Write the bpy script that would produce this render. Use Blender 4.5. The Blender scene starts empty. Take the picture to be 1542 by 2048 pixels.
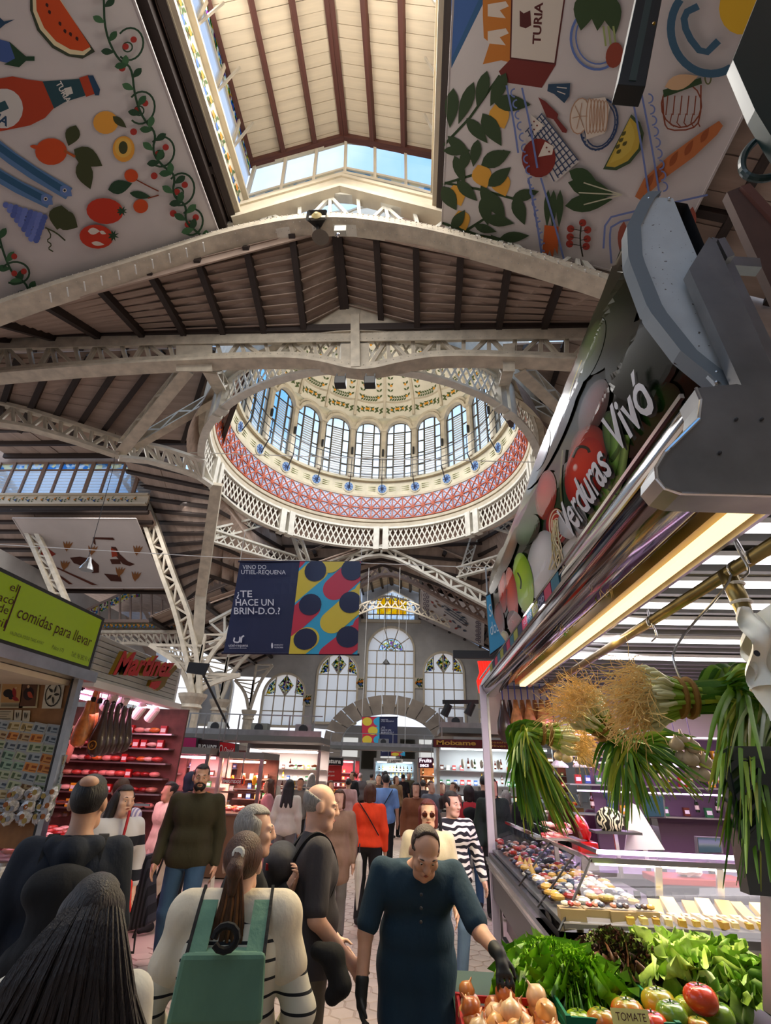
import bpy,bmesh,math,random
import numpy as np
from mathutils import Vector,Matrix,noise
random.seed(7)
R=random.Random(11)
SC=bpy.context.scene
COL=SC.collection
PI=math.pi
# ---------------------------------------------------------------- camera
FOC,PX0,PY0,EYE=998.0,771.0,1024.0,1.85
_Y=np.array([59.,-516.,FOC]);_Y/=np.linalg.norm(_Y)
_Z=np.array([63.,1938.,FOC]);_Z=_Z-_Y*_Z.dot(_Y);_Z/=np.linalg.norm(_Z)
_X=np.cross(_Z,_Y)
if _X[0]<0:_X=-_X
CM=np.array([_X,_Y,_Z])
cam=bpy.data.cameras.new('camera');camo=bpy.data.objects.new('camera',cam);COL.objects.link(camo)
cam.sensor_fit='VERTICAL';cam.sensor_height=36;cam.lens=FOC/2048*36
cam.clip_start=.05;cam.clip_end=500
m=Matrix.Identity(4)
for i in range(3):
 m[i][0]=CM[i][0];m[i][1]=CM[i][1];m[i][2]=-CM[i][2]
m[2][3]=EYE
camo.matrix_world=m
SC.camera=camo
# ---------------------------------------------------------------- sky
w=bpy.data.worlds.new('sky');SC.world=w;w.use_nodes=True
nt=w.node_tree;nt.nodes.clear()
def N(t,ty,**k):
 n=t.nodes.new(ty)
 for a,b in k.items():setattr(n,a,b)
 return n
o=N(nt,'ShaderNodeOutputWorld');bg=N(nt,'ShaderNodeBackground')
tc=N(nt,'ShaderNodeTexCoord');nz=N(nt,'ShaderNodeTexNoise');nz.inputs['Scale'].default_value=2.6;nz.inputs['Detail'].default_value=5
cr=N(nt,'ShaderNodeValToRGB');cr.color_ramp.elements[0].position=.38;cr.color_ramp.elements[0].color=(.16,.42,.86,1)
cr.color_ramp.elements[1].position=.68;cr.color_ramp.elements[1].color=(.86,.93,1,1)
sx=N(nt,'ShaderNodeSeparateXYZ');mx=N(nt,'ShaderNodeMix',data_type='RGBA')
mr=N(nt,'ShaderNodeMapRange');mr.inputs[1].default_value=-.05;mr.inputs[2].default_value=.25
nt.links.new(tc.outputs['Generated'],nz.inputs['Vector']);nt.links.new(nz.outputs['Fac'],cr.inputs['Fac'])
nt.links.new(tc.outputs['Generated'],sx.inputs[0]);nt.links.new(sx.outputs[2],mr.inputs[0])
nt.links.new(mr.outputs[0],mx.inputs['Factor']);nt.links.new(cr.outputs[0],mx.inputs['B']);mx.inputs['A'].default_value=(.74,.66,.62,1)
nt.links.new(mx.outputs['Result'],bg.inputs['Color']);bg.inputs['Strength'].default_value=1.35
nt.links.new(bg.outputs[0],o.inputs[0])
SC.view_settings.view_transform='Standard';SC.view_settings.look='None'
SC.view_settings.exposure=0.3;SC.view_settings.gamma=1;SC.view_settings.use_curve_mapping=False
# daylight arriving through the skylights and the dome
def area(name,loc,size,power,color=(1,1,1),to=None,sy=None,parent=None):
 l=bpy.data.lights.new(name,'AREA');l.energy=power;l.color=color[:3];l.shape='RECTANGLE';l.size=size;l.size_y=sy or size
 ob=bpy.data.objects.new(name,l);COL.objects.link(ob);ob.location=loc
 d=Vector(to if to else(loc[0],loc[1],loc[2]-1))-Vector(loc)
 ob.rotation_euler=d.to_track_quat('-Z','Y').to_euler();return ob
area('skylight_nave',(-2.4,4,19),5,900,(1,.96,.9),(-2.4,4,0),8)
area('skylight_dome',(-2.1,20,20),9,1500,(.96,.98,1),(-2.1,20,0))
area('clerestory_left',(-5.5,5,19.4),1.5,260,(1,.95,.86),(0,5,21.2),9)
area('clerestory_right',(.5,5,19.4),1.5,260,(1,.95,.86),(-5,5,21.2),9)
area('skylight_hall',(-2.1,37,14.5),5,380,(1,.95,.88),(-2.1,37,0),8)
area('skylight_transept',(-15,20,14),6,600,(1,.95,.9),(-15,20,0))
# ---------------------------------------------------------------- pixel rays -> world points
def ray(x,y):return CM@np.array([x-PX0,-(y-PY0),FOC])
def PY(x,y,Y):r=ray(x,y);return Vector(r*(Y/r[1])+[0,0,EYE])
def PZ(x,y,z):r=ray(x,y);return Vector(r*((z-EYE)/r[2])+[0,0,EYE])
def PXX(x,y,X):r=ray(x,y);return Vector(r*(X/r[0])+[0,0,EYE])
def PP(x,y,p,n):
 r=ray(x,y);e=np.array([0,0,EYE]);n=np.array(n);p=np.array(p)
 return Vector(r*((p-e).dot(n)/r.dot(n))+e)
V=Vector
def nth(k):return str(k)+('th' if k%100 in(11,12,13)else{1:'st',2:'nd',3:'rd'}.get(k%10,'th'))
def core(t,n=9):
 w_=t.split()[:n]
 while w_[-1]in('the','of','on','in','under','behind','a','and','or','with','side','at','wine','silver','far','back','aisle','pink'):w_.pop()
 return ' '.join(w_)
 # ---------------------------------------------------------------- materials
MT={}
def mat(name,col,rough=.6,metal=0,var=0,scale=6,bump=0,emis=0,ecol=None,spec=.5,trans=0,coat=0,stretch=None,alpha=1,sss=0):
 if name in MT:return MT[name]
 m=bpy.data.materials.new(name);m.use_nodes=True;t=m.node_tree;b=t.nodes['Principled BSDF']
 b.inputs['Base Color'].default_value=(*col,1);b.inputs['Roughness'].default_value=rough;b.inputs['Metallic'].default_value=metal
 b.inputs['Specular IOR Level'].default_value=spec
 if coat:b.inputs['Coat Weight'].default_value=coat;b.inputs['Coat Roughness'].default_value=.08
 if trans:b.inputs['Transmission Weight'].default_value=trans
 if alpha<1:b.inputs['Alpha'].default_value=alpha
 if sss:b.inputs['Subsurface Weight'].default_value=sss;b.inputs['Subsurface Radius'].default_value=(.02,.008,.004)
 if emis:b.inputs['Emission Color'].default_value=(*(ecol or col),1);b.inputs['Emission Strength'].default_value=emis
 if var or bump:
  tc=N(t,'ShaderNodeTexCoord');mp=N(t,'ShaderNodeMapping');n=N(t,'ShaderNodeTexNoise')
  n.inputs['Scale'].default_value=scale;n.inputs['Detail'].default_value=5
  if stretch:mp.inputs['Scale'].default_value=stretch
  t.links.new(tc.outputs['Object'],mp.inputs[0]);t.links.new(mp.outputs[0],n.inputs['Vector'])
  if var:
   r=N(t,'ShaderNodeValToRGB');r.color_ramp.elements[0].position=.3;r.color_ramp.elements[1].position=.7
   r.color_ramp.elements[0].color=(*[max(0,c*(1-var))for c in col],1);r.color_ramp.elements[1].color=(*[min(1,c*(1+var*.7))for c in col],1)
   t.links.new(n.outputs['Fac'],r.inputs['Fac']);t.links.new(r.outputs[0],b.inputs['Base Color'])
  if bump:
   bp=N(t,'ShaderNodeBump');bp.inputs['Strength'].default_value=bump;bp.inputs['Distance'].default_value=.02
   t.links.new(n.outputs['Fac'],bp.inputs['Height']);t.links.new(bp.outputs[0],b.inputs['Normal'])
 MT[name]=m;return m
def glassmat(name,tint,gloss=.1,rough=.02,diff=0,dcol=(1,1,1)):
 if name in MT:return MT[name]
 m=bpy.data.materials.new(name);m.use_nodes=True;t=m.node_tree;t.nodes.clear()
 o=N(t,'ShaderNodeOutputMaterial');tr=N(t,'ShaderNodeBsdfTransparent');tr.inputs[0].default_value=(*tint,1)
 g=N(t,'ShaderNodeBsdfGlossy');g.inputs['Roughness'].default_value=rough;mx=N(t,'ShaderNodeMixShader');mx.inputs[0].default_value=gloss
 t.links.new(tr.outputs[0],mx.inputs[1]);t.links.new(g.outputs[0],mx.inputs[2]);last=mx
 if diff:
  tl=N(t,'ShaderNodeBsdfTranslucent');tl.inputs[0].default_value=(*dcol,1);m2=N(t,'ShaderNodeMixShader');m2.inputs[0].default_value=diff
  t.links.new(mx.outputs[0],m2.inputs[1]);t.links.new(tl.outputs[0],m2.inputs[2]);last=m2
 t.links.new(last.outputs[0],o.inputs[0]);MT[name]=m;return m
def vcmat(name,rough=.4,coat=0,attr='col'):
 if name in MT:return MT[name]
 m=mat(name,(1,1,1),rough,coat=coat);t=m.node_tree;a=N(t,'ShaderNodeVertexColor');a.layer_name=attr
 t.links.new(a.outputs[0],t.nodes['Principled BSDF'].inputs['Base Color']);return m
def bandmat(name,cols,axis=2,period=.1,wave=0,rough=.85,off=0,wscale=6):
# woven / printed stripes: repeats the list of (width share, colour) along an axis
 if name in MT:return MT[name]
 m=mat(name,cols[0][1],rough);t=m.node_tree;b=t.nodes['Principled BSDF']
 tc=N(t,'ShaderNodeTexCoord');s=N(t,'ShaderNodeSeparateXYZ');t.links.new(tc.outputs['Object'],s.inputs[0])
 v=s.outputs[axis]
 if wave:
  n=N(t,'ShaderNodeTexNoise');n.inputs['Scale'].default_value=wscale;n.inputs['Detail'].default_value=1;t.links.new(tc.outputs['Object'],n.inputs['Vector'])
  a=N(t,'ShaderNodeMath',operation='MULTIPLY_ADD');t.links.new(n.outputs['Fac'],a.inputs[0]);a.inputs[1].default_value=wave;t.links.new(v,a.inputs[2]);v=a.outputs[0]
 a=N(t,'ShaderNodeMath',operation='ADD');t.links.new(v,a.inputs[0]);a.inputs[1].default_value=100+off
 d=N(t,'ShaderNodeMath',operation='DIVIDE');t.links.new(a.outputs[0],d.inputs[0]);d.inputs[1].default_value=period
 f=N(t,'ShaderNodeMath',operation='FRACT');t.links.new(d.outputs[0],f.inputs[0])
 r=N(t,'ShaderNodeValToRGB');r.color_ramp.interpolation='CONSTANT';p=0
 for i,(wd,c)in enumerate(cols):
  e=r.color_ramp.elements[i]if i<2 else r.color_ramp.elements.new(p)
  e.position=p;e.color=(*c,1);p+=wd
 t.links.new(f.outputs[0],r.inputs['Fac']);t.links.new(r.outputs[0],b.inputs['Base Color']);return m
iron=mat('cream_iron_paint',(.58,.51,.40),.55,var=.22,scale=3,bump=.1)
ironw=mat('white_iron_paint',(.74,.71,.62),.5,var=.15,scale=3)
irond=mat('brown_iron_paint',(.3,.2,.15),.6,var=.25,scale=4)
cream=mat('cream_paint',(.66,.58,.44),.6,var=.12,scale=2)
beamd=mat('dark_brown_beam',(.028,.016,.012),.65,var=.3,scale=5)
beamr=mat('oxblood_beam',(.10,.03,.02),.55,var=.3,scale=5)
plankm=mat('painted_roof_boards',(.43,.32,.255),.75,var=.2,scale=2.2,bump=.15,stretch=(.6,5,1))
plankc=mat('cream_lantern_boards',(.70,.58,.42),.7,var=.10,scale=3,bump=.15,stretch=(.6,5,1))
rivm=mat('rivet_paint',(.6,.55,.48),.5)
glassc=glassmat('clear_glass',(.93,.97,1),.07)
glassf=glassmat('frosted_glass',(.2,.2,.2),.04,.3,.8,(.60,.58,.53))
black=mat('black_paint',(.012,.012,.013),.45)
dark=mat('dark_grey_plastic',(.03,.03,.033),.5)
white=mat('white_paint',(.75,.74,.7),.5)
steel=mat('brushed_steel',(.5,.5,.5),.3,1,var=.15,scale=8)
chrome=mat('polished_steel',(.75,.74,.73),.12,1)
def C(h):
 h=h.lstrip('#');return tuple((int(h[i:i+2],16)/255)**2.2 for i in(0,2,4))
def flat(name,h,rough=.75,**k):return mat(name,C(h),rough,**k)
# ---------------------------------------------------------------- mesh helpers
WL={}
def wl(p):return WL[p.name]if p is not None else V((0,0,0))
def tag(o,label=None,cat=None,group=None,kind=None):
 if label:o['label']=label
 if cat:o['category']=cat
 if group:o['group']=group
 if kind:o['kind']=kind
 return o
def thing(name,label,cat,loc=(0,0,0),group=None):
 o=bpy.data.objects.new(name,None);COL.objects.link(o);o.location=loc;o.empty_display_size=.1
 WL[o.name]=V(loc);return tag(o,label,cat,group)
def struct(name,loc=(0,0,0)):
 o=bpy.data.objects.new(name,None);COL.objects.link(o);o.location=loc;WL[o.name]=V(loc);o['kind']='structure';return o
def link(name,me,parent=None,origin=None):
 o=bpy.data.objects.new(name,me);COL.objects.link(o)
 if parent is not None:
  o.parent=parent;WL[o.name]=wl(parent)
 else:
  WL[o.name]=V(origin or(0,0,0));o.location=WL[o.name]
 return o
class MB:
 def __init__(s):s.v=[];s.f=[];s.m=[];s.c=None
 def add(s,vs,fs,mi=0):
  n=len(s.v);s.v.extend([tuple(v)for v in vs]);s.f.extend([[n+i for i in f]for f in fs]);s.m.extend([mi]*len(fs));return s
 def box(s,c,d,rot=None,mi=0):
  c=V(c);x,y,z=d[0]/2,d[1]/2,d[2]/2
  vs=[V((a*x,b*y,e*z))for e in(-1,1)for b in(-1,1)for a in(-1,1)]
  if rot is not None:vs=[rot@v for v in vs]
  return s.add([c+v for v in vs],[(0,2,3,1),(4,5,7,6),(0,1,5,4),(2,6,7,3),(0,4,6,2),(1,3,7,5)],mi)
 def bar(s,a,b,w,h,up=(0,0,1),mi=0):
  a=V(a);b=V(b);d=b-a;L=d.length
  if L<1e-6:return s
  d/=L;sd=d.cross(V(up))
  if sd.length<1e-4:sd=d.cross(V((0,1,0)))
  sd.normalize();u=sd.cross(d);sd*=w/2;u*=h/2
  vs=[a-sd-u,a+sd-u,a+sd+u,a-sd+u,b-sd-u,b+sd-u,b+sd+u,b-sd+u]
  return s.add(vs,[(0,3,2,1),(4,5,6,7),(0,1,5,4),(1,2,6,5),(2,3,7,6),(3,0,4,7)],mi)
 def sweep(s,pts,w,h,up=(0,0,1),mi=0,nrm=None):
 # rectangular section swept along a polyline; width runs along nrm
  pts=[V(p)for p in pts];n=len(pts);vs=[]
  for i,p in enumerate(pts):
   d=(pts[min(i+1,n-1)]-pts[max(i-1,0)]).normalized()
   if nrm is not None:sd=V(nrm).normalized()
   else:sd=d.cross(V(up)).normalized()
   u=sd.cross(d).normalized();a=sd*w/2;b=u*h/2
   vs+=[p-a-b,p+a-b,p+a+b,p-a+b]
  fs=[(3,2,1,0),tuple(4*(n-1)+k for k in range(4))]
  for i in range(n-1):
   for k in range(4):fs.append((4*i+k,4*i+(k+1)%4,4*i+4+(k+1)%4,4*i+4+k))
  return s.add(vs,fs,mi)
 def tube(s,pts,r,n=8,mi=0,cap=True):
  pts=[V(p)for p in pts];k=len(pts);rr=r if isinstance(r,(list,tuple))else[r]*k;vs=[];prev=None
  for i,p in enumerate(pts):
   d=(pts[min(i+1,k-1)]-pts[max(i-1,0)])
   d=d.normalized()if d.length>1e-9 else V((0,0,1))
   if prev is None:a=d.orthogonal().normalized()
   else:
    a=prev-d*prev.dot(d);a=a.normalized()if a.length>1e-6 else d.orthogonal().normalized()
   prev=a;b=d.cross(a)
   for j in range(n):
    t=2*PI*j/n;vs.append(p+(a*math.cos(t)+b*math.sin(t))*rr[i])
  fs=[]
  for i in range(k-1):
   for j in range(n):fs.append((i*n+j,i*n+(j+1)%n,(i+1)*n+(j+1)%n,(i+1)*n+j))
  if cap:fs.append(tuple(range(n))[::-1]);fs.append(tuple((k-1)*n+j for j in range(n)))
  return s.add(vs,fs,mi)
 def lathe(s,prof,c=(0,0,0),n=16,mi=0,rot=None,squash=None,lobes=0,lamp=0):
  c=V(c);vs=[];k=len(prof)
  for r,z in prof:
   for j in range(n):
    t=2*PI*j/n;q=r*(1+lamp*math.cos(lobes*t))if lobes else r
    p=V((q*math.cos(t),q*math.sin(t),z))
    if squash:p=V((p.x*squash[0],p.y*squash[1],p.z*squash[2]))
    vs.append(c+(rot@p if rot is not None else p))
  fs=[]
  for i in range(k-1):
   for j in range(n):fs.append((i*n+j,i*n+(j+1)%n,(i+1)*n+(j+1)%n,(i+1)*n+j))
  if prof[0][0]>1e-5:fs.append(tuple(range(n))[::-1])
  if prof[-1][0]>1e-5:fs.append(tuple((k-1)*n+j for j in range(n)))
  return s.add(vs,fs,mi)
 def ball(s,c,r,n=10,k=7,mi=0,rot=None):
  r=(r,r,r)if not isinstance(r,(tuple,list))else r
  return s.lathe([(math.sin(PI*i/k),-math.cos(PI*i/k))for i in range(k+1)],c,n,mi,rot,r)
 def grid(s,fn,nu,nv,mi=0,closed=False):
  vs=[fn(i/nu,j/nv)for j in range(nv+1)for i in range(nu+1)]
  return s.add(vs,[(j*(nu+1)+i,j*(nu+1)+i+1,(j+1)*(nu+1)+i+1,(j+1)*(nu+1)+i)for j in range(nv)for i in range(nu)],mi)
 def quad(s,a,b,c,d,th=0,mi=0):
  a,b,c,d=map(V,(a,b,c,d))
  if not th:return s.add([a,b,c,d],[(0,1,2,3)],mi)
  n=(b-a).cross(d-a).normalized()*th
  return s.add([a,b,c,d,a+n,b+n,c+n,d+n],[(3,2,1,0),(4,5,6,7),(0,1,5,4),(1,2,6,5),(2,3,7,6),(3,0,4,7)],mi)
 def poly(s,pts,th=None,mi=0):
  pts=[V(p)for p in pts];n=len(pts)
  if th is None:return s.add(pts,[tuple(range(n))],mi)
  t=V(th)
  return s.add(pts+[p+t for p in pts],[tuple(range(n))[::-1],tuple(range(n,2*n))]+[(i,(i+1)%n,n+(i+1)%n,n+i)for i in range(n)],mi)
 def build(s,name,mats,parent=None,smooth=False,bevel=0,cols=None,solid=0):
  if not isinstance(mats,(list,tuple)):mats=[mats]
  if not s.v:s.box((0,0,-50),(.01,.01,.01))
  a=np.array(s.v,dtype=float)
  if parent is None:org=V(((a[:,0].min()+a[:,0].max())/2,(a[:,1].min()+a[:,1].max())/2,a[:,2].min()))
  else:org=wl(parent)
  a=a-np.array(org)
  me=bpy.data.meshes.new(name);me.from_pydata(a.tolist(),[],s.f)
  for m_ in mats:me.materials.append(m_)
  if len(mats)>1:me.polygons.foreach_set('material_index',s.m)
  if smooth:me.polygons.foreach_set('use_smooth',[True]*len(me.polygons))
  if cols is not None:
   ca=me.color_attributes.new('col','FLOAT_COLOR','POINT');ca.data.foreach_set('color',np.array(cols,dtype=np.float32).ravel())
  me.update();o=link(name,me,parent,org)
  if bevel:
   md=o.modifiers.new('b','BEVEL');md.width=bevel;md.segments=2;md.limit_method='ANGLE'
  return o
_unit={}
def unit(mt):
 if mt.name not in _unit:
  me=bpy.data.meshes.new('unit_'+mt.name);b=MB().box((0,0,0),(1,1,1));me.from_pydata(b.v,[],b.f);me.materials.append(mt);_unit[mt.name]=me
 return _unit[mt.name]
def piece(name,parent,a,b,w,h,mt,nrm=(0,1,0)):
# one straight member (own object, shared mesh): local X along a-b, width w along nrm, depth h
 a=V(a);b=V(b);d=b-a;L=d.length
 if L<1e-6:return
 d/=L;n=V(nrm);n=n-d*n.dot(d)
 n=n.normalized()if n.length>1e-5 else d.orthogonal().normalized()
 u=d.cross(n);o=bpy.data.objects.new(name,unit(mt));COL.objects.link(o);o.parent=parent;WL[o.name]=wl(parent)
 M_=Matrix((d*L,n*w,u*h)).transposed().to_4x4();M_.translation=(a+b)/2-wl(parent);o.matrix_basis=M_
 return o
def resample(pts,n):
 pts=[V(p)for p in pts];L=[0]
 for i in range(1,len(pts)):L.append(L[-1]+(pts[i]-pts[i-1]).length)
 out=[];j=0
 for k in range(n+1):
  t=L[-1]*k/n
  while j<len(L)-2 and L[j+1]<t:j+=1
  f=(t-L[j])/max(L[j+1]-L[j],1e-9);out.append(pts[j].lerp(pts[j+1],min(1,max(0,f))))
 return out
def smoothpts(pts,it=2):
 pts=[V(p)for p in pts]
 for _ in range(it):
  q=[pts[0]]
  for i in range(len(pts)-1):q+=[pts[i].lerp(pts[i+1],.25),pts[i].lerp(pts[i+1],.75)]
  q.append(pts[-1]);pts=q
 return pts
def rivets(path,off,rows,step,r,parent,nrm):
 b=MB();tot=sum((path[i+1]-path[i]).length for i in range(len(path)-1));n=int(tot/step)
 for p in resample(path,n):
  for q in rows:
   c=p+V(off)+q;b.add([c+V(nrm)*r*.7]+[c+V((r*math.cos(t),r*math.sin(t)*(0 if abs(nrm[1])>.5 else 1),r*math.sin(t)*(1 if abs(nrm[1])>.5 else 0)))for t in(0,PI/2,PI,1.5*PI)],[(0,1,2),(0,2,3),(0,3,4),(0,4,1)])
 o=b.build('rivet_rows',rivm,parent);o['kind']='stuff'
def girder(name,label,top,bot,n,nrm,mt,th=.22,ch=.16,br=.09,mode='warren',cat='girder',group=None,plates=True,parent=None,post=True):
 """lattice girder between two polylines; every brace is a part"""
 g=parent or thing(name,label,cat,tuple(V(bot[0])),group)
 T=resample(top,n);B=resample(bot,n)
 MB().sweep(resample(top,max(n,12)),th,ch,nrm=nrm,mi=0).build('top_chord',mt,g)
 MB().sweep(resample(bot,max(n,12)),th*1.25,ch,nrm=nrm,mi=0).build('bottom_chord',mt,g)
 for i in range(n):
  if mode=='cross':
   piece('brace',g,B[i],T[i+1],br*.3,br,mt,nrm);piece('brace',g,T[i],B[i+1],br*.3,br,mt,nrm)
  elif mode=='dense':
   j=min(n,i+2)
   piece('brace',g,B[i],T[j],br*.25,br,mt,nrm);piece('brace',g,T[i],B[j],br*.3,br,mt,nrm)
  else:
   if i%2:piece('brace',g,B[i],T[i+1],th*.35,br,mt,nrm)
   else:piece('brace',g,T[i],B[i+1],th*.35,br,mt,nrm)
   if post and i:piece('post',g,B[i],T[i],th*.4,br,mt,nrm)
 return g
def curve2d(rings,depth=0):
 """filled 2D outline(s) with holes -> (verts, faces) in xy, extruded depth along z"""
 cu=bpy.data.curves.new('tmp','CURVE');cu.dimensions='2D';cu.fill_mode='BOTH';cu.extrude=depth/2
 for r in rings:
  sp=cu.splines.new('POLY');sp.points.add(len(r)-1);sp.use_cyclic_u=True
  for i,p in enumerate(r):sp.points[i].co=(p[0],p[1],0,1)
 ob=bpy.data.objects.new('tmp',cu);me=bpy.data.meshes.new_from_object(ob)
 vs=[tuple(v.co)for v in me.vertices];fs=[tuple(p.vertices)for p in me.polygons]
 bpy.data.objects.remove(ob);bpy.data.curves.remove(cu);bpy.data.meshes.remove(me);return vs,fs
_txt={}
def textgeo(s,size=1,depth=.01,shear=0,align='LEFT',bold=0,spacing=1):
 cu=bpy.data.curves.new('tmp','FONT');cu.body=s;cu.size=size;cu.extrude=depth/2;cu.shear=shear;cu.align_x=align;cu.offset=bold;cu.resolution_u=3;cu.space_character=spacing
 ob=bpy.data.objects.new('tmp',cu);me=bpy.data.meshes.new_from_object(ob)
 vs=[tuple(v.co)for v in me.vertices];fs=[tuple(p.vertices)for p in me.polygons]
 bpy.data.objects.remove(ob);bpy.data.curves.remove(cu);bpy.data.meshes.remove(me);return vs,fs
def text(mb,s,org,ux,uy,size,mi=0,depth=.006,fit=None,**k):
 """lettering: width direction ux, up direction uy, fit = total width"""
 vs,fs=textgeo(s,1,0,**k)
 if not vs:return
 ux=V(ux).normalized();uy=V(uy).normalized();nz_=ux.cross(uy)
 xs=[v[0]for v in vs];sx=size if not fit else fit/(max(xs)-min(xs));x0=min(xs)if fit else 0
 n=len(vs)
 a=[V(org)+ux*((v[0]-x0)*sx)+uy*(v[1]*size)+nz_*depth for v in vs]
 mb.add(a,fs,mi)
def holeplate(mb,rings,org,ux,uy,depth,mi=0):
 vs,fs=curve2d(rings,depth);ux=V(ux);uy=V(uy);nz_=ux.cross(uy)
 mb.add([V(org)+ux*v[0]+uy*v[1]+nz_*v[2]for v in vs],fs,mi)
def arch(x0,x1,z0,z1,n=14,rise=None):
 """round headed opening outline, z1 = crown"""
 r=(x1-x0)/2;rise=rise or r;cx=(x0+x1)/2;zs=z1-rise
 return[(x0,z0),(x1,z0)]+[(cx+r*math.cos(PI*i/n),zs+rise*math.sin(PI*i/n))for i in range(n+1)]
 # ================================================================ roofs
def lerp(a,b,t):return V(a).lerp(V(b),t)
def roof(tn,tf,bn,bf,npl,npu,pm=plankm,bm=beamd,bw=.2,bh=.26,side=1,name='ceiling',edges=True,cross=0):
 """boarded slope seen from below: tn/tf top near/far, bn/bf bottom near/far; planks run down the slope, purlins along it"""
 tn,tf,bn,bf=map(V,(tn,tf,bn,bf));g=struct(name,tuple(bn))
 nrm=(tf-tn).cross(bn-tn).normalized()
 if nrm.z>0:nrm=-nrm
 up=-nrm*.07
 MB().quad(tn+up,tf+up,bf+up,bn+up,.04).build('roof_deck',pm,g)
 for i in range(npl):
  t=(i+.5)/npl;a=lerp(tn,tf,t);b=lerp(bn,bf,t);wd=max((tf-tn).length,(bf-bn).length)/npl
  o_=nrm*(.012*((i*7)%3-1))
  piece('plank',g,a+o_,b+o_,.03,wd*.955,pm,nrm)
 for j in range(npu+1):
  if not edges and j in(0,npu):continue
  t=j/npu;piece('roof_beam',g,lerp(tn,bn,t)+nrm*bh/2,lerp(tf,bf,t)+nrm*bh/2,bh,bw,bm,nrm)
 for j in range(cross):
  t=(j+.5)/cross;piece('cross_beam',g,lerp(tn,tf,t)+nrm*bh*.4,lerp(bn,bf,t)+nrm*bh*.4,bh*.8,bw,bm,nrm)
 return g
YA,YB,YW=9.7,12.5,46.0
# ---- near nave lantern: boarded gable over glazed sides
LX,LR,RX=-5.75,-2.55,.72;ZE,ZR,ZF=20.55,21.95,17.3
for sd,x in((-1,LX),(1,RX)):
 roof((LR,-2.3,ZR),(LR,YA,ZR),(x,-2.3,ZE),(x,YA,ZE),38,3,plankc,beamr,.16,.2,edges=True)
tr=struct('trim_1',(LR,YA,ZE))
for x in(LX,RX):piece('gable_beam',tr,(LR,YA-.12,ZR-.1),(x,YA-.12,ZE-.1),.2,.24,beamr)
# glazed side walls of the lantern with painted frieze
def lantern_side(x,y0,y1,n,zb,zg,zt,name,inw):
 g=struct(name,(x,(y0+y1)/2,zb))
 MB().box((x,(y0+y1)/2,(zb+zg)/2),(.16,y1-y0,zg-zb)).build('fascia',cream,g)
 MB().box((x+inw*.14,(y0+y1)/2,zb+.1),(.16,y1-y0,.14)).box((x+inw*.14,(y0+y1)/2,zg-.06),(.22,y1-y0,.1)).build('moulding',cream,g)
 st=(y1-y0)/n
 for i in range(n):
  a=y0+i*st
  MB().box((x,a+st/2,(zg+zt)/2-.2),(.02,st-.08,zt-zg-.5)).build('pane',glassr,g)
  MB().box((x,a+st/2,zt-.3),(.03,st-.1,.36)).build('stained_pane',stain,g)
  piece('mullion',g,(x,a,zg),(x,a,zt),.14,.12,cream,(1,0,0))
  piece('transom',g,(x,a,zt-.52),(x,a+st,zt-.52),.1,.06,cream,(1,0,0))
  piece('strut',g,(x+inw*.1,a,zg+.3),(x+inw*.45,a+.1,zt),.06,.06,iron,(1,0,0))
  vine(g,V((x+inw*.1,a+st*.5,(zb+zg)/2)),V((0,1,0)),V((0,0,1)),st*.8,(zg-zb)*.5,V((inw,0,0)))
 return g
glassr=glassmat('ribbed_glass',(.8,.84,.88),.06,.2,.4,(.95,.97,1))
def stainmat(name,cols,scale):
 m=glassmat(name,(.4,.4,.4),.05,.2,.6);t=m.node_tree;n=N(t,'ShaderNodeTexVoronoi');n.inputs['Scale'].default_value=scale
 tc=N(t,'ShaderNodeTexCoord');t.links.new(tc.outputs['Object'],n.inputs['Vector']);r=N(t,'ShaderNodeValToRGB');r.color_ramp.interpolation='CONSTANT'
 s=N(t,'ShaderNodeSeparateColor');t.links.new(n.outputs['Color'],s.inputs[0]);t.links.new(s.outputs[0],r.inputs['Fac'])
 for i,c in enumerate(cols):
  e=r.color_ramp.elements[i]if i<2 else r.color_ramp.elements.new(i/len(cols))
  e.position=i/len(cols);e.color=(*c,1)
 for nd in t.nodes:
  if nd.type in('BSDF_TRANSLUCENT','BSDF_TRANSPARENT'):t.links.new(r.outputs[0],nd.inputs[0])
 return m
stain=stainmat('stained_glass_green',[C('dfe6c8'),C('2f6f35'),C('d9c23c'),C('e8ead8'),C('7a3b7e'),C('3f7fc0')],9)
stainy=stainmat('stained_glass_yellow',[C('ffc400'),C('ffb000'),C('ffd83a'),C('f5a800')],3)
stainb=stainmat('stained_glass_blue',[C('bcd9ef'),C('e8f3ff'),C('7fb8ea'),C('f4f2d8')],5)
stainw=stainmat('stained_glass_white',[C('e8e6dc'),C('f4f2ea'),C('d8d4c0'),C('c9d8e4')],6)
P_GR,P_OR,P_BL=flat('tile_leaf_green','3f5a2a'),flat('tile_orange','c77a22'),flat('tile_blue','3f5f9a')
def vine(g,c,u,v,L,H,n):
 """painted ceramic garland: leaves and fruit in low relief"""
 b=MB();th=n*.02
 for k in range(9):
  s_=(k/8-.5)*L;dv=math.sin(k*1.7)*H*.25
  p=c+u*s_+v*dv
  for q in(-1,1):
   d=(u*.7+v*q).normalized();e=n.cross(d);l=H*.42
   b.add([p+th,p+d*l*.5+e*l*.22+th,p+d*l+th,p+d*l*.5-e*l*.22+th],[(0,1,2,3)],0)
  if k%2==0:b.add([p+th*1.6+(u*math.cos(t)+v*math.sin(t))*H*.17 for t in[i*PI/4 for i in range(8)]],[tuple(range(8))],1+(k//2)%2)
 o=b.build('garland',[P_GR,P_OR,P_BL],g);return o
lantern_side(LX,-.3,YA,7,ZF,18.5,ZE-.1,'wall_lantern_left',1)
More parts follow.
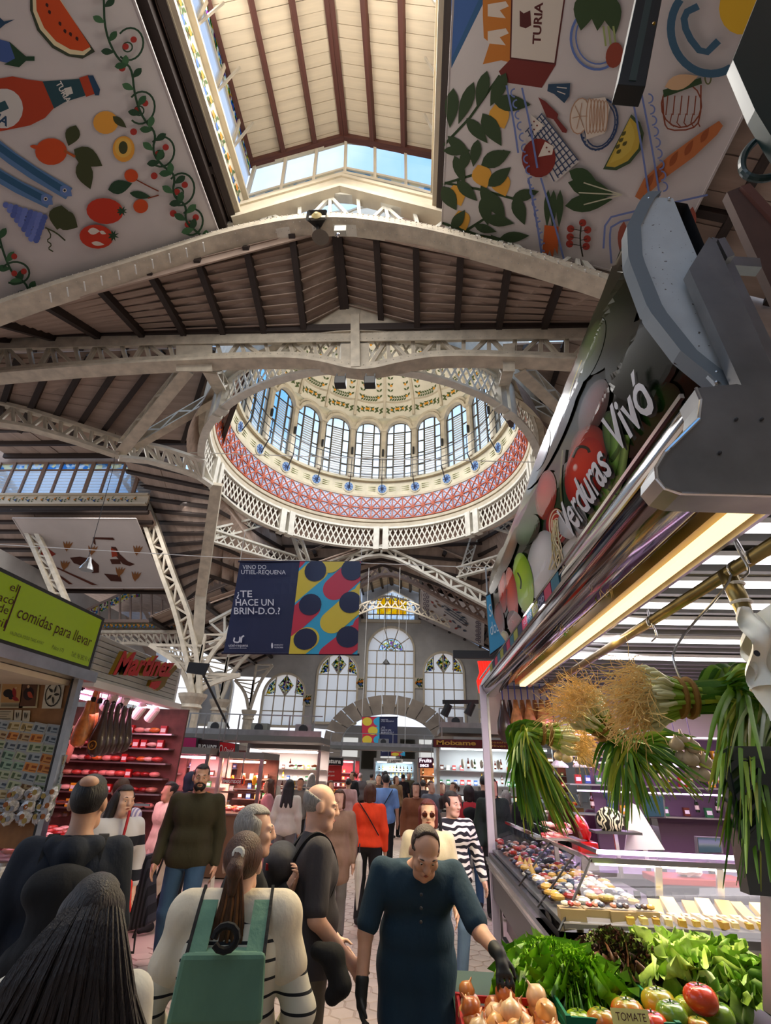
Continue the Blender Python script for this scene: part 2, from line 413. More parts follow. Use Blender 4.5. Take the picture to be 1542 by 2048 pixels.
lantern_side(RX,-.3,YA,7,ZF,18.5,ZE-.1,'wall_lantern_right',-1)
# glazed gable end of the lantern
g=struct('window_1',(LR,YA,17.5))
gp=[PY(490,405,YA),PY(690,348,YA),PY(872,392,YA),PY(872,302,YA),PY(692,282,YA),PY(510,333,YA)]
xs=[(510,333,490,405),(572,316,562,384),(634,299,627,366),(692,282,690,348),(750,288,750,361),(811,296,812,376),(872,302,872,392)]
for i in range(6):
 a,b=xs[i],xs[i+1]
 A_,B_,C_,D_=PY(a[0],a[1],YA),PY(b[0],b[1],YA),PY(b[2],b[3],YA),PY(a[2],a[3],YA)
 D2=lerp(D_,A_,.15);C2=lerp(C_,B_,.15)
 MB().quad(A_,B_,C2,D2).build('pane',glassc,g);MB().quad(D2,C2,C_,D_).build('stained_pane',stainb,g)
 piece('transom',g,D2,C2,.1,.1,cream);piece('rail',g,A_,B_,.14,.12,cream);piece('sill',g,D_,C_,.14,.12,cream)
for a in xs:piece('mullion',g,PY(a[0],a[1],YA),PY(a[2],a[3],YA),.12,.1,cream)
g=struct('trim_2',tuple(PY(680,400,YA)))
for(o_,h_,d_)in((0,.5,.3),(-.34,.16,.5),(.3,.14,.42)):
 b=MB();q=[PY(470,434,YA-.1),PY(683,372,YA-.1),PY(890,424,YA-.1)]
 b.sweep([p+V((0,0,o_))for p in q],d_,h_,nrm=(0,1,0)).build('gable_moulding',cream,g)
 # ---- truss A, riveted arch
bot=smoothpts([PY(*q,YA)for q in((-260,745),(-120,680),(0,634),(100,598),(225,560),(350,520),(450,488),(550,466),(610,458),(692,456),(771,466),(850,480),(921,497),(1021,524),(1121,554),(1211,583),(1330,628),(1450,680))],1)
top=[PY(*q,YA)for q in((-260,640),(0,556),(225,500),(445,460),(500,444),(600,409),(683,388),(771,414),(883,442),(1030,480),(1211,520),(1450,590))]
girder('roof_truss','cream riveted lattice arch truss below the nearest skylight gable, hung with the loudspeaker',top,bot,26,(0,1,0),ironw,.3,.13,.11,cat='truss',post=True)
ta=bpy.data.objects['roof_truss']
MB().sweep([p+V((0,-.1,-.03))for p in bot],.62,.1,nrm=(0,1,0)).sweep([p+V((0,-.28,.16))for p in bot],.04,.34,nrm=(0,1,0)).build('flange',iron,ta)
rivets(bot,(0,-.31,.12),[V((0,0,.06)),V((0,0,.2))],.17,.03,ta,(0,-1,0))
rivets(bot,(0,-.2,-.09),[V((0,-.12,0)),V((0,.12,0))],.2,.025,ta,(0,0,-1))
# ---- gable slopes each side of the lantern over the canopies and the bay between the two trusses
SL=.45
def zs(x):return ZF+.1-SL*(max(LX-x,0)+max(x-RX,0))
for s_,x0,x1 in((-1,LX-.1,-17),(1,RX+.1,13)):
 roof((x0,-9,zs(x0)),(x0,YA+.2,zs(x0)),(x1,-9,zs(x1)),(x1,YA+.2,zs(x1)),24,7,cross=5)
 piece('wall_plate',tr,(x0+s_*.25,-1,zs(x0)-.3),(x0+s_*.25,YA,zs(x0)-.3),.3,.4,beamd,(1,0,0))
zr=17.35
def zg(x):return zr-.38*abs(x-LR)
xsA=[LR+d for d in(-15.4,-13.7,-12,-10.35,-8.7,-7.1,-5.6,-4.2,-2.75,-1.35,0,1.3,2.55,3.9,5.3,6.8,8.4,10)]
g=struct('ceiling',(LR,YB,14))
def pA(x):return V((x,YA+.1,zg(x)+.1))
def pB(x):
 d=abs(x-LR-.35);return V((x+.05,YB-.1,15.35 if d>1.5 else 15.35+1.3*(1-d/1.5)))
up=V((0,0,.12))
for i in range(len(xsA)-1):
 a,b=xsA[i],xsA[i+1]
 MB().quad(pA(a)+up,pA(b)+up,pB(b)+up,pB(a)+up,.02).build('roof_deck',plankm,g)
 for k in range(9):
  t=(k+.5)/9;piece('plank',g,lerp(pA(a),pB(a),t),lerp(pA(b),pB(b),t),.03,(pA(a)-pB(a)).length/9*.97,plankm,(0,.4,-1))
for i in range(len(xsA)-1):
 a,b=xsA[i],xsA[i+1]
 za=lambda x:max(zs(x)+.1,zg(x)+.3)
 MB().poly([(a,YA+.15,zg(a)-.3),(b,YA+.15,zg(b)-.3),(b,YA+.15,za(b)),(a,YA+.15,za(a))],(0,.05,0)).build('gable_board',plankm,g)
for x in xsA:piece('roof_beam',g,pA(x)-V((0,0,.13)),pB(x)-V((0,0,.13)),.26,.2 if x!=LR else.32,beamd,(0,0,1))
piece('roof_beam',g,(-18,YB-.15,15.35),(9,YB-.15,15.25),.3,.3,beamd,(0,1,0))
v0=PY(705,592,YB-.1)
for q in((648,607),(760,604)):piece('hip_beam',g,v0,PY(*q,YB-.1),.22,.2,beamd)
# ---- truss B with solid plates and a king post
bot=smoothpts([PY(*q,YB)for q in((-260,785),(0,757),(200,741),(425,729),(575,725),(640,732),(700,748),(740,750),(800,735),(872,723),(989,724),(1145,730),(1400,745))],2)
top=[PY(*q,YB)for q in((-260,700),(0,692),(350,683),(650,678),(1170,670),(1400,668))]
g=girder('roof_truss','wide straight lattice girder crossing in front of the dome, with a king post',top,bot,34,(0,1,0),iron,.34,.14,.13,cat='truss')
MB().sweep([p+V((0,-.12,-.05))for p in bot],.5,.1,nrm=(0,1,0)).sweep([p+V((0,-.22,.14))for p in bot],.03,.32,nrm=(0,1,0)).build('flange',iron,g)
MB().sweep([p+V((0,-.2,-.1))for p in top],.03,.5,nrm=(0,1,0)).build('flange',iron,g)
rivets(bot,(0,-.24,.12),[V((0,0,.08))],.25,.022,g,(0,-1,0));rivets(top,(0,-.22,-.1),[V((0,0,.12)),V((0,0,-.14))],.2,.022,g,(0,-1,0))
for(x0,x1)in((352,424),(682,738),(1006,1030)):
 MB().poly([PY(x0,688,YB-.16),PY(x1,686,YB-.16),PY(x1,742,YB-.16),PY(x0,742,YB-.16)],(0,.04,0)).build('gusset_plate',iron,g)
b=MB().poly([PY(*q,YB-.3)for q in((686,610),(728,607),(716,634),(714,738),(706,738),(703,634))],(0,.1,0))
b.bar(PY(710,630,YB-.34),PY(711,735,YB-.34),.1,.3,(1,0,0)).build('king_post',iron,g)
for px in(681,740):
 t=thing('flood_lamp','black flood lamp under the middle of the dome girder, %s of the pair'%('left' if px<700 else 'right'),'lamp',tuple(PY(px,775,YB-.3)),'flood lamps under the girder')
 c=PY(px,765,YB-.3);MB().box(c,(.36,.3,.3)).build('housing',black,t,bevel=.02)
 MB().bar(c+V((-.14,0,.1)),c+V((-.14,0,.36)),.04,.04).bar(c+V((.14,0,.1)),c+V((.14,0,.36)),.04,.04).build('bracket',black,t)
 # loudspeakers and junction box on truss A
t=thing('loudspeaker','black horn loudspeaker on the truss below the skylight gable','loudspeaker',tuple(PY(633,445,YA-.4)))
c=PY(633,430,YA-.5);ry=Matrix.Rotation(PI/2,3,'X')
b=MB();hh=[(-.31,-.2),(-.26,-.26),(.26,-.26),(.31,-.2),(.31,.2),(.26,.26),(-.26,.26),(-.31,.2)]
b.add([c+V((x,0,z))for x,z in hh]+[c+V((x*.3,.35,z*.3))for x,z in hh],[(i,(i+1)%8,8+(i+1)%8,8+i)for i in range(8)]+[tuple(range(8,16))]).build('horn',black,t)
MB().lathe([(.12,0),(.16,.05),(.1,.1),(.05,.14)],c+V((0,.06,0)),16,rot=ry).build('driver',flat('speaker_brass','9a8a5a',.4),t)
MB().bar(c+V((0,.3,0)),c+V((0,.45,-.2)),.08,.3).build('bracket',black,t)
t=thing('junction_box','small grey junction box with a lens hanging under the arch apex','box',tuple(PY(681,470,YA-.4)))
MB().box(PY(681,462,YA-.45),(.36,.2,.26)).build('box',flat('grey_box','b5b3a6',.5),t,bevel=.02);MB().ball(PY(676,470,YA-.58),.07).build('lens',chrome,t)
t=thing('hanging_bell_lamp','dim bell shaped lamp just under the loudspeaker truss','lamp',tuple(PY(641,480,YA-.3)))
MB().lathe([(.05,.16),(.12,.12),(.24,0),(.26,-.02)],PY(641,474,YA-.3),16).build('shade',flat('lamp_grey','6b6358',.5),t)
# ---- corner girders left of the dome (over the transept)
ZC=13
C0,C1=PY(432,962,19),PZ(-40,812,13.3)
def cg(name,label,tops,bots,Ys,n,mt,**k):
 T=[PY(a[0],a[1],y)for a,y in zip(tops,Ys)];B=[PY(a[0],a[1],y)for a,y in zip(bots,Ys)]
 d=(T[-1]-T[0]);nr=V((d.y,-d.x,0)).normalized()
 return girder(name,label,T,B,n,nr,mt,**k)
g=cg('corner_girder','cream lattice girder running left from the dome corner across the transept mouth',[(-40,798),(60,822),(150,850),(245,880)],[(-40,840),(60,856),(150,882),(238,912)],[14,14.6,15.2,16],9,iron,th=.3,ch=.14,br=.12,cat='girder')
g=cg('corner_girder','short white lattice girder with a curved foot, touching the left rim of the dome ring',[(245,878),(330,897),(408,922)],[(238,916),(300,922),(360,940),(395,952),(424,972)],[16,16.8,18,19,19.6],8,ironw,th=.3,ch=.12,br=.12,cat='girder')
def beam2(label,a,Ya_,b_,Yb_,w_,h_,mt,name='valley_beam',cat='beam'):
 g=thing(name,label,cat,tuple(PY(*a,Ya_)))
 A_,B_=PY(*a,Ya_),PY(*b_,Yb_);d=(B_-A_).normalized();sd=d.cross(V((0,0,1))).normalized()
 MB().bar(A_,B_,w_,.06).bar(A_+V((0,0,h_)),B_+V((0,0,h_)),w_,.06).build('flange',mt,g)
 n=max(4,int((B_-A_).length/.7))
 for i in range(n):
  p,q=lerp(A_,B_,i/n),lerp(A_,B_,(i+1)/n)
  for s in(-1,1):
   o_=sd*w_*.45*s;u=V((0,0,h_))
   piece('brace',g,p+o_+(u if i%2 else V((0,0,0))),q+o_+(V((0,0,0))if i%2 else u),.04,.08,mt,sd)
 return g
beam2('thick cream beam slanting down from the front girder to the transept corner',(376,742),YB+.3,(240,908),16,.42,.5,iron)
beam2('lattice beam slanting from the dome rim down to the transept corner',(452,790),15.5,(262,900),16.3,.34,.45,iron)
beam2('short pierced strut between the front girder and the upper left of the dome',(420,745),YB+.3,(448,795),15.2,.5,.4,iron)
beam2('short pierced strut between the front girder and the upper right of the dome',(1015,745),YB+.3,(1005,785),15.4,.4,.4,iron)
beam2('lattice beam slanting right and down from the upper right dome rim',(1040,745),YB+.3,(1140,840),16,.42,.5,iron)
beam2('second lattice beam right of the dome, slanting down behind the fruit sign',(1010,790),15.5,(1115,850),16.3,.34,.45,iron)
# boards above the left corner: wood seen between the girders
roof(PY(500,740,16)+V((0,0,1.2)),PY(430,940,20)+V((0,0,1.6)),PY(-250,700,13)+V((0,0,1)),PY(-250,880,16.5)+V((0,0,1)),14,8,edges=True,cross=0)
roof(PY(400,700,13.0),PY(240,890,16.6),PY(-100,720,12.9),PY(-100,800,14),12,7)
roof(PY(985,735,15)+V((0,0,1.2)),PY(1030,900,20)+V((0,0,1.6)),PY(1500,720,12.8)+V((0,0,1)),PY(1500,900,17),12,6)
# ---- transept left: glazed lantern side, frieze, boarded slope, ribs
YT=23.3
g=struct('window_2',(-20,YT,14.9))
x0,x1=PY(-120,990,YT).x,PY(300,990,YT).x;n=13
for i in range(n):
 a=x0+(x1-x0)*i/n;b=x0+(x1-x0)*(i+1)/n
 MB().box(((a+b)/2,YT,15.7),(b-a-.06,.02,1.5)).build('louvre_pane',glassr,g)
 MB().box(((a+b)/2,YT,16.72),(b-a-.06,.02,.46)).build('stained_pane',stainb,g)
 for k in range(8):piece('louvre',g,(a+.06,YT-.06,15.0+k*.19),(b-.06,YT-.06,15.0+k*.19),.05,.02,ironw,(0,1,.6))
 piece('mullion',g,(a,YT-.08,14.9),(a,YT-.08,17),.12,.12 if i%3 else.2,irond)
piece('rail',g,(x0,YT-.06,16.5),(x1,YT-.06,16.5),.1,.08,irond);piece('rail',g,(x0,YT,17),(x1,YT,17),.12,.12,irond)
g=struct('trim_3',(-20,YT,14))
MB().box(((x0+x1)/2,YT+.25,18.4),(x1-x0+6,.1,2.7)).build('upper_boarding',plankm,g);MB().box(((x0+x1)/2,YT+.1,14.15),(x1-x0,.1,.5)).build('lower_board',beamd,g)
MB().box(((x0+x1)/2,YT,14.55),(x1-x0,.14,.5)).build('frieze',cream,g)
for z in(14.28,14.85):piece('moulding',g,(x0,YT-.1,z),(x1,YT-.1,z),.26,.1,cream)
for k in range(6):vine(g,V((x1-.6-1.9*k-.9,YT-.08,14.56)),V((1,0,0)),V((0,0,1)),1.5,.36,V((0,-1,0)))
zt=lambda y:13.95-.43*(y-YT)
xm=PY(300,1010,YT).x
roof((x0-1,YT+.1,zt(YT)),(xm,YT+.1,zt(YT)),(x0-3,29.3,zt(29.3)),(xm,29.3,zt(29.3)),12,9,bw=.18,bh=.2)
roof(PY(246,915,22.5),PY(432,958,20.3),(xm,30,zt(30)),(PY(397,1235,25.5).x+.2,26,zt(30)),7,12,bw=.18,bh=.2)
roof((-24,YT-7.2,17),(-11,YT-7.2,17),(-24,YT-.1,17.6),(-10.5,YT-.1,17.6),12,5,plankm)
# printed canopy handled with the other prints (CAN3 plane)
def rib(label,pts,out,Y,n,mt=iron):
 return girder('arch_rib',label,[PY(*q,Y)for q in out],smoothpts([PY(*q,Y)for q in pts],2),n,(0,1,0),mt,.34,.2,.1,cat='rib')
rib('tall curved lattice rib rising from the left column and bending over the transept skylight',[(390,1395),(378,1330),(350,1215),(325,1150),(300,1075),(275,1005),(245,955),(200,925),(130,900),(60,888),(-60,878)],[(400,1395),(398,1330),(378,1225),(348,1150),(322,1075),(300,1010),(278,955),(248,915),(200,893),(130,878),(-60,850)],24.5,26)
rib('thin pierced rib behind the green sign, left of the printed canopy',[(130,1240),(105,1180),(75,1110),(40,1030),(12,980),(-30,930)],[(150,1240),(122,1175),(95,1110),(62,1040),(32,980),(0,935)],24.5,14)
g=thing('valley_rafter','plain tapering cream rafter dropping from the dome rim to the left column','beam',tuple(PY(385,1395,25)))
MB().sweep([PY(434,968,19.8),PY(418,1080,21.8),PY(402,1190,24),PY(395,1300,25),PY(388,1395,25)],.5,.4,nrm=(1,.3,0)).build('flange',iron,g)
# ---- small glazed gable at the far end of the transept bay
Yg=31
g=struct('window_3',tuple(PY(275,1240,Yg)))
gt=[(150,1232),(190,1212),(228,1195),(272,1173),(308,1185),(340,1200),(352,1240)]
def gy(x):
 for a,b in zip(gt,gt[1:]):
  if a[0]<=x<=b[0]:return a[1]+(b[1]-a[1])*(x-a[0])/(b[0]-a[0])
 return 1240
k0=list(range(156,352,21))
for a,b in zip(k0,k0[1:]):
 MB().poly([PY(a,1241,Yg),PY(b,1241,Yg),PY(b,gy(b),Yg),PY(a,gy(a),Yg)]).build('pane',glassc,g)
 piece('mullion',g,PY(a,1241,Yg),PY(a,gy(a),Yg),.12,.1,irond)
 if b<290:MB().quad(PY(a,gy(a)+17,Yg-.02),PY(b,gy(b)+17,Yg-.02),PY(b,gy(b),Yg-.02),PY(a,gy(a),Yg-.02)).build('stained_pane',stain,g)
 piece('rail',g,PY(a,gy(a),Yg),PY(b,gy(b),Yg),.14,.16,irond)
piece('sill',g,PY(120,1243,Yg),PY(372,1243,Yg),.3,.2,irond)
for k in range(9):vine(g,PY(214+k*18,1252,Yg-.1),V((1,0,0)),V((0,0,1)),.5,.35,V((0,-1,0)))
g=struct('wall_transept',tuple(PY(280,1330,33)))
MB().box((PY(280,1300,Yg+.3).x-1,Yg+.3,PY(280,1256,Yg).z-.1),(9,.2,.7)).build('frieze_panel',irond,g)
girder('tie_girder','cream lattice tie girder under the small transept gable window',[PY(150,1264,Yg-.5),PY(380,1264,Yg-.5)],smoothpts([PY(150,1330,Yg-.5),PY(215,1290,Yg-.5),PY(290,1285,Yg-.5),PY(350,1310,Yg-.5),PY(378,1345,Yg-.5)],2),16,(0,1,0),iron,.3,.16,.1,mode='cross',cat='girder')
# ---- far nave: first white truss, brown arch, cream arches
g=girder('roof_truss','white peaked truss right behind the dome ring, above the dotted banner',[PY(*q,28.2)for q in((420,1245),(560,1170),(640,1128),(765,1092),(860,1135),(915,1162),(1010,1208),(1180,1290))],smoothpts([PY(*q,28.2)for q in((420,1290),(560,1200),(680,1132),(765,1102),(850,1148),(915,1182),(1010,1232),(1180,1320))],2),26,(0,1,0),ironw,.3,.14,.12,cat='truss')
for lb,pts in(('white pierced strut from the ring to the right node of the white truss',[((944,1065),28.5),((915,1160),28.4)]),('white lattice band running right from the node toward the fruit sign',[((915,1155),28.4),((1100,1105),24.5)]),('white lattice band under the right flank of the dome ring',[((965,1050),26.5),((1100,1090),24.5)]),('white lattice band from the ring plate down to the left rafter',[((556,1042),27),((420,1080),21.8)]),('white lattice band from the left rafter toward the dotted banner',[((420,1082),21.8),((600,1135),28.4)]),('white pierced strut from the ring plate behind the dotted banner',[((580,1055),27),((612,1150),28.2)])):
 A_,B_=PY(*pts[0][0],pts[0][1]),PY(*pts[1][0],pts[1][1]);d=B_-A_;nr=V((d.y,-d.x,0)).normalized();L=d.length
 dz=V((0,0,.62 if 'band' in lb else.45))if abs(d.z)<L*.8 else V((.45,0,0))
 girder('lattice_strut',lb,[A_+dz,B_+dz],[A_,B_],max(5,int(L/.55)),nr,ironw,.22,.1,.07,mode='cross',cat='strut',group='lattice struts around the dome ring')
FX,FH,FZ=-2.25,2.75,14.6
def fz(x):return FZ-.1-.47*(abs(x-FX)-FH)
for s_ in(-1,1):
 xa,xb=FX+s_*FH,FX+s_*13.5
 roof((xa,28.5,fz(xa)),(xa,YW,fz(xa)),(xb,28.5,fz(xb)),(xb,YW,fz(xb)),26,8,bw=.22,bh=.26,cross=6)
 roof((FX,36,17.7),(FX,YW-.4,17.7),(xa,36,16.7),(xa,YW-.4,16.7),16,3,plankc,beamd,.2,.24,edges=True)
 g=struct('wall_hall_lantern',(xa,37,fz(xa)))
 for k in range(5):
  a=36+k*1.9
  MB().box((xa,a+.95,15.9),(.02,1.8,1.3)).build('pane',glassr,g);piece('mullion',g,(xa,a,15.2),(xa,a,16.7),.14,.14,cream,(1,0,0))
 MB().box((xa,40.8,14.9),(.2,10,.8)).build('fascia',cream,g)
g=girder('roof_truss','dark brown pierced arch across the far hall, above the yellow window',[PY(*q,33)for q in((560,1235),(725,1158),(770,1115),(815,1140),(900,1180),(975,1222),(1100,1290))],smoothpts([PY(*q,33)for q in((560,1265),(690,1195),(728,1166),(768,1145),(815,1158),(890,1202),(975,1245),(1100,1315))],2),26,(0,1,0),irond,.35,.2,.13,mode='cross',cat='truss')
g=girder('roof_truss','cream arched truss just in front of the yellow stained glass window',[PY(*q,41)for q in((640,1255),(690,1228),(730,1205),(775,1190),(820,1203),(850,1216),(900,1240))],smoothpts([PY(*q,41)for q in((640,1272),(690,1243),(730,1222),(765,1213),(800,1217),(845,1230),(900,1255))],2),18,(0,1,0),iron,.12,.12,.1,mode='cross',cat='truss')
roof(PY(-40,1010,33)+V((-14,0,1)),PY(440,1000,24)+V((0,4,-1)),PY(300,1290,40),PY(520,1250,44),8,7)
for s_ in(1,):
 roof(PY(745,1090,28.3),PY(745,1092,28.6)+V((0,0,.2)),PY(420,1200,25),PY(420,1210,25.3),1,1)
 # octagon infill boards between ring and struts
def infill(px,Ys,npl,npu):
 p=[PY(*q,y)for q,y in zip(px,Ys)];roof(*p,npl,npu,bw=.18,bh=.18)
infill([(436,985),(560,1070),(415,1150),(590,1210)],[21,28.6,24,30.5],8,5)
infill([(560,1060),(765,1085),(585,1190),(765,1130)],[28.4,28.6,30,29],8,4)
infill([(765,1085),(965,1050),(765,1130),(960,1200)],[28.6,28,29,30],8,4)
infill([(960,1055),(1110,960),(960,1195),(1180,1120)],[28,22,30,25],8,5)
# ---- far wall with its arched windows
g=struct('wall_far',(FX,YW,0))
def wp(x,y):p=PY(x,y,YW);return(p.x,p.z)
def warch(x0,x1,y0,y1,xm=None):
 a=wp(x0,y1);b=wp(x1,y1);t=wp((x0+x1)/2,y0);return a[0],b[0],a[1],t[1]
AW=[warch(731,828,1256,1411),warch(628,712,1308,1446),warch(848,931,1306,1448),warch(520,606,1348,1452),warch(960,1045,1345,1460),warch(395,455,1345,1450)]
out=[(FX-26,0),(FX+17,0),(FX+17,7.5),(FX+FH+.2,14.4),(FX+FH+.2,19),(FX-FH-.2,19),(FX-FH-.2,14.4),(FX-17,7.8),(FX-26,7.8)]
yw0=wp(775,1193)[1]
hol=[arch(a[0],a[1],a[2],a[3],16)for a in AW]
hol.append([(FX-FH+.55,wp(775,1240)[1]),(FX+FH-.55,wp(775,1240)[1]),(FX+FH-.55,wp(830,1203)[1]),(FX+.1,wp(778,1181)[1]),(FX-FH+.55,wp(728,1206)[1])])
dr=arch(wp(680,1540)[0],wp(872,1540)[0],.02,wp(775,1428)[1],16,rise=2.3);hol.append(dr)
stone=mat('grey_plaster',(.50,.49,.47),.8,var=.18,scale=.7,bump=.1);stoned=mat('arch_stone',(.42,.36,.30),.85,var=.25,scale=.8,bump=.3)
b=MB();holeplate(b,[out]+hol,(0,YW,0),(1,0,0),(0,0,1),.6);b.build('masonry',stone,g)
# stone voussoirs of the entrance arch
cx=(dr[0][0]+dr[1][0])/2;r0=(dr[1][0]-dr[0][0])/2
for i in range(13):
 t0,t1=PI*i/13+.01,PI*(i+1)/13-.01;zs_=wp(775,1428)[1]-2.3
 q=[(cx+(r0+o_)*math.cos(t),zs_+(2.3+o_)*math.sin(t))for o_,t in((0,t0),(1.5,t0),(1.5,t1),(0,t1))]
 MB().poly([(a,YW-.45,c)for a,c in q],(0,.3,0)).build('voussoir',stoned,g)
for k in range(4):
 for s_ in(-1,1):MB().box((cx+s_*(r0+.7),YW-.4,.65+k*(zs_-.1)/4),(1.4,.35,zs_/4-.05)).build('jamb_stone',stoned,g)
piece('string_course',g,(FX-FH,YW-.4,fz(FX-FH)-.5),(FX+FH,YW-.4,fz(FX-FH)-.5),.3,.25,cream)
def glazed(idx,a,fan,ncol,nrow):
 x0,x1,z0,z1=a;r=(x1-x0)/2;zs_=z1-r;cx=(x0+x1)/2;g=struct('window_%d'%idx,(cx,YW,z0))
 for i in range(ncol):
  for j in range(nrow):
   xa,xb=x0+(x1-x0)*i/ncol,x0+(x1-x0)*(i+1)/ncol;za,zb=z0+(zs_-z0)*j/nrow,z0+(zs_-z0)*(j+1)/nrow
   MB().quad((xa,YW,za),(xb,YW,za),(xb,YW,zb),(xa,YW,zb)).build('pane',glassf,g)
 for i in range(ncol+1):xx=x0+(x1-x0)*i/ncol;piece('glazing_bar',g,(xx,YW-.06,z0),(xx,YW-.06,zs_+(0 if fan else math.sqrt(max(0,r*r-(xx-cx)**2)))),.1,.09,iron)
 for j in range(nrow+1):zz=z0+(zs_-z0)*j/nrow;piece('glazing_bar',g,(x0,YW-.06,zz),(x1,YW-.06,zz),.1,.09,iron)
 MB().sweep([(cx+r*math.cos(t),YW-.32,zs_+r*math.sin(t))for t in[PI*k/20 for k in range(21)]],.25,.16,nrm=(0,1,0)).build('arch_moulding',cream,g)
 MB().bar((x0,YW-.32,z0),(x0,YW-.32,zs_),.16,.25).bar((x1,YW-.32,z0),(x1,YW-.32,zs_),.16,.25).bar((x0,YW-.32,z0),(x1,YW-.32,z0),.25,.2).build('frame',cream,g)
 if fan:
  for i in range(5):
   t0,t1=PI*i/5,PI*(i+1)/5
   MB().poly([(cx+q*math.cos(t),YW,zs_+q*math.sin(t))for q,t in((r*.52,t0),(r,t0),(r,(t0+t1)/2),(r,t1),(r*.52,t1))]).build('pane',glassf,g)
   MB().poly([(cx+q*math.cos(t),YW,zs_+q*math.sin(t))for q,t in((r*.15,t0),(r*.5,t0),(r*.5,t1),(r*.15,t1))]).build('stained_pane',stain,g)
   piece('glazing_bar',g,(cx,YW-.06,zs_),(cx+r*math.cos(t0),YW-.06,zs_+r*math.sin(t0)),.1,.08,iron)
  for q in(.2,.52):MB().sweep([(cx+q*r*math.cos(t),YW-.06,zs_+q*r*math.sin(t))for t in[PI*k/14 for k in range(15)]],.1,.09,nrm=(0,1,0)).build('glazing_ring',iron,g)
 else:
  hd=[(cx+r*math.cos(PI*k/16),YW,zs_+r*math.sin(PI*k/16))for k in range(17)];MB().poly(hd).build('pane',glassf,g)
  d=r*.36;MB().poly([(cx,YW-.1,zs_+.1),(cx+d,YW-.1,zs_+r*.5),(cx,YW-.1,zs_+r*.95),(cx-d,YW-.1,zs_+r*.5)],(0,.03,0)).build('stained_diamond',stain,g)
  piece('glazing_bar',g,(cx,YW-.06,zs_),(cx-d,YW-.06,zs_+r*.5),.1,.08,iron);piece('glazing_bar',g,(cx,YW-.06,zs_),(cx+d,YW-.06,zs_+r*.5),.1,.08,iron)
  for s_ in(-1,1):MB().poly([(cx+s_*r*.45,YW-.05,zs_+r*.15),(cx+s_*r*.92,YW-.05,zs_+.05),(cx+s_*r*.8,YW-.05,zs_+r*.5),(cx+s_*r*.5,YW-.05,zs_+r*.8)],(0,.02,0)).build('stained_pane',stain,g)
glazed(4,AW[0],True,5,4);glazed(5,AW[1],False,4,3);glazed(6,AW[2],False,4,3);glazed(7,AW[3],False,4,2);glazed(8,AW[4],False,4,2);glazed(9,AW[5],False,3,2)
g=struct('window_10',(FX,YW,15))
h=hol[6]
MB().poly([(x,YW+.02,z)for x,z in h]).build('pane',stainw,g)
MB().poly([(FX-1.35,YW-.02,h[0][1]+.55),(FX+1.45,YW-.02,h[0][1]+.55),(FX+1.45,YW-.02,h[2][1]+.25),(FX+.9,YW-.02,h[3][1]-.75),(FX-.9,YW-.02,h[3][1]-.75),(FX-1.35,YW-.02,h[2][1]+.2)]).build('yellow_pane',stainy,g)
for k in range(9):xx=h[0][0]+(h[1][0]-h[0][0])*k/8;piece('glazing_bar',g,(xx,YW-.08,h[0][1]),(xx,YW-.08,h[2][1]+.75*(1-abs(k-4)/4)),.1,.07,irond)
for k in range(2):zz=h[0][1]+.5+k*.9;piece('glazing_bar',g,(h[0][0],YW-.08,zz),(h[1][0],YW-.08,zz),.1,.08,irond)
# tile emblems between the windows
for i,(px,py)in enumerate(((720,1366),(837,1366),(614,1400))):
 g=thing('tile_emblem',['green and cream ceramic shield left of the tallest far window','blue and cream ceramic shield right of the tallest far window','blue and cream ceramic shield between the two left far windows'][i],'emblem',tuple(PY(px,py+10,YW-.4)))
 c=PY(px,py,YW-.38);MB().box(c,(.7,.06,.9)).build('tile',cream,g);vine(g,c+V((0,-.05,0)),V((1,0,0)),V((0,0,1)),.4,.7,V((0,-1,0)))
 # ---- left columns with capital and curved brackets
def column(label,px,py,Y,r,ztop,arms):
 c=PY(px,py,Y);g=thing('iron_column',label,'column',(c.x,c.y,0))
 MB().lathe([(r*1.5,0),(r*1.5,.9),(r*1.1,1.1),(r,1.3),(r,c.z-.5),(r*1.25,c.z-.45),(r*1.05,c.z-.3),(r*1.5,c.z),(r*1.6,c.z+.15)],(c.x,c.y,0),14).build('shaft',iron,g,smooth=False)
 for k,(a,bb)in enumerate(arms):
  tp=PY(*bb,Y+a);md=V(((c.x*2+tp.x)/3,(c.y+tp.y)/2,c.z+(tp.z-c.z)*.62))
  MB().sweep(smoothpts([V(c),md,tp],3),.16,.2,nrm=(0,1,0)).build('bracket',iron,g)
  e=V((tp.x,tp.y,c.z)).lerp(tp,.55);q0=smoothpts([V(c),md,tp],3)
  st=[V(c),V((c.x,tp.y,tp.z))+V((.05*k,0,0)),tp]
  MB().sweep(st,.14,.14,nrm=(0,1,0)).build('stay',iron,g)
  for i in range(1,7):
   p=q0[int(i/7*(len(q0)-1))];q_=lerp(V(c),V((c.x,tp.y,tp.z)),i/7);piece('brace',g,p,q_,.06,.08,iron)
 return g
column('nearest left iron column with a spreading pierced head beside the black screen',385,1395,24.5,.42,5,[(0,(300,1290)),(0,(455,1270)),(.2,(480,1350))])
column('second left iron column behind the first, below the dotted banner',440,1405,31,.4,5,[(0,(395,1315)),(0,(505,1300))])
column('slim iron column further along the left aisle',498,1425,38,.35,5,[(0,(470,1360)),(0,(545,1330))])
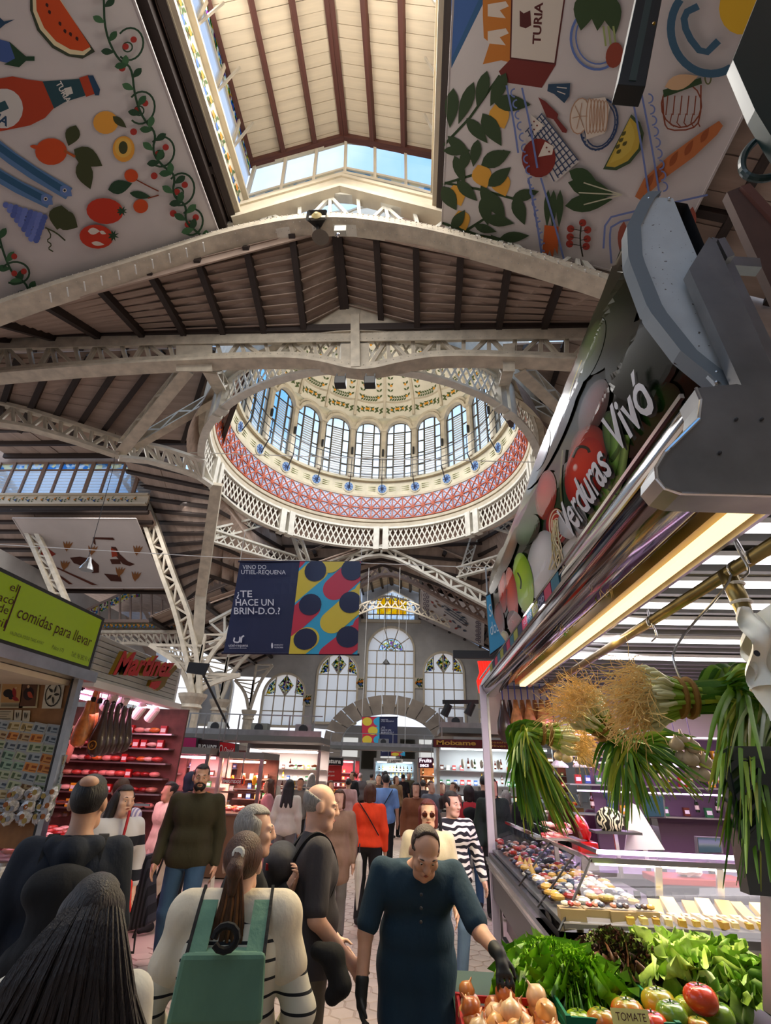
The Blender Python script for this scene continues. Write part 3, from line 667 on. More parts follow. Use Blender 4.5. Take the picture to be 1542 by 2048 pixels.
# glimpse of the side wall behind the left columns
g=struct('wall_left',(-22,38,0))
b=MB();wo=[(12,0),(46,0),(46,12),(12,12)];hs=[arch(12.3+4.8*k,15.6+4.8*k,3.6,7.6,12)for k in range(7)]
holeplate(b,[wo]+hs,(-23,0,0),(0,1,0),(0,0,1),.4);b.build('masonry',stone,g)
for h_ in hs:
 MB().poly([(-23,y,z)for y,z in h_]).build('pane',glassf,g)
 for k in range(4):yy=h_[0][0]+1.1*k;piece('glazing_bar',g,(-22.9,yy,3.6),(-22.9,yy,7),.1,.09,iron,(1,0,0))
 # ---- floor
fl=mat('worn_floor',(.40,.315,.265),.5,var=.2,scale=1.3,bump=.05)
wr_=struct('wall_right',(13.5,18,0));MB().box((13.6,18,7),(.3,56,14)).build('masonry',stone,wr_);MB().box((10.4,YA+.4,13.5),(6.6,.2,6)).build('gable_board',plankm,wr_)
wk=struct('wall_back',(-5,-9,0));MB().box((-5,-9.1,5),(38,.3,10)).box((-11.5,-9.1,11.5),(11.5,.3,4)).box((7,-9.1,11.5),(12,.3,4)).build('masonry',stone,wk)
g=struct('floor',(0,20,0))
MB().box((-5,18,-.06),(60,60,.1)).build('screed',fl,g)
hexm=mat('hex_pavers',(.44,.36,.30),.55,var=.2,scale=2)
b=MB();b.v=[]
hx=[(.115*math.cos(PI/6+PI/3*k),.115*math.sin(PI/6+PI/3*k))for k in range(6)]
b.add([(x,y,0)for x,y in hx]+[(x*.93,y*.93,.012)for x,y in hx],[(6,7,8,9,10,11)]+[(i,(i+1)%6,6+(i+1)%6,6+i)for i in range(6)])
hm=bpy.data.meshes.new('hex');hm.from_pydata(b.v,[],b.f);hm.materials.append(hexm)
cnt=0;rest=MB()
for j in range(62):
 for i in range(26):
  x=-2.9+i*.208+(j%2)*.104;y=4.6+j*.18
  if x>1.15 or cnt>5000:continue
  near=y<7.6 and x>-.6
  if near and cnt<290:o_=bpy.data.objects.new('paver',hm);COL.objects.link(o_);o_.parent=g;o_.location=V((x,y,-.011))-wl(g);cnt+=1
  else:rest.add([(v[0]+x,v[1]+y,v[2]-.011)for v in b.v],b.f)
rest.build('paving',hexm,g)['kind']='stuff'
# ================================================================ dome
DC=V((-2.1,20.2,0));NW=21;DA=PI/2+PI/NW
def cp(r,a,z):return V((DC.x+r*math.cos(a),DC.y+r*math.sin(a),z))
def ring(r0,z0,r1,z1,n=84):
 b=MB();vs=[];
 for i in range(n):
  a=2*PI*i/n;vs+=[cp(r0,a,z0),cp(r1,a,z1)]
 return b.add(vs,[(2*i,2*i+1,(2*i+3)%(2*n),(2*i+2)%(2*n))for i in range(n)])
def hoop(prof,n=84):
 b=MB();k=len(prof);vs=[cp(r,2*PI*i/n,z)for i in range(n)for r,z in prof]
 return b.add(vs,[(i*k+j,i*k+(j+1)%k,((i+1)%n)*k+(j+1)%k,((i+1)%n)*k+j)for i in range(n)for j in range(k)])
def sq(r,z,w_,h):return[(r-w_/2,z),(r+w_/2,z),(r+w_/2,z+h),(r-w_/2,z+h)]
RR=7.62
g=thing('ring_girder','white circular lattice ring girder carrying the tiled dome','girder',(DC.x,DC.y,13.7))
hoop(sq(RR,13.68,.3,.1)).build('bottom_chord',ironw,g);hoop(sq(RR,15.0,.25,.12)).build('top_chord',ironw,g)
nb=144
for i in range(nb):
 a0,a1=2*PI*i/nb,2*PI*(i+1.7)/nb
 if(i%18)in(0,17):continue
 for z0,z1 in((13.78,15.0),(15.0,13.78)):piece('brace',g,cp(RR,a0,z0),cp(RR,a1,z1),.03,.075,ironw,cp(1,a0,0)-cp(0,0,0))
for i in range(8):
 a=2*PI*i/8;d=V((-math.sin(a),math.cos(a),0));n_=V((math.cos(a),math.sin(a),0))
 MB().bar(cp(RR,a,13.6)-d*.28,cp(RR,a,15.1)-d*.28,.35,.42,tuple(n_)).bar(cp(RR,a,13.6)+d*.28,cp(RR,a,15.1)+d*.28,.35,.42,tuple(n_)).build('plate',ironw,g)
dm=struct('wall_dome',(DC.x,DC.y,15))
hoop([(7.5,15.1),(7.75,15.1),(7.85,15.3),(7.6,15.42),(7.45,15.32)]).build('moulding',cream,dm)
hoop([(7.42,15.4),(7.6,15.4),(7.6,15.62),(7.38,15.55)]).build('moulding',cream,dm)
ring(8.0,15.1,8.0,19).build('drum_skirt',iron,dm)
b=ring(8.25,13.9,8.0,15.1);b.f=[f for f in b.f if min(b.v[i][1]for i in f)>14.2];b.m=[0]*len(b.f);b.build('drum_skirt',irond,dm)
ring(7.75,15.1,8.0,15.1).build('soffit',iron,dm)
# tiled band
tr_,tw,tb=flat('terracotta_rib','b04e2c',.5),flat('blue_white_tile','b4bace',.25),flat('cobalt_tile','2c3f7c',.25)
NT=70;z0,z1,z2=15.62,16.32,17.02;ra,rb,rc=7.40,7.33,7.26
def tcell(rA,zA,rB,zB):
 a=PI/NT;b=MB();q=[cp(rA,-a,zA)-DC,cp(rA,a,zA)-DC,cp(rB,a,zB)-DC,cp(rB,-a,zB)-DC]
 c=(q[0]+q[2])/2;inn=V((-1,0,0))
 b.add(q,[(0,1,2,3)],1)
 for i in range(4):
  m_=(q[i]+q[(i+1)%4])/2;t=(q[i]+q[(i+1)%4]+c)/3
  for k in(-1,1):
   e=q[i]if k<0 else q[(i+1)%4];s=(e*.45+c*.3+m_*.25)+inn*.012
   b.add([s+(v-s)*.34+inn*.0 for v in(t,e,m_)],[(0,1,2)],2)
  b.add([t+inn*.014+(v-t)*.18 for v in(q[i],q[(i+1)%4],c)],[(0,1,2)],2)
 for p,r_ in((q[0],q[2]),(q[1],q[3]),(q[0],q[1]),(q[1],q[2])):b.bar(p+inn*.02,r_+inn*.02,.06,.05,tuple(inn),mi=0)
 me=bpy.data.meshes.new('tile_cell');me.from_pydata([tuple(v)for v in b.v],[],b.f)
 for m_ in(tr_,tw,tb):me.materials.append(m_)
 me.polygons.foreach_set('material_index',b.m);return me
for me in(tcell(ra,z0,rb,z1),tcell(rb,z1,rc,z2)):
 for i in range(NT):
  o_=bpy.data.objects.new('tile',me);COL.objects.link(o_);o_.parent=dm;o_.location=V((0,0,-15));o_.rotation_euler=(0,0,2*PI*i/NT)
hoop([(7.2,17.02),(7.4,17.02),(7.4,17.14),(7.15,17.14)]).build('moulding',cream,dm)
crm=mat('dome_cream',(.62,.56,.40),.55,var=.15,scale=1.5)
ring(7.2,17.12,7.02,18.05).build('rosette_band',crm,dm)
ring(8.0,15.1,7.7,18.0).build('rosette_band_back',crm,dm)
rg=flat('rosette_green','8f9460');rb_=flat('rosette_blue','6d8fc0',.4);rk=flat('rosette_ink','2c3c66')
for i in range(NW):
 a=DA+2*PI*(i+.5)/NW;c=cp(7.1,a,17.56);t=V((-math.sin(a),math.cos(a),0));n_=-V((math.cos(a),math.sin(a),0));u=V((0,0,1))+n_*.2
 b=MB()
 for r_,mi,o_ in((.36,0,.03),(.28,1,.045),(.1,2,.06)):b.add([c+n_*o_+(t*math.cos(q)+u*math.sin(q))*r_ for q in[PI*k/8 for k in range(16)]],[tuple(range(16))],mi)
 for k in range(8):
  q=PI*k/4;b.bar(c+n_*.055+(t*math.cos(q)+u*math.sin(q))*.1,c+n_*.055+(t*math.cos(q)+u*math.sin(q))*.26,.02,.02,tuple(n_),mi=2)
 b.build('rosette',[crm,rb_,rk],dm)
 b=MB()
 for s_ in(-1,1):
  for z in(-.12,0,.12):b.bar(c+n_*.03+t*.42*s_+u*z,c+n_*.03+t*.95*s_+u*z,.02,.03,tuple(n_))
 b.build('painted_lines',rg,dm)
hoop([(6.85,18.0),(7.3,18.0),(7.3,18.14),(6.8,18.14)]).build('sill',crm,dm)
# arched dome windows: piers, frame, panes, louvre
gf=flat('window_frame_grey','4a4438',.5);RW=6.95;ZB,ZS,ZT=18.14,21.7,22.5
hw=PI/NW*.80;ribm=mat('dome_rib',(.55,.49,.38),.6,var=.2,scale=2)
def ap(i,u,z,dr=0):return cp(RW+dr,DA+2*PI*i/NW+u*hw,z)
def top(u):return ZS+(ZT-ZS)*math.sqrt(max(0,1-u*u))
for i in range(NW):
 a=DA+2*PI*i/NW;pier=a+PI/NW
 MB().poly([cp(RW-.22,pier-PI/NW*.13,ZB),cp(RW-.22,pier+PI/NW*.13,ZB),cp(RW,pier+PI/NW*.22,ZB),cp(RW+.2,pier+PI/NW*.2,ZB),cp(RW+.2,pier-PI/NW*.2,ZB),cp(RW,pier-PI/NW*.22,ZB)],(0,0,4.2)).build('pier',ribm,dm)
 # spandrel wall above the arch
 b=MB();us=[-1.25+2.5*k/14 for k in range(15)]
 vs=[ap(i,u,top(min(1,max(-1,u))))for u in us]+[ap(i,u,23.1)for u in us]
 b.add(vs,[(k,k+1,16+k,15+k)for k in range(14)]).build('spandrel',crm,dm)
 # scalloped moulding, garland band
 for z_,r_,w_,h_ in((.08,-.2,.34,.2),(.42,-.1,.2,.14)):
  MB().sweep([ap(i,u,top(min(1,max(-1,u)))+z_,r_)for u in us],w_,h_,up=(0,0,1)).build('scalloped_moulding',ribm,dm)
 for k in range(4):
  ua,ub=-1+2*k/4 if k else-1,-1+2*(k+1)/4
  zs_=[ZB+(ZS-ZB)*j/4 for j in range(5)]
  for j in range(4):
   if k in(1,2):continue
   MB().quad(ap(i,ua,zs_[j]),ap(i,ub,zs_[j]),ap(i,ub,zs_[j+1]),ap(i,ua,zs_[j+1])).build('pane',glassc,dm)
 b=MB()
 for j in range(20):z=ZB+.1+j*.175;b.bar(ap(i,-.42,z),ap(i,.42,z),.02,.09,(0,0,1))
 o_=b.build('louvre',flat('louvre_grey','b9bcc0',.4),dm);o_['kind']='stuff'
 MB().poly([ap(i,-1,ZS)]+[ap(i,u,top(u))for u in[-1+2*k/10 for k in range(11)]]+[ap(i,1,ZS)]).build('arched_pane',glassc,dm)
 b=MB()
 for u in(-.98,-.45,.45,.98):b.bar(ap(i,u,ZB,-.03),ap(i,u,top(u),-.03),.09,.07,tuple(ap(i,u,0)-V((DC.x,DC.y,0))))
 for j in range(1,5):b.bar(ap(i,-1,ZB+(ZS-ZB)*j/4,-.03),ap(i,-.45,ZB+(ZS-ZB)*j/4,-.03),.06,.06);b.bar(ap(i,.45,ZB+(ZS-ZB)*j/4,-.03),ap(i,1,ZB+(ZS-ZB)*j/4,-.03),.06,.06)
 b.bar(ap(i,-.45,ZS,-.03),ap(i,.45,ZS,-.03),.06,.06).sweep([ap(i,u,top(u),-.03)for u in[-1+2*k/10 for k in range(11)]],.08,.08).build('window_frame',gf,dm)
 MB().box(cp(RW-.3,pier,20),(.12,.12,.5)).build('floodlight',black,dm)
 # garland band and vaulted segments
gl,go=flat('garland_green','4c5a34'),flat('lemon_orange','d9952e')
pale=mat('dome_vault_paint',(.70,.66,.55),.6,var=.1,scale=1.2)
def vr(t):return 6.75*math.cos(t)**.8,22.9+4.6*math.sin(t)
for i in range(NW):
 a=DA+2*PI*i/NW;w_=PI/NW
 b=MB();P_=lambda u,t:cp(vr(t)[0]+.18*(1-u*u)*math.cos(t),a+u*w_,vr(t)[1])
 b.grid(lambda u,v:P_(u*2-1,v*1.45),6,9).build('vault_segment',pale,dm,smooth=True)
 b=MB();b.sweep([cp(vr(t)[0]-.06,a+w_,vr(t)[1])for t in[k*1.45/9 for k in range(10)]],.16,.18,up=(0,0,1)).build('vault_rib',ribm,dm)
 b=MB()
 def leaf(u,t,l,th,mi,rot):
  p=P_(u,t);e1=(P_(u+.05,t)-p).normalized();e2=(P_(u,t+.02)-p).normalized();n_=e1.cross(e2).normalized()
  if n_.dot(V((DC.x,DC.y,p.z-3))-p)<0:n_=-n_
  d=e1*math.cos(rot)+e2*math.sin(rot);s_=n_.cross(d)
  p=p+n_*.04
  if mi==0:b.add([p,p+d*l*.5+s_*l*.25,p+d*l,p+d*l*.5-s_*l*.25],[(0,1,2,3)],0)
  else:b.add([p+n_*.01+(d*math.cos(q)+s_*math.sin(q))*l*.5 for q in[k*PI/4 for k in range(8)]],[tuple(range(8))],1)
 for k in range(12):
  u=-.85+1.7*k/11;t=.10+.07*(1-u*u)
  for q in(-1,1):leaf(u,t,.3,0,0,PI*(k%2)+q*.7)
  if k in(4,6,7,9):leaf(u,t,.17,0,1,0)
 for s_ in(-1,1):
  for k in range(9):
   t=.34+k*.085;u=s_*(.62-.02*k)
   for q in(-1,1):leaf(u,t,.28,0,0,PI/2+q*.8)
   if k%2==0:leaf(u*.92,t,.17,0,1,0)
 for k in range(7):
  u=-.5+k/6;
  for q in(-1,1):leaf(u,.33,.26,0,0,q*.8)
 b.build('lemon_garland',[gl,go],dm)
 b=MB();b.sweep([P_(u,.27)+V((0,0,0))for u in[-1+2*k/8 for k in range(9)]],.1,.12).build('scalloped_moulding',ribm,dm)
 # balustrade of thin black iron
g=thing('balustrade','thin black iron railing circling the foot of the dome windows','railing',(DC.x,DC.y,18.1))
for r_,z in((6.55,18.25),(6.5,18.8),(6.5,19.35)):hoop(sq(r_,z,.035,.035)).build('rail',black,g)
for i in range(NW):
 a=DA+2*PI*(i+.5)/NW
 b=MB();b.bar(cp(6.5,a,18.14),cp(6.5,a,19.4),.04,.04);b.bar(cp(6.5,a,18.2),cp(6.95,a,17.3),.05,.04).build('baluster',black,g)
 # boards filling the roof between dome and the right-hand slopes
roof((5.6,13.2,16.2),(5.9,28,16.2),(13,13.2,13),(13,28,13),20,8)
# right transept ribs beside the dome, mostly behind the fruit sign
MB().sweep([PY(1060,800,19),PY(1095,850,19.6),PY(1110,930,20)],.3,.3,nrm=(0,1,0)).build('tmp',iron)
bpy.data.objects.remove(bpy.data.objects['tmp'])
area('dome_uplight',(DC.x,DC.y,18.3),6,480,(1,.93,.8),(DC.x,DC.y,30))
# ================================================================ printed cloths and banners
class Print:
 """flat print laid on a plane; shapes given as outlines, each colour one material"""
 def __init__(s,fn,n,lift=.0007):s.fn=fn;s.n=V(n).normalized();s.b=MB();s.cols=[];s.k=0;s.lift=lift
 def ci(s,c):
  if c not in s.cols:s.cols.append(c)
  return s.cols.index(c)
 def poly(s,pts,c):
  s.k+=1;n=s.n*(.012+s.k*s.lift)
  if len(pts)>8:
   m_=[sum(p[0]for p in pts)/len(pts),sum(p[1]for p in pts)/len(pts)]
  s.b.add([s.fn(*p)+n for p in pts],[tuple(range(len(pts)))],s.ci(c))
 def disc(s,x,y,rx,ry=None,c='000000',rot=0,n=18):
  ry=ry or rx;ca,sa=math.cos(rot),math.sin(rot)
  s.poly([(x+rx*math.cos(t)*ca-ry*math.sin(t)*sa,y+rx*math.cos(t)*sa+ry*math.sin(t)*ca)for t in[2*PI*i/n for i in range(n)]],c)
 def leaf(s,x,y,L,W,ang,c,n=6):
  a=math.radians(ang);d=(math.cos(a),math.sin(a));e=(-d[1],d[0]);pts=[]
  for i in range(n+1):t=i/n;w_=W/2*math.sin(PI*t**.8);pts.append((x+d[0]*(t-.5)*L+e[0]*w_,y+d[1]*(t-.5)*L+e[1]*w_))
  for i in range(n-1,0,-1):t=i/n;w_=W/2*math.sin(PI*t**.8);pts.append((x+d[0]*(t-.5)*L-e[0]*w_,y+d[1]*(t-.5)*L-e[1]*w_))
  s.poly(pts,c)
 def line(s,pts,w,c,smooth=1):
  pts=[(p.x,p.y)for p in smoothpts([V((*p,0))for p in pts],smooth)];s.k+=1;n=s.n*(.012+s.k*s.lift);vs=[]
  for i,p in enumerate(pts):
   a,b=pts[max(i-1,0)],pts[min(i+1,len(pts)-1)];dx,dy=b[0]-a[0],b[1]-a[1];L=math.hypot(dx,dy)or 1;ox,oy=-dy/L*w/2,dx/L*w/2
   vs+=[s.fn(p[0]+ox,p[1]+oy)+n,s.fn(p[0]-ox,p[1]-oy)+n]
  s.b.add(vs,[(2*i,2*i+1,2*i+3,2*i+2)for i in range(len(pts)-1)],s.ci(c))
 def circ(s,x,y,rx,ry,w,c,a0=0,a1=360,rot=0):
  n=16;ca,sa=math.cos(rot),math.sin(rot)
  s.line([(x+rx*math.cos(t)*ca-ry*math.sin(t)*sa,y+rx*math.cos(t)*sa+ry*math.sin(t)*ca)for t in[math.radians(a0+(a1-a0)*i/n)for i in range(n+1)]],w,c,0)
 def text(s,t,x,y,x2,y2,h,c,**k):
  """lettering from (x,y) to (x2,y2) (baseline), letter height h"""
  vs,fs=textgeo(t,1,0,**k)
  if not vs:return
  s.k+=1;n=s.n*(.012+s.k*s.lift);xs=[v[0]for v in vs];x0=min(xs);L=max(xs)-x0;ux,uy=(x2-x)/L,(y2-y)/L;l=math.hypot(ux,uy);vx,vy=uy/l*h*1.4,-ux/l*h*1.4
  s.b.add([s.fn(x+(v[0]-x0)*ux+v[1]*vx,y+(v[0]-x0)*uy+v[1]*vy)+n for v in vs],fs,s.ci(c))
 def build(s,name,parent,rough=.75,coat=0):return s.b.build(name,[flat('print_'+c+('g' if coat else ''),c,rough,coat=coat)for c in s.cols],parent)
cloth=mat('canopy_cloth',(.55,.50,.48),.85,var=.05,scale=1,bump=.05)
def canopy(name,label,quad,pr,group=None,near_wave=.0):
 cx=sum((V(q)for q in quad),V((0,0,0)))/4;g=thing(name,label,'canopy',tuple(cx),group)
 a,b,c,d=[V(q)for q in quad];n=(b-a).cross(d-a).normalized()*.012
 m_=MB();m_.grid(lambda u,v:lerp(lerp(a,b,u),lerp(d,c,u),v),12,12);m_.grid(lambda u,v:lerp(lerp(a,b,u),lerp(d,c,u),v)+n,12,12);m_.build('cloth',cloth,g)
 MB().bar(a,b,.05,.05).bar(b,c,.05,.05).bar(c,d,.05,.05).bar(d,a,.05,.05).build('hem_batten',cloth,g)
 pr.build('printed_pattern',g,.85);return g
OFF=.62
def cz_l(x):return zs(x)-OFF
nl=(SL,0,-1)
fL=lambda x,y:PP(x,y,(LX,YA,cz_l(LX)),(-SL,0,1))
xr=(fL(275,0).x+fL(440,485).x)/2;yb=min(fL(440,487).y,YA+.05)
P=Print(fL,nl)
DG,OL,RD,OR,YE,BL,NV,WH,CR='24402a','3b4023','a8321c','c0481c','d9973a','41588f','24405a','d8d2cc','cfc4b8'
P.poly([(60,-6),(60,20),(74,60),(104,95),(135,112),(165,117),(190,103),(186,97),(150,45),(118,-6)],'3a4030')
P.poly([(65,-6),(66,22),(80,58),(108,90),(140,108),(168,110),(182,98),(150,45),(118,-6)],'d9c9a0')
P.poly([(72,-6),(73,20),(88,55),(112,82),(140,98),(165,102),(181,93),(150,45),(116,-6)],OR)
for q in((94,10),(99,24),(120,47),(130,62),(141,68),(154,77)):P.leaf(q[0],q[1],10,6,70,'3a1a12')
P.poly([(-30,40),(-5,30),(8,42),(30,38),(10,48),(-4,60),(-30,70)],NV)
P.poly([(-30,80),(0,78),(20,84),(38,102),(30,128),(0,122),(-30,120)],BL);P.poly([(18,82),(38,100),(52,112),(69,112),(69,121),(52,121),(38,134),(8,128),(30,116)],DG)
P.poly([(-80,150),(0,156),(25,152),(55,158),(85,162),(100,190),(108,215),(90,235),(60,250),(0,262),(-80,270)],'a63b1e')
P.poly([(85,162),(160,157),(172,190),(130,203),(108,216)],'24444c');P.poly([(158,155),(177,149),(192,186),(172,193)],'a63b1e');P.poly([(175,150),(186,150),(200,178),(198,190),(190,190)],NV)
P.disc(8,216,38,40,'c5c0ba');P.text('MA',-22,236,14,252,18,NV,bold=.03);P.poly([(-10,208),(10,200),(18,216),(0,224)],'2b4c54')
P.text('TURIA',111,166,133,206,12,'d0ccc4',bold=.02);P.poly([(128,176),(142,172),(146,186),(132,190)],'c9c4bc');P.text('VALENCIA',122,180,132,200,3,'d0ccc4')
P.disc(211,244,25,23,YE);P.leaf(239,243,36,15,40,OL);P.disc(247,297,22,26,YE);P.disc(246,294,17,20,'d8a94e');P.disc(246,294,9,13,OL)
P.disc(102,302,32,27,OR);P.leaf(72,293,26,8,10,OR);P.leaf(144,270,44,30,110,OL);P.leaf(176,314,66,38,30,OL);P.leaf(170,348,62,34,70,OL);P.line([(128,300),(150,312)],5,'a8501f')
P.leaf(240,372,50,28,-15,DG);P.disc(262,350,14,13,OR,.5);P.line([(272,358),(298,372),(317,381)],2.5,'7a3418');P.disc(281,411,15,14,OR);P.leaf(281,389,46,15,12,DG);P.line([(295,395),(317,389)],2.5,'7a3418')
for(a,b)in(((-40,265),(138,386)),((-60,310),(100,403))):
 P.line([a,((a[0]+b[0])/2-4,(a[1]+b[1])/2+6),b],26,'54759e',1);P.line([a,((a[0]+b[0])/2-2,(a[1]+b[1])/2+2),b],13,'2d5574',1);P.leaf(b[0]-6,b[1]-5,30,22,40,'5f78ab');P.disc(b[0]-9,b[1]-7,4,4,CR);P.disc(b[0]-9,b[1]-7,2.4,2.4,'222222')
rg_=random.Random(3)
for j in range(8):
 for i in range(9-j):P.disc(12+i*9.6+j*7.2+rg_.uniform(-1,1),408+j*9.6+i*3.0+rg_.uniform(-1,1),6.2,6.2,['5c6cae','6a79ba','4f5f9f'][(i+j)%3],n=10)
P.leaf(118,432,50,44,100,OL);P.leaf(135,440,46,40,30,OL);P.line([(90,452),(112,462),(130,478)],3,OL);P.line([(95,455),(103,470),(92,478),(104,486),(95,494),(106,500)],2.5,OL)
P.disc(209,419,37,26,'b8331c',.1);[P.leaf(243,419,22,5,a,DG)for a in(-60,-20,20,60)];P.disc(192,470,34,24,'b8331c',.1)
P.leaf(187,459,24,14,0,CR);P.leaf(205,462,14,7,20,CR);P.leaf(195,484,26,9,8,CR);[P.leaf(226,468,24,5,a,DG)for a in(-70,-25,20,70)]
def vineprint(P,pts,side=1,st=1):
 sp=smoothpts([V((*p,0))for p in pts],2);P.line(pts,4.5,DG,2);n=len(sp)
 for i in range(0,n-1,2):
  p=sp[i];a=math.degrees(math.atan2(sp[i+1].y-p.y,sp[i+1].x-p.x));sg=1 if(i//2)%2 else-1
  P.leaf(p.x+sg*11*st,p.y+3,27,14,a+sg*55,['2f5234','3d6240','24402a'][i%3])
for k,(x,y,r)in enumerate(((258,85,27),(281,212,27),(322,300,25),(360,375,27),(382,440,22))):
 P.circ(x,y,r,r*1.2,4,DG,-150,120,.2);P.circ(x-4,y+6,r*.35,r*.35,3,DG)
 for q in((-8,8),(8,-6)):P.disc(x+q[0],y+q[1]-3,6.5,6.5,'9c2f26',n=12)
 P.disc(x-15,y+48,7,7,'9c2f26',n=12)
vineprint(P,[(206,-14),(208,60),(235,118),(262,128),(268,190),(285,235),(312,262),(302,300),(325,330),(350,345),(342,388),(372,405),(368,440),(395,462),(424,486)])
vineprint(P,[(-60,380),(-5,455),(6,500),(25,545),(52,560),(60,590),(95,584)]);P.circ(30,540,28,22,4,DG,-150,120);P.disc(28,541,6,6,'9c2f26');P.disc(47,537,6,6,'9c2f26');P.disc(28,507,6,6,'9c2f26')
canopy('printed_canopy','hanging cloth canopy printed with a watermelon slice, a bottle, fish and a berry vine',[(xr,.5,cz_l(xr)),(xr,yb,cz_l(xr)),(-14.5,yb,cz_l(-14.5)),(-14.5,.5,cz_l(-14.5))],P)
# ---- right canopy
fR=lambda x,y:PP(x,y,(RX,YA,cz_l(RX)),(SL,0,1))
xl,xq=(fR(903,0).x+fR(887,440).x)/2,(fR(1376,435).x+fR(1500,220).x)/2
P=Print(fR,(-SL,0,-1))
P.poly([(903,-10),(975,-10),(903,136)],'345a80');P.poly([(903,-10),(962,-10),(903,118)],'3f5f96')
P.poly([(966,-10),(1024,-10),(1022,125),(1003,120),(966,128),(980,85),(968,75),(966,30)],'b8702c')
for y in(8,62):P.poly([(976,y),(1012,y-6),(1018,y+4),(1000,y+12),(1012,y+28),(976,y+24)],'cdbfb0');
P.poly([(1023,-10),(1132,-10),(1112,129),(1020,117)],'50211f');P.poly([(1026,-10),(1129,-10),(1109,125),(1023,114)],'c9beb0');P.poly([(998,142),(1022,117),(1112,129),(1084,175),(1010,164)],'6b2a24')
P.text('TURIA',1081,88,1086,4,16,'50211f',bold=.03);P.poly([(1040,52),(1040,20),(1048,26),(1061,20),(1063,50),(1052,56)],'50211f')
for(a,b)in(((888,290),(940,235)),((940,235),(1000,150)),((885,368),(960,345)),((960,345),(1010,300)),((890,365),(960,378)),((960,378),(1040,400)),((885,445),(960,470)),((960,470),(1020,480)),((925,465),(980,430))):P.line([a,b],5,'2c3f22',0)
for q in((1000,232,42),(965,352,40),(1003,368,40),(915,390,36),(925,440,34),(960,487,30)):P.leaf(q[0],q[1],q[2]*1.25,q[2],70,'d0983c')
for q in((904,215,80,28,95),(933,205,90,26,110),(965,178,78,26,105),(997,178,74,28,115),(1025,205,76,34,5),(985,258,76,34,60),(955,260,66,26,50),(921,295,70,24,45),(915,300,56,20,0),(952,305,56,22,100),(993,315,66,34,-25),(930,320,40,22,100),(920,338,60,22,70),(1000,352,60,28,-40),(900,395,56,30,60),(935,380,58,24,45),(980,400,70,26,60),(1052,388,56,24,-15),(1040,420,60,28,70),(995,410,66,26,60),(972,420,60,26,80),(1000,440,60,24,10),(918,437,46,22,-55),(972,456,46,18,15),(1030,472,60,22,-5),(1000,492,60,20,55)):P.leaf(*q,'34442a')
P.circ(1195,75,52,62,5,'5b70a8',60,250);P.circ(1197,72,44,54,3,'5b70a8',60,250)
for q in((1170,20,80,45,100),(1200,15,90,44,95),(1225,25,84,40,80)):P.leaf(*q,'36482a')
for x in(1208,1218,1228):P.line([(x,50),(x+5,90)],4,'8f9a60',0)
P.disc(1230,108,17,26,'8a3f2e',.2)
P.poly([(1098,166),(1142,164),(1140,190),(1130,204),(1110,186),(1096,180)],'2b4258');P.line([(1115,172),(1135,174)],2,CR,0);P.line([(1116,180),(1132,186)],2,CR,0)
P.poly([(1078,192),(1092,200),(1118,226),(1116,234),(1136,258),(1134,264),(1126,262),(1108,236),(1095,232)],'6f2a26')
P.poly([(1052,262),(1085,222),(1160,320),(1112,362),(1090,345)],'bfb9b4')
for k in range(11):P.line([(1052+k*6.5,262+k*8.6),(1086+k*7,224+k*9)],2.2,'33415f',0)
for k in range(7):P.line([(1056+k*5,256-k*5),(1110+k*8,360-k*7)],2.2,'33415f',0)
P.disc(1079,313,34,39,'7a2a22');P.poly([(1078,311),(1092,280),(1109,290),(1106,306)],'d3c8bb');P.poly([(1063,226),(1090,248),(1070,268)],'d3c8bb')
for x,y in((1070,240),(1076,248),(1070,256),(1095,292),(1100,300)):P.disc(x,y,2,2,'6f2a26',n=6)
P.circ(1200,245,36,52,4,'2f4060',-120,170,.25);P.circ(1202,247,29,44,3,'2f4060',-120,170,.25)
for k in range(22):t=-1.6+k*.2;P.disc(1202+33*math.cos(t)-8*math.sin(t),246+50*math.sin(t),2.4,2.4,'2f4060',n=6)
P.disc(1162,228,19,36,'cdbfb0',.15);P.circ(1162,228,19,36,2.5,'a8846a',0,360,.15);P.poly([(1178,195),(1212,190),(1222,210),(1212,262),(1175,275),(1170,240)],'cdbfb0')
for k in range(6):P.circ(1180+k*6.5,228,5,36-k,2,'a8846a',0,360,.05)
for k in range(6):P.line([(1162,228),(1162+15*math.cos(k),228+28*math.sin(k))],1.6,'a8846a',0)
a_=[(1265,224),(1282,240),(1290,262),(1284,295),(1262,322),(1235,336),(1208,334)];P.poly(a_,'3a4a30');P.poly([(1263,230),(1278,246),(1284,264),(1279,292),(1258,317),(1232,330),(1214,328)],'b79a3c');P.poly([(1262,236),(1270,255),(1272,272),(1264,296),(1246,312),(1222,322)],'c0a548')
for q in((1245,275),(1238,288),(1250,262),(1252,282),(1240,298)):P.leaf(q[0],q[1],13,7,-45,'4f4a20')
P.circ(1365,205,40,45,3,'7a3a22',0,360,.1);P.poly([(1328,175),(1404,150),(1406,162),(1330,190)],'2f4426');P.leaf(1365,158,70,30,-18,'c9a27c');P.circ(1418,150,6,13,3,'5a5e36')
P.line([(1328,188),(1330,240),(1340,256),(1385,254),(1403,236),(1404,165)],3,'7a3a22');
for k in range(5):P.line([(1338+k*14,186),(1334+k*14,225),(1346+k*14,222),(1342+k*14,240),(1350+k*13,248)],2.5,'7a3a22',0)
P.poly([(1272,388),(1290,352),(1340,306),(1400,262),(1440,236),(1448,246),(1436,264),(1390,308),(1330,352),(1285,396)],'b0663a')
for q in((1302,356),(1324,336),(1350,312),(1380,290),(1412,264)):P.leaf(q[0],q[1],36,12,-62,'8f4a26')
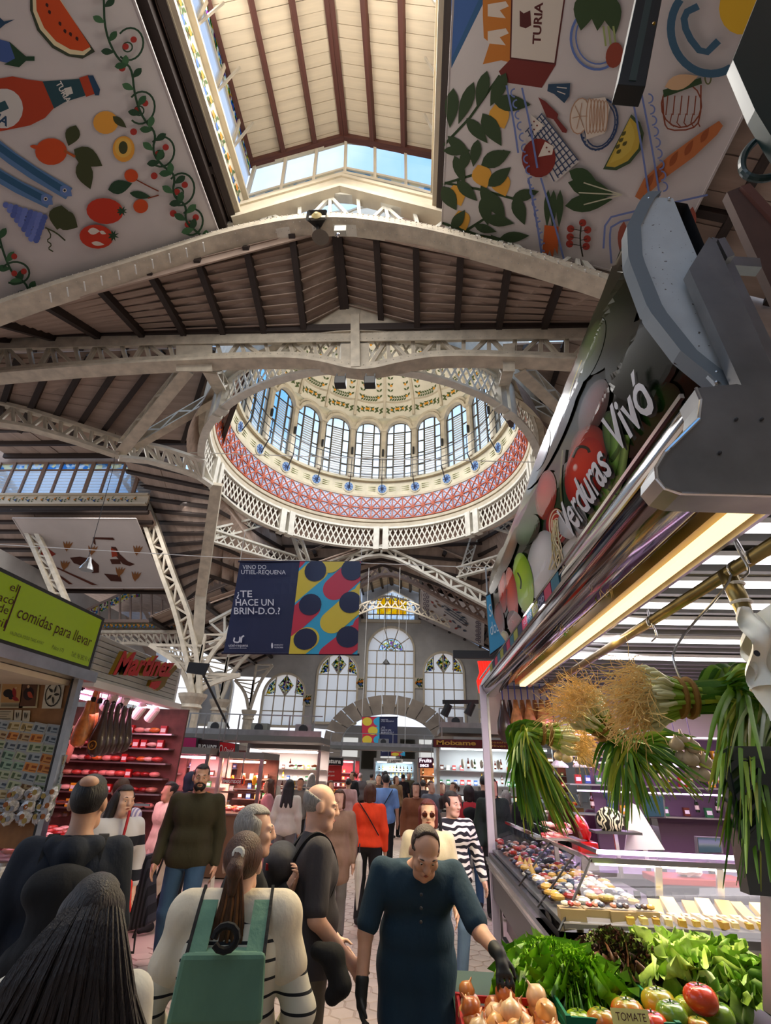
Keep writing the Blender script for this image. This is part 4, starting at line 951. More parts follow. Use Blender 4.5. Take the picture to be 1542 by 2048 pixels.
P.leaf(1170,350,64,34,25,'2f4426');P.leaf(1185,372,96,40,15,'2f4426');P.leaf(1180,400,96,36,-8,'2f4426')
for q in((1150,358),(1140,378),(1150,402)):P.line([(q[0]+20,q[1]+2),(1246,384)],2.5,'b8b49a',0)
for x in(1098,1109,1122):P.leaf(x,412,76,15,92,'33452a')
P.poly([(1092,445),(1120,448),(1118,505),(1112,490),(1108,512),(1102,495),(1095,514),(1086,514)],'b3521f')
P.line([(1166,435),(1162,475),(1168,508)],3,'2f2a1c')
for q in((1168,440),(1144,452),(1178,454),(1143,468),(1177,472),(1142,482),(1175,487)):P.disc(q[0],q[1],7.5,7.5,'8e2f22',n=12);P.line([q,(1163,q[1]+3)],1.5,'2f2a1c',0)
for(x0,y0,x1,y1)in((1017,165,1040,300),(1048,170,1078,330),(1060,350,1088,515),(1085,350,1135,530),(1268,190,1300,380),(1286,180,1322,385)):P.line([(x0,y0),((x0+x1)/2+2,(y0+y1)/2),(x1,y1)],4,'6674a6')
for k in range(16):P.circ(1034+k*4.2,180+k*22,8,8,3,'6674a6',90,270)
for k in range(9):P.circ(1300+k*3.6,190+k*22,9,9,3,'6674a6',-90,90)
P.line([(1210,490),(1214,430),(1260,418),(1330,402),(1418,382)],4,'6674a6');P.line([(1226,520),(1222,470),(1226,440),(1300,424)],4,'6674a6')
P.leaf(1248,470,70,20,95,'8a4638');P.leaf(1382,440,70,24,100,'8a4638')
P.circ(1425,50,80,90,16,'3a5a70',60,220);P.disc(1485,10,44,52,'d7a92c');P.line([(1400,5),(1370,20),(1376,60),(1410,104),(1440,74)],14,'3a5a70')
P.text('12345'[0:0]or ' ',0,0,1,1,1,WH)if False else None
canopy('printed_canopy','hanging cloth canopy printed with lemon branches, baguette, cheese and a crate',[(xl,.5,cz_l(xl)),(xl,yb,cz_l(xl)),(xq,yb,cz_l(xq)),(xq,.5,cz_l(xq))],P)
# lashing cords along the near truss
for g_,q in((bpy.data.objects['printed_canopy'],[(100+34*k,600-11.2*k)for k in range(10)]),(bpy.data.objects['printed_canopy.001'],[(900+27*k,468+8.5*k)for k in range(12)])):
 for x,y in q:MB().bar(PY(x,y-14,YA-.5),PY(x+3,y+4,YA-.15),.03,.03).build('lashing',white,g_)
 # ---- transept canopy and far canopy
f3=lambda x,y:PP(x,y,(0,YT,13.95-.5),(0,.43,1))
P=Print(f3,(0,-.43,-1))
for pts,c in(([(68,1100),(66,1085),(80,1080),(90,1092),(112,1108),(105,1112),(80,1112)],'8a2d1c'),([(66,1084),(72,1080),(84,1084),(80,1090),(70,1092)],'b8a08f'),([(140,1115),(160,1113),(185,1118),(198,1130),(198,1145),(185,1146),(178,1138),(160,1130),(148,1126)],'4a2417'),([(222,1093),(232,1094),(240,1108),(255,1122),(270,1128),(260,1132),(246,1128),(232,1112)],'4a2417'),([(222,1095),(232,1100),(236,1112),(224,1114)],'9c3a22'),([(220,1118),(240,1118),(242,1128),(224,1128)],'4a2417'),([(208,1147),(240,1150),(244,1163),(222,1162)],'4a2417'),([(186,1074),(226,1075),(230,1080),(190,1078),(192,1090),(187,1086)],'4a2417'),([(68,1115),(76,1117),(196,1170),(185,1170)],'5c2d1c'),([(70,1116),(74,1118),(146,1168),(138,1168)],'5c2d1c')):P.poly(pts,c)
for x,y in((135,1092),(185,1100),(275,1100),(240,1143),(272,1152),(130,1130)):
 for a in(-110,-90,-70,-50):P.leaf(x+(a+80)*.15,y,22,5,a,'8a5a30')
canopy('printed_canopy','small cloth canopy with crouching farm workers under the transept roof',[f3(25,1036),f3(272,1037),f3(330,1176),f3(112,1176)],P)
f4=lambda x,y:PP(x,y,(FX+FH,30,fz(FX+FH)-.5),(.47,0,1))
P=Print(f4,(-.47,0,-1),.002);rg_=random.Random(5)
for k in range(26):
 x=rg_.uniform(864,935);y=1185+(x-844)*.42+rg_.uniform(2,42);P.leaf(x,y,rg_.uniform(6,14),3.4,25+rg_.uniform(-20,20),['4a5262','6b4a3a','7a5a40','3e4656','96362e'][k%5])
for k in range(14):P.circ(850+(k%2)*6,1180+k*4.2,2.4,2.4,1.5,'5a4a58');P.circ(955+(k%2)*5,1226+k*4.2,2.4,2.4,1.5,'5a4a58')
for k in range(3):P.line([(890,1208+k*6),(935,1240+k*5)],1.6,'39404e',0)
canopy('printed_canopy','narrow cloth canopy with fish and cutlery drawings in the far hall',[f4(843,1173),f4(969,1221),f4(967,1292),f4(838,1235)],P)
# ---- hanging banners
def banner(name,label,Y,q,pr,group=None):
 a,b,c,d=[PY(*p,Y)for p in q];g=thing(name,label,'banner',tuple((c+d)/2),group)
 m_=MB();m_.grid(lambda u,v:lerp(lerp(a,b,u),lerp(d,c,u),v)+V((0,.012*math.sin(u*9+v*4),0))*1,16,8);m_.build('vinyl_sheet',flat('banner_navy','20264a',.4,coat=.2),g)
 MB().tube([a-V((.03,0,0)),b+V((.03,0,0))],.018).build('top_rod',flat('rod_navy','15193a'),g);MB().tube([d-V((.03,0,0)),c+V((.03,0,0))],.018).build('bottom_rod',flat('rod_navy','15193a'),g)
 for p_ in(a,b):MB().tube([p_,p_+V((0,0,.5)),V((p_.x,p_.y,p_.z+(.6 if Y<10 else 8)))],.006 if Y<10 else.015,4).build('hanging_cord',white,g)
 pr(g);return g
NVY,RED,CYA,YEL='1c2144','c22f45','35a3cc','d8c03c'
def bl(a,b,c,d,u,v):
 p=[a[i]+(b[i]-a[i])*u for i in(0,1)];q=[d[i]+(c[i]-d[i])*u for i in(0,1)];return(p[0]+(q[0]-p[0])*v,p[1]+(q[1]-p[1])*v)
def clip(poly,inside,inter):
 out=[]
 for i in range(len(poly)):
  a,b=poly[i-1],poly[i]
  if inside(b):
   if not inside(a):out.append(inter(a,b))
   out.append(b)
  elif inside(a):out.append(inter(a,b))
 return out
def cliprect(poly,x0,x1,y0,y1):
 for ax,lim,sg in((0,x0,1),(0,x1,-1),(1,y0,1),(1,y1,-1)):
  if not poly:return poly
  f=lambda p:(p[ax]-lim)*sg>=0
  def it(a,b):t=(lim-a[ax])/(b[ax]-a[ax]);return(a[0]+(b[0]-a[0])*t,a[1]+(b[1]-a[1])*t)
  poly=clip(poly,f,it)
 return poly
def big(g):
 Y=8.44;q=((480,1123),(722,1124),(715,1309),(447,1306));P=Print(lambda x,y:PY(x,y,Y),(0,-1,0),.0006)
 def cc(poly,c):
  poly=cliprect(poly,0,1,0,1.5)
  if len(poly)>2:P.poly([bl((600,1123.5),(722,1124),(715,1309),(578,1308),p[0],p[1]/1.5)for p in poly],c)
 cc([(0,0),(1,0),(1,1.5),(0,1.5)],CYA)
 def stadium(x0,y0,x1,y1,r,c):
  a=math.atan2(y1-y0,x1-x0);pts=[(x0+r*math.cos(a+PI/2+PI*k/12),y0+r*math.sin(a+PI/2+PI*k/12))for k in range(13)]+[(x1+r*math.cos(a-PI/2+PI*k/12),y1+r*math.sin(a-PI/2+PI*k/12))for k in range(13)];cc(pts,c)
 r=.185
 for(x0,y0,x1,y1,c)in((-.3,.7,.3,.13,YEL),(-.1,-.05,.05,-.25,RED),(.6,.44,1.0,.05,RED),(-.3,1.3,.22,.75,RED),(.6,.98,.97,.62,YEL),(1.1,.5,1.3,.3,YEL),(-.3,1.75,.24,1.25,YEL),(.62,1.52,.97,1.2,RED),(1.1,1.05,1.3,.9,RED),(.5,0,.85,-.3,YEL)):stadium(x0,y0,x1,y1,r,c)
 for x,y in((.27,.15),(.86,.13),(.24,.7),(.86,.66),(.22,1.26),(.85,1.22)):cc([(x+.175*math.cos(t),y+.175*math.sin(t))for t in[2*PI*k/20 for k in range(20)]],NVY)
 W='d6d6de'
 P.text('VINO DO',486,1139,533,1139,8.5,W);P.text('UTIEL-REQUENA',483,1149,572,1149.5,8.5,W)
 P.text('¿TE',474,1195,505,1195,13.5,W,bold=.01);P.text('HACE UN',472,1212,548,1212,13.5,W,bold=.01);P.text('BRIN-D.O.?',469,1229,561,1229,13.5,W,bold=.01)
 P.text('utiel-requena',458,1294,497,1294,6,W);P.text('DENOMINACIÓN DE ORIGEN',460,1298,494,1298,2,W)
 P.line([(470,1276),(468,1284),(476,1286),(480,1284),(481,1274)],3,W);P.line([(483,1286),(484,1275),(489,1272)],3,W)
 P.disc(545,1292,2,6,W,n=8);P.text('GENERALITAT',549,1292,567,1292,3,W);P.text('VALENCIANA',549,1297,567,1297,3,W)
 P.build('printed_design',g,.4,coat=.2)
banner('hanging_banner','large navy vinyl banner with coloured dots and white slogan hung mid-air',8.5,((480,1123),(722,1124),(715,1309),(447,1306)),big)
def small(g,Y,x0,x1,x2,y0,y1,left=True):
 P=Print(lambda x,y:PY(x,y,Y),(0,-1,0),.002);h=y1-y0
 xa,xb=(x0,x1)if left else(x1,x2)
 P.poly([(xa,y0),(xb,y0),(xb,y1),(xa,y1)],RED)
 for k in range(3):
  P.poly(cliprect([(xb+(xb-xa)*.35*math.cos(t),y0+h*(k+.5)/3+h*.17*math.sin(t))for t in[2*PI*i/16 for i in range(16)]],xa,xb,y0,y1),CYA)
  P.disc(xa+(xb-xa)*(.3 if k!=1 else.62),y0+h*(k+.5)/3,(xb-xa)*.28,h*.155,YEL if k!=1 else YEL)
 xt=x1+3 if left else x0+3
 W='c9cdd8';P.text('VINO DO',xt,y0+h*.12,xt+14,y0+h*.12,h*.045,W);P.text('UTIEL-REQUENA',xt,y0+h*.18,xt+26,y0+h*.18,h*.045,W)
 for i,s_ in enumerate(('¿TE','HACE UN','BRIN-D.O.?')):P.text(s_,xt,y0+h*(.42+.09*i),xt+(8,20,25)[i],y0+h*(.42+.09*i),h*.065,W)
 P.build('printed_design',g,.5)
banner('hanging_banner','small navy banner with yellow dots before the far stone arch',27,((724,1434),(795,1434),(795,1489),(722,1489)),lambda g:small(g,26.95,724,759,795,1434,1489))
banner('hanging_banner','smallest dark banner, lower and farther than the yellow dotted one',31,((761,1491),(810,1491),(810,1512),(761,1512)),lambda g:small(g,30.95,761,782,810,1491,1512,False))
# ---- overhead wires
for lb,a,b,Y in(('thin wire the big banner hangs from, crossing the left aisle',(-20,1088),(985,1136),8.5),('thin wire across the dome below its windows',(380,905),(1100,925),18)):
 tag(MB().tube([PY(*a,Y),lerp(PY(*a,Y),PY(*b,Y),.5)-V((0,0,.05)),PY(*b,Y)],.008 if Y<10 else.02,4).build('hanging_wire',white),lb,'wire')
g=thing('pendant_bell_lamp','bell shaped pendant lamp on a long cable in front of the transept canopy','lamp',tuple(PY(172,1142,16)))
MB().lathe([(.02,.5),(.06,.45),(.1,.3),(.2,.12),(.24,0)],PY(172,1140,16),14).build('shade',steel,g);MB().tube([PY(174,1126,16),PY(228,930,16),PY(232,840,16)],.012,4).build('cable',dark,g)
g=thing('pendant_bell_lamp','tiny pendant lamp hanging in front of the tallest far window','lamp',tuple(PY(772,1326,40)))
MB().lathe([(.03,.4),(.1,.3),(.3,.05),(.33,0)],PY(772,1328,40),12).build('shade',dark,g);MB().tube([PY(772,1318,40),PY(776,1130,40),PY(776,1100,40)],.02,4).build('cable',dark,g)
# ================================================================ left stalls and far stalls
def protomesh(mb,mats,name='m',smooth=False):
 me=bpy.data.meshes.new(name);me.from_pydata([tuple(v)for v in mb.v],[],mb.f)
 for m_ in(mats if isinstance(mats,(list,tuple))else[mats]):me.materials.append(m_)
 if isinstance(mats,(list,tuple))and len(mats)>1:me.polygons.foreach_set('material_index',mb.m)
 if smooth:me.polygons.foreach_set('use_smooth',[True]*len(me.polygons))
 return me
def put(name,me,loc,label,cat,group=None,rot=(0,0,0),sc=1,parent=None):
 o=bpy.data.objects.new(name,me);COL.objects.link(o);o.rotation_euler=rot;o.scale=(sc,sc,sc)if not isinstance(sc,tuple)else sc
 if parent is not None:o.parent=parent;o.location=V(loc)-wl(parent)
 else:o.location=loc;tag(o,label,cat,group)
 return o
def led(name,parent,a,b,w_,h_,col,st,lamp=None):
 m_=mat('led_'+name+str(st),col,.5,emis=st,ecol=col)
 return MB().bar(a,b,w_,h_).build('led_tube',m_,parent)
G_X=-3.4
wood=mat('cork_board',(.30,.15,.06),.8,var=.2,scale=9);lime=flat('sign_lime','9cb414',.35,coat=.3);ink=flat('sign_ink','4a1420');ink2=flat('sign_grey_ink','4c5030')
# ---- lime green take-away stall sign
pa,pb=PXX(208,1240,G_X),PXX(180,1342,G_X);y1=(pa.y+pb.y)/2;zt_,zb_=pa.z+.02,pb.z;y0=2.9
g=thing('stall_sign','lime green lightbox sign over the left stall reading comidas para llevar','sign',(G_X-.15,(y0+y1)/2,zb_))
MB().box((G_X-.15,(y0+y1)/2,(zt_+zb_)/2),(.3,y1-y0,zt_-zb_)).build('housing',dark,g)
lm=mat('sign_lime_lit',C('86a00c'),.3,emis=.1,ecol=C('9cb414'),coat=.3)
MB().box((G_X+.004,(y0+y1)/2-.02,(zt_+zb_)/2),(.012,y1-y0-.08,zt_-zb_-.07)).build('face',lm,g)
b=MB();X_=G_X+.014
def st(s,a,e,h,mi=0,**k):
 A_,E_=PXX(*a,X_),PXX(*e,X_);text(b,s,A_,(0,E_.y-A_.y,E_.z-A_.z),(0,0,1),h,mi,.002,fit=(E_-A_).length,**k)
st('comidas para llevar',(32,1234),(180,1294),.15,shear=.1)
st('el',(18,1180),(32,1185),.1);st('racó',(-14,1198),(25,1210),.1);st('de',(-6,1222),(14,1229),.1);st('abril',(-34,1240),(8,1256),.1)
st('VALENCIA FOOD TAKE AWAY',(18,1268),(86,1290),.04,1);st('Palco 173',(103,1297),(126,1305),.05,1);st('Telf.: 96 382 91 43',(141,1312),(179,1325),.065,1)
q0,q1=PXX(41,1172,X_+.001),PXX(8,1262,X_+.001);b.bar(q0,q1,.012,.004,(1,0,0),0)
b.build('lettering',[ink,ink2],g)
g=thing('stall_fascia','cream ledge under the lime green sign','ledge',(G_X-.1,4,zb_-.12))
MB().box((G_X-.1,(y0+y1)/2,zb_-.06),(.34,y1-y0+.1,.1)).build('ledge',steel,g);MB().box((G_X-1.2,(y0+y1)/2,zb_-.14),(2.2,y1-y0,.05)).build('soffit',cream,g)
# ---- board of banknotes and prints (faces us)
BY=5.12;g=thing('display_board','brown cork display board of old prints and banknotes in the left stall','board',(PY(60,1500,BY).x,BY,.8))
q=[PY(150,1348,BY),PY(66,1705,BY)]
MB().poly([PY(-140,1338,BY),PY(157,1352,BY),PY(72,1700,BY),PY(-140,1690,BY)],(0,.04,0)).build('cork',wood,g)
MB().bar(PY(160,1350,BY-.05),PY(30,1880,BY-.05),.05,.08,(0,1,0)).build('edge_post',steel,g);MB().bar(PY(150,1350,BY-.06),PY(26,1850,BY-.06),.02,.04,(0,1,0)).build('edge_post',black,g)
paper=flat('old_paper','b9ad8c');
def pic(label,x0,y0,x1,y1,fn,dx=0,bgc='b9ad8c'):
 g=thing('printed_card',label,'poster',tuple(PY((x0+x1)/2,y1,BY-.03)),'prints on the cork board')
 Q=[PY(x0,y0,BY-.012),PY(x1,y0,BY-.012),PY(x1-dx,y1,BY-.012),PY(x0-dx,y1,BY-.012)]
 MB().poly(Q,(0,-.006,0)).build('sheet',flat('paper_'+bgc,bgc),g)
 P=Print(lambda u,v:lerp(lerp(Q[0],Q[1],u),lerp(Q[3],Q[2],u),v),(0,-1,0),.0006);fn(P);P.build('print',g)
def bull(P):
 P.poly([(.08,.12),(.92,.12),(.92,.82),(.08,.82)],'b48a55');P.disc(.35,.5,.2,.14,'1c1210');P.disc(.5,.62,.12,.1,'1c1210');P.leaf(.62,.5,.4,.16,70,'8c1f1c');P.leaf(.7,.7,.34,.14,20,'8c1f1c');P.disc(.66,.32,.05,.04,'c9a27c');P.text('VALENCIA',.1,.1,.9,.1,.08,'1c1210')
 for k in range(4):P.line([(.12,.87+k*.03),(.88,.87+k*.03)],.012,'1c1210',0)
pic('bullfight print with a red cape, top left of the cork board',4,1358,52,1416,bull,6)
def bull2(P):
 P.poly([(.06,.06),(.94,.06),(.94,.94),(.06,.94)],'5a3a24');P.disc(.5,.5,.3,.24,'2a1612');P.leaf(.6,.55,.4,.2,30,'a3442c');P.disc(.45,.25,.07,.06,'c9a27c')
pic('dark bullfight print second from the left on the cork board',44,1360,80,1416,bull2,6)
def orn(P):
 P.circ(.5,.5,.4,.42,.05,'1f1c18');
 for k in range(5):P.leaf(.5+.2*math.cos(k*1.3),.5+.22*math.sin(k*1.3),.3,.1,k*70,'2c2822')
pic('ornamental black and white print at the upper right of the cork board',93,1362,131,1417,orn,9,'c9c4b2')
def letters(P):
 for k in range(9):P.line([(.08,.08+k*.1),(.92-(k%3)*.12,.08+k*.1)],.035 if k in(4,7)else.018,'1f1c18',0)
pic('typeset bullfight programme below the bullfight print',-6,1420,27,1468,letters,3,'b7ad93')
for k,(x,y)in enumerate(((30,1420),(47,1421),(27,1446),(44,1447))):pic(['small etching of two dancers, upper left of four','small etching of a dancer, upper right of four','small etching of a figure, lower left of four','small etching of a standing figure, lower right of four'][k],x,y,x+14,y+22,lambda P:(P.leaf(.4,.5,.7,.2,80,'2c2822'),P.leaf(.65,.5,.6,.16,100,'2c2822')),2,'bdb7a4')
# banknotes in sleeves
notes=[];ncol=[('8fae9c','3f5a50'),('b3a07e','6b4f35'),('9aa7ae','46525e'),('c0b48e','7c6a3c'),('a9b59a','54664a'),('c98a4a','8a4a20')]
for i,(a,c_)in enumerate(ncol):
 b=MB().box((0,0,0),(.155,.006,.115));b.box((0,-.0035,.004),(.135,.003,.078),mi=1);b.box((-.035,-.0055,.004),(.03,.002,.05),mi=2);b.box((.035,-.0055,.012),(.05,.002,.02),mi=2);b.box((.03,-.0055,-.02),(.07,.002,.008),mi=2)
 notes.append(protomesh(b,[mat('sleeve',(.36,.38,.38),.15,coat=.6),flat('note_'+a,a),flat('noteink_'+c_,c_)],'note'))
rr=random.Random(8);n_=0
for row in range(9):
 for c_ in range(6):
  x,y=128-c_*25-row*4.2-rr.uniform(-2,2),1462+row*19.5+c_*-2.2
  if x<-14 or(row>6 and c_<2 and 0):continue
  if y>1640:continue
  p=PY(x,y,BY-.02-.004*(n_%3));put('banknote_card',notes[rr.choice([0,1,2,2,3,4,4,5]if rr.random()<.8 else[2])],p,'old banknote in a clear sleeve, %s row of the cork board, %s from the right'%(nth(row+1),nth(c_+1)),'banknote','banknote cards on the cork board',(0,rr.uniform(-.12,.05)+.12,0),rr.uniform(.85,1));n_+=1
  # glossy plastic bags of coins and odds and ends low on the board
bagm=mat('clear_bag',(.62,.62,.62),.12,coat=1,var=.5,scale=30,bump=.6);coinb=[mat('coin_'+h,C(h),.3,.6)for h in('a08a50','8d8f94','9c6038')]
for k in range(9):
 x,y=100-(k%3)*34-(k//3)*9,1588+(k//3)*24
 g2=thing('coin_bag','shiny bag of old coins under the banknotes, %s row, %s from the right'%(nth(k//3+1),nth(k%3+1)),'bag',tuple(PY(x,y+8,BY-.05)),'coin bags under the banknotes')
 c=PY(x,y,BY-.06);b=MB().ball(c,(.075,.03,.06),9,6);b.v=[tuple(V(v)+V((rr.uniform(-.012,.012),rr.uniform(-.01,.01),rr.uniform(-.012,.012))))for v in b.v];b.build('bag',bagm,g2)
 for i in range(3):MB().lathe([(0,-.003),(.022,-.003),(.022,.003),(0,.003)],c+V((-.035+i*.034,-.033,rr.uniform(-.02,.02))),10,rot=Matrix.Rotation(PI/2,3,'X')).build('coin',coinb[(k+i)%3],g2)
 # bench under the board
g=thing('stall_counter','dark wooden counter under the cork board','counter',(-4.1,4.9,0))
MB().box((-4.15,4.85,.45),(1.4,.5,.9)).build('carcass',mat('counter_wood',(.16,.08,.04),.5,var=.2,scale=5),g);MB().box((-4.15,4.83,.92),(1.44,.56,.05)).build('worktop',wood,g)
for k in range(3):MB().box((-4.5+k*.42,4.58,.55),(.34,.03,.4)).build('door_panel',wood,g)
for k,(x,y)in enumerate(((18,1640),(42,1632),(64,1640))):
 t=thing('glass_jar',['small white jar at the left of the wooden counter','middle glass jar on the wooden counter','right glass jar on the wooden counter'][k],'jar',(PY(x-34,y+15,4.8).x,4.8,.945));c=wl(t)
 MB().lathe([(.035,0),(.04,.01),(.04,.09),(.03,.11)],c,12).build('body',[white,steel,bagm][k],t);MB().lathe([(.032,.105),(.032,.13)],c,12).build('lid',steel,t)
 # ---- butcher stall with script sign, hams and pink light
FXX=-3.5;ya,yb_=5.42,7.55
slat=flat('fascia_slats','a9a69c',.6)
g=thing('stall_fascia','white slatted fascia of the ham stall behind the lime sign','fascia',(FXX,6.5,2.6))
for k in range(8):
 z=2.63+k*.062;MB().box((FXX-.03,(ya+yb_)/2,z),(.05,yb_-ya,.055)).build('slat',slat,g,bevel=.006)
MB().box((FXX+.02,(ya+yb_)/2,2.57),(.16,yb_-ya+.1,.07)).box((FXX-.1,yb_,2.85),(.2,.05,.5)).build('moulding',white,g)
MB().box((FXX-1.4,(ya+yb_)/2,2.62),(2.7,yb_-ya,.05)).build('soffit',mat('pink_soffit',(.62,.48,.48),.6),g)
g=thing('script_sign','red script lettering with gold sides on the slatted fascia, a ham emblem below','sign',(FXX+.06,6.2,2.7))
gold=mat('sign_gold',C('8a6a1e'),.35,.6);redl=mat('sign_red',C('b3200f'),.35)
A_,E_=PXX(222,1342,FXX+.12),PXX(340,1352,FXX+.12)
def script(s,A_,E_,h,mt,mt2,g,dep=.1,parts=True):
 vs,fs=textgeo(s,1,.5,shear=.35,bold=.02);xs=[v[0]for v in vs];x0,L=min(xs),max(xs)-min(xs);d=(E_-A_)
 b=MB();b.add([A_+d*((v[0]-x0)/L)+V((v[2]*dep*2,0,v[1]*h))for v in vs],fs);b.build('letter_sides',mt2,g)
 b=MB();text(b,s,A_+V((dep*.5+.004,0,0)),d,(0,0,1),h,0,.002,fit=d.length,shear=.35,bold=.035);b.build('letters',mt,g)
script('Martínez',A_-V((0,0,.03)),E_,.36,redl,gold,g,.05)
c=PXX(305,1372,FXX+.1)
MB().poly([PXX(*q,FXX+.1)for q in((292,1372),(296,1360),(310,1358),(322,1350),(345,1330),(348,1336),(328,1358),(322,1372),(308,1382))],(.05,0,0)).build('ham_emblem',gold,g)
MB().poly([PXX(*q,FXX+.16)for q in((298,1374),(302,1364),(314,1362),(322,1362),(316,1374),(308,1379))],(.01,0,0)).build('ham_emblem_face',redl,g)
pinkled=mat('pink_led',(1,.45,.8),.5,emis=6,ecol=(1,.5,.85))
g=thing('strip_light','pink lit strip under the slatted fascia','light',(FXX-.3,6.5,2.53));MB().box((FXX-.25,6.6,2.535),(.06,1.7,.03)).box((FXX-.9,6.6,2.57),(.08,1.9,.03)).build('tube',pinkled,g)
lampw=mat('lamp_white_hot',(1,.8,.9),.5,emis=12,ecol=(1,.75,.9))
for k,(x,y)in enumerate(((217,1407),(241,1410),(277,1424),(303,1430))):
 c=PXX(x,y,FXX-.12);t=thing('spot_lamp','white cylinder spot lamp under the slatted fascia, %s of four'%['nearest','second','third','farthest'][k],'lamp',tuple(c),'spot lamps under the slatted fascia')
 r_=Matrix.Rotation(.7,3,'Y')@Matrix.Rotation(.3,3,'X');MB().lathe([(0,.11),(.055,.11),(.06,.08),(.06,-.08),(.05,-.08),(.045,-.04)],c,14,rot=r_).build('cylinder',white,t,smooth=False)
 MB().lathe([(0,-.05),(.045,-.05)],c,12,rot=r_).build('bulb',lampw,t);MB().bar(c,c+V((0,0,.16)),.02,.02).build('stem',white,t)
area('ham_stall_light',(FXX-.6,6.6,2.45),1.2,38,(1,.38,.5),(FXX-.6,6.9,.8),1.8)
# hams
hamd=mat('ham_black_sleeve',(.05,.025,.018),.3,var=.3,scale=10,coat=.4);hamo=mat('cured_ham_orange',(.62,.24,.07),.4,var=.5,scale=12,bump=.4,coat=.3);hoof=flat('hoof','1a120e')
def ham(label,px,y0,y1,Y,m_,logo,grp,w_=.11):
 a,e=PY(px,y0,Y),PY(px,y1,Y);t=thing('cured_ham',label,'ham',tuple(e),grp);L=a.z-e.z;c=V((e.x,Y,0))
 MB().lathe([(.02,a.z),(.03,a.z-L*.06),(.028,a.z-L*.18),(.045,a.z-L*.35),(w_*.9,a.z-L*.6),(w_,a.z-L*.78),(w_*.8,a.z-L*.93),(w_*.2,e.z)],c,14,squash=(1,.75,1)).build('leg',m_,t,smooth=True)
 MB().lathe([(.005,.06),(.03,.045),(.028,0)],(a.x,Y,a.z-.01),8).build('hoof',hoof,t);MB().tube([(a.x,Y,a.z+.05),(a.x,Y,2.58)],.006,5).build('cord',white,t)
 if logo:
  b=MB();cc=V((e.x,Y-w_*.76,e.z+L*.2));n=14
  for k in range(n):b.bar(cc+V((.042*math.cos(2*PI*k/n),0,.042*math.sin(2*PI*k/n))),cc+V((.042*math.cos(2*PI*(k+1)/n),0,.042*math.sin(2*PI*(k+1)/n))),.008,.008,(0,1,0))
  text(b,'Js',cc+V((-.02,0,-.02)),(1,0,0),(0,0,1),.05,0,.003,shear=.3);b.build('emblem',flat('emblem_gold','b5802c'),t)
for k,px in enumerate((186,199,212,226,240)):ham('dark sleeved ham with a gold round emblem, %s of the hanging row'%['first from the left','second','middle','fourth','rightmost'][k],px,1402+k*3,1514-k*2,5.75+k*.1,hamd,True,'dark hams hanging at the stall',.095)
for k,(px,y0)in enumerate(((152,1400),(164,1380),(172,1372))):ham('orange cured ham at the left of the dark hams, %s'%['outermost','middle one','nearest the dark hams'][k],px,y0,1495-12*k,5.62+.14*k,hamo,False,'orange hams by the steel post',.085)
# butcher counter with meat, back shelves
meat=[mat('meat_'+h,C(h),.3,var=.3,scale=14,coat=.3)for h in('b8443c','d98a80','8c2420','e0b0a4','c4642c','a8705c')]
fruit=[mat('fruit_'+h,C(h),.4,var=.12,scale=8)for h in('e0a91c','d1581c','b8281c','6f9a2c','e8d04a','d98a2c','7a2438')]
sausage=protomesh(MB().tube([(-.09,0,0),(-.05,.012,0),(0,.018,0),(.05,.012,0),(.09,0,0)],[.008,.022,.024,.022,.008],8),meat[0],smooth=True)
def chunkm(m_,sx=.09,sy=.06,sz=.035,seed=0):
 r_=random.Random(seed);b=MB().ball((0,0,0),(sx,sy,sz),9,6);b.v=[(v[0]+r_.uniform(-.008,.008),v[1]+r_.uniform(-.008,.008),v[2])for v in b.v];return protomesh(b,m_,smooth=True)
chunks=[chunkm(m_,seed=i)for i,m_ in enumerate(meat)]
balls=[protomesh(MB().ball((0,0,0),.045,9,6),m_,smooth=True)for m_ in fruit]
packs=[protomesh(MB().box((0,0,0),(.09,.06,.12)).box((0,-.031,0),(.07,.004,.05),mi=1),[flat('pack_'+h,h,.4),white])for h in('a8201c','d9a32c','2c4f8c','c9c4b4','5a2c1c','2c6a3c')]
bottles=[protomesh(MB().lathe([(.03,0),(.032,.01),(.032,.13),(.012,.18),(.012,.23),(0,.23)],(0,0,0),9).lathe([(.033,.04),(.033,.1)],(0,0,0),9,mi=1),[mat('bottle_'+h,C(h),.1,coat=.5),cream])for h in('1c2c14','4a1a10','c9a23c')]
def counter(label,x0,x1,y0,y1,h,face,g_glass=True,ang=0):
 g=thing('market_counter',label,'counter',((x0+x1)/2,(y0+y1)/2,0))
 MB().box(((x0+x1)/2,(y0+y1)/2,.06),(x1-x0-.1,y1-y0-.1,.12)).build('plinth',black,g)
 n=max(1,int((x1-x0)/.9))if(x1-x0)>(y1-y0)else max(1,int((y1-y0)/.9))
 for k in range(n):
  if(x1-x0)>(y1-y0):a=x0+(x1-x0)*(k+.5)/n;MB().box((a,(y0+y1)/2,h/2+.04),((x1-x0)/n-.01,y1-y0,h-.16)).build('front_panel',face,g)
  else:a=y0+(y1-y0)*(k+.5)/n;MB().box(((x0+x1)/2,a,h/2+.04),(x1-x0,(y1-y0)/n-.01,h-.16)).build('front_panel',face,g)
 MB().box(((x0+x1)/2,(y0+y1)/2,h-.02),(x1-x0+.04,y1-y0+.04,.04)).build('top_rail',steel,g)
 return g
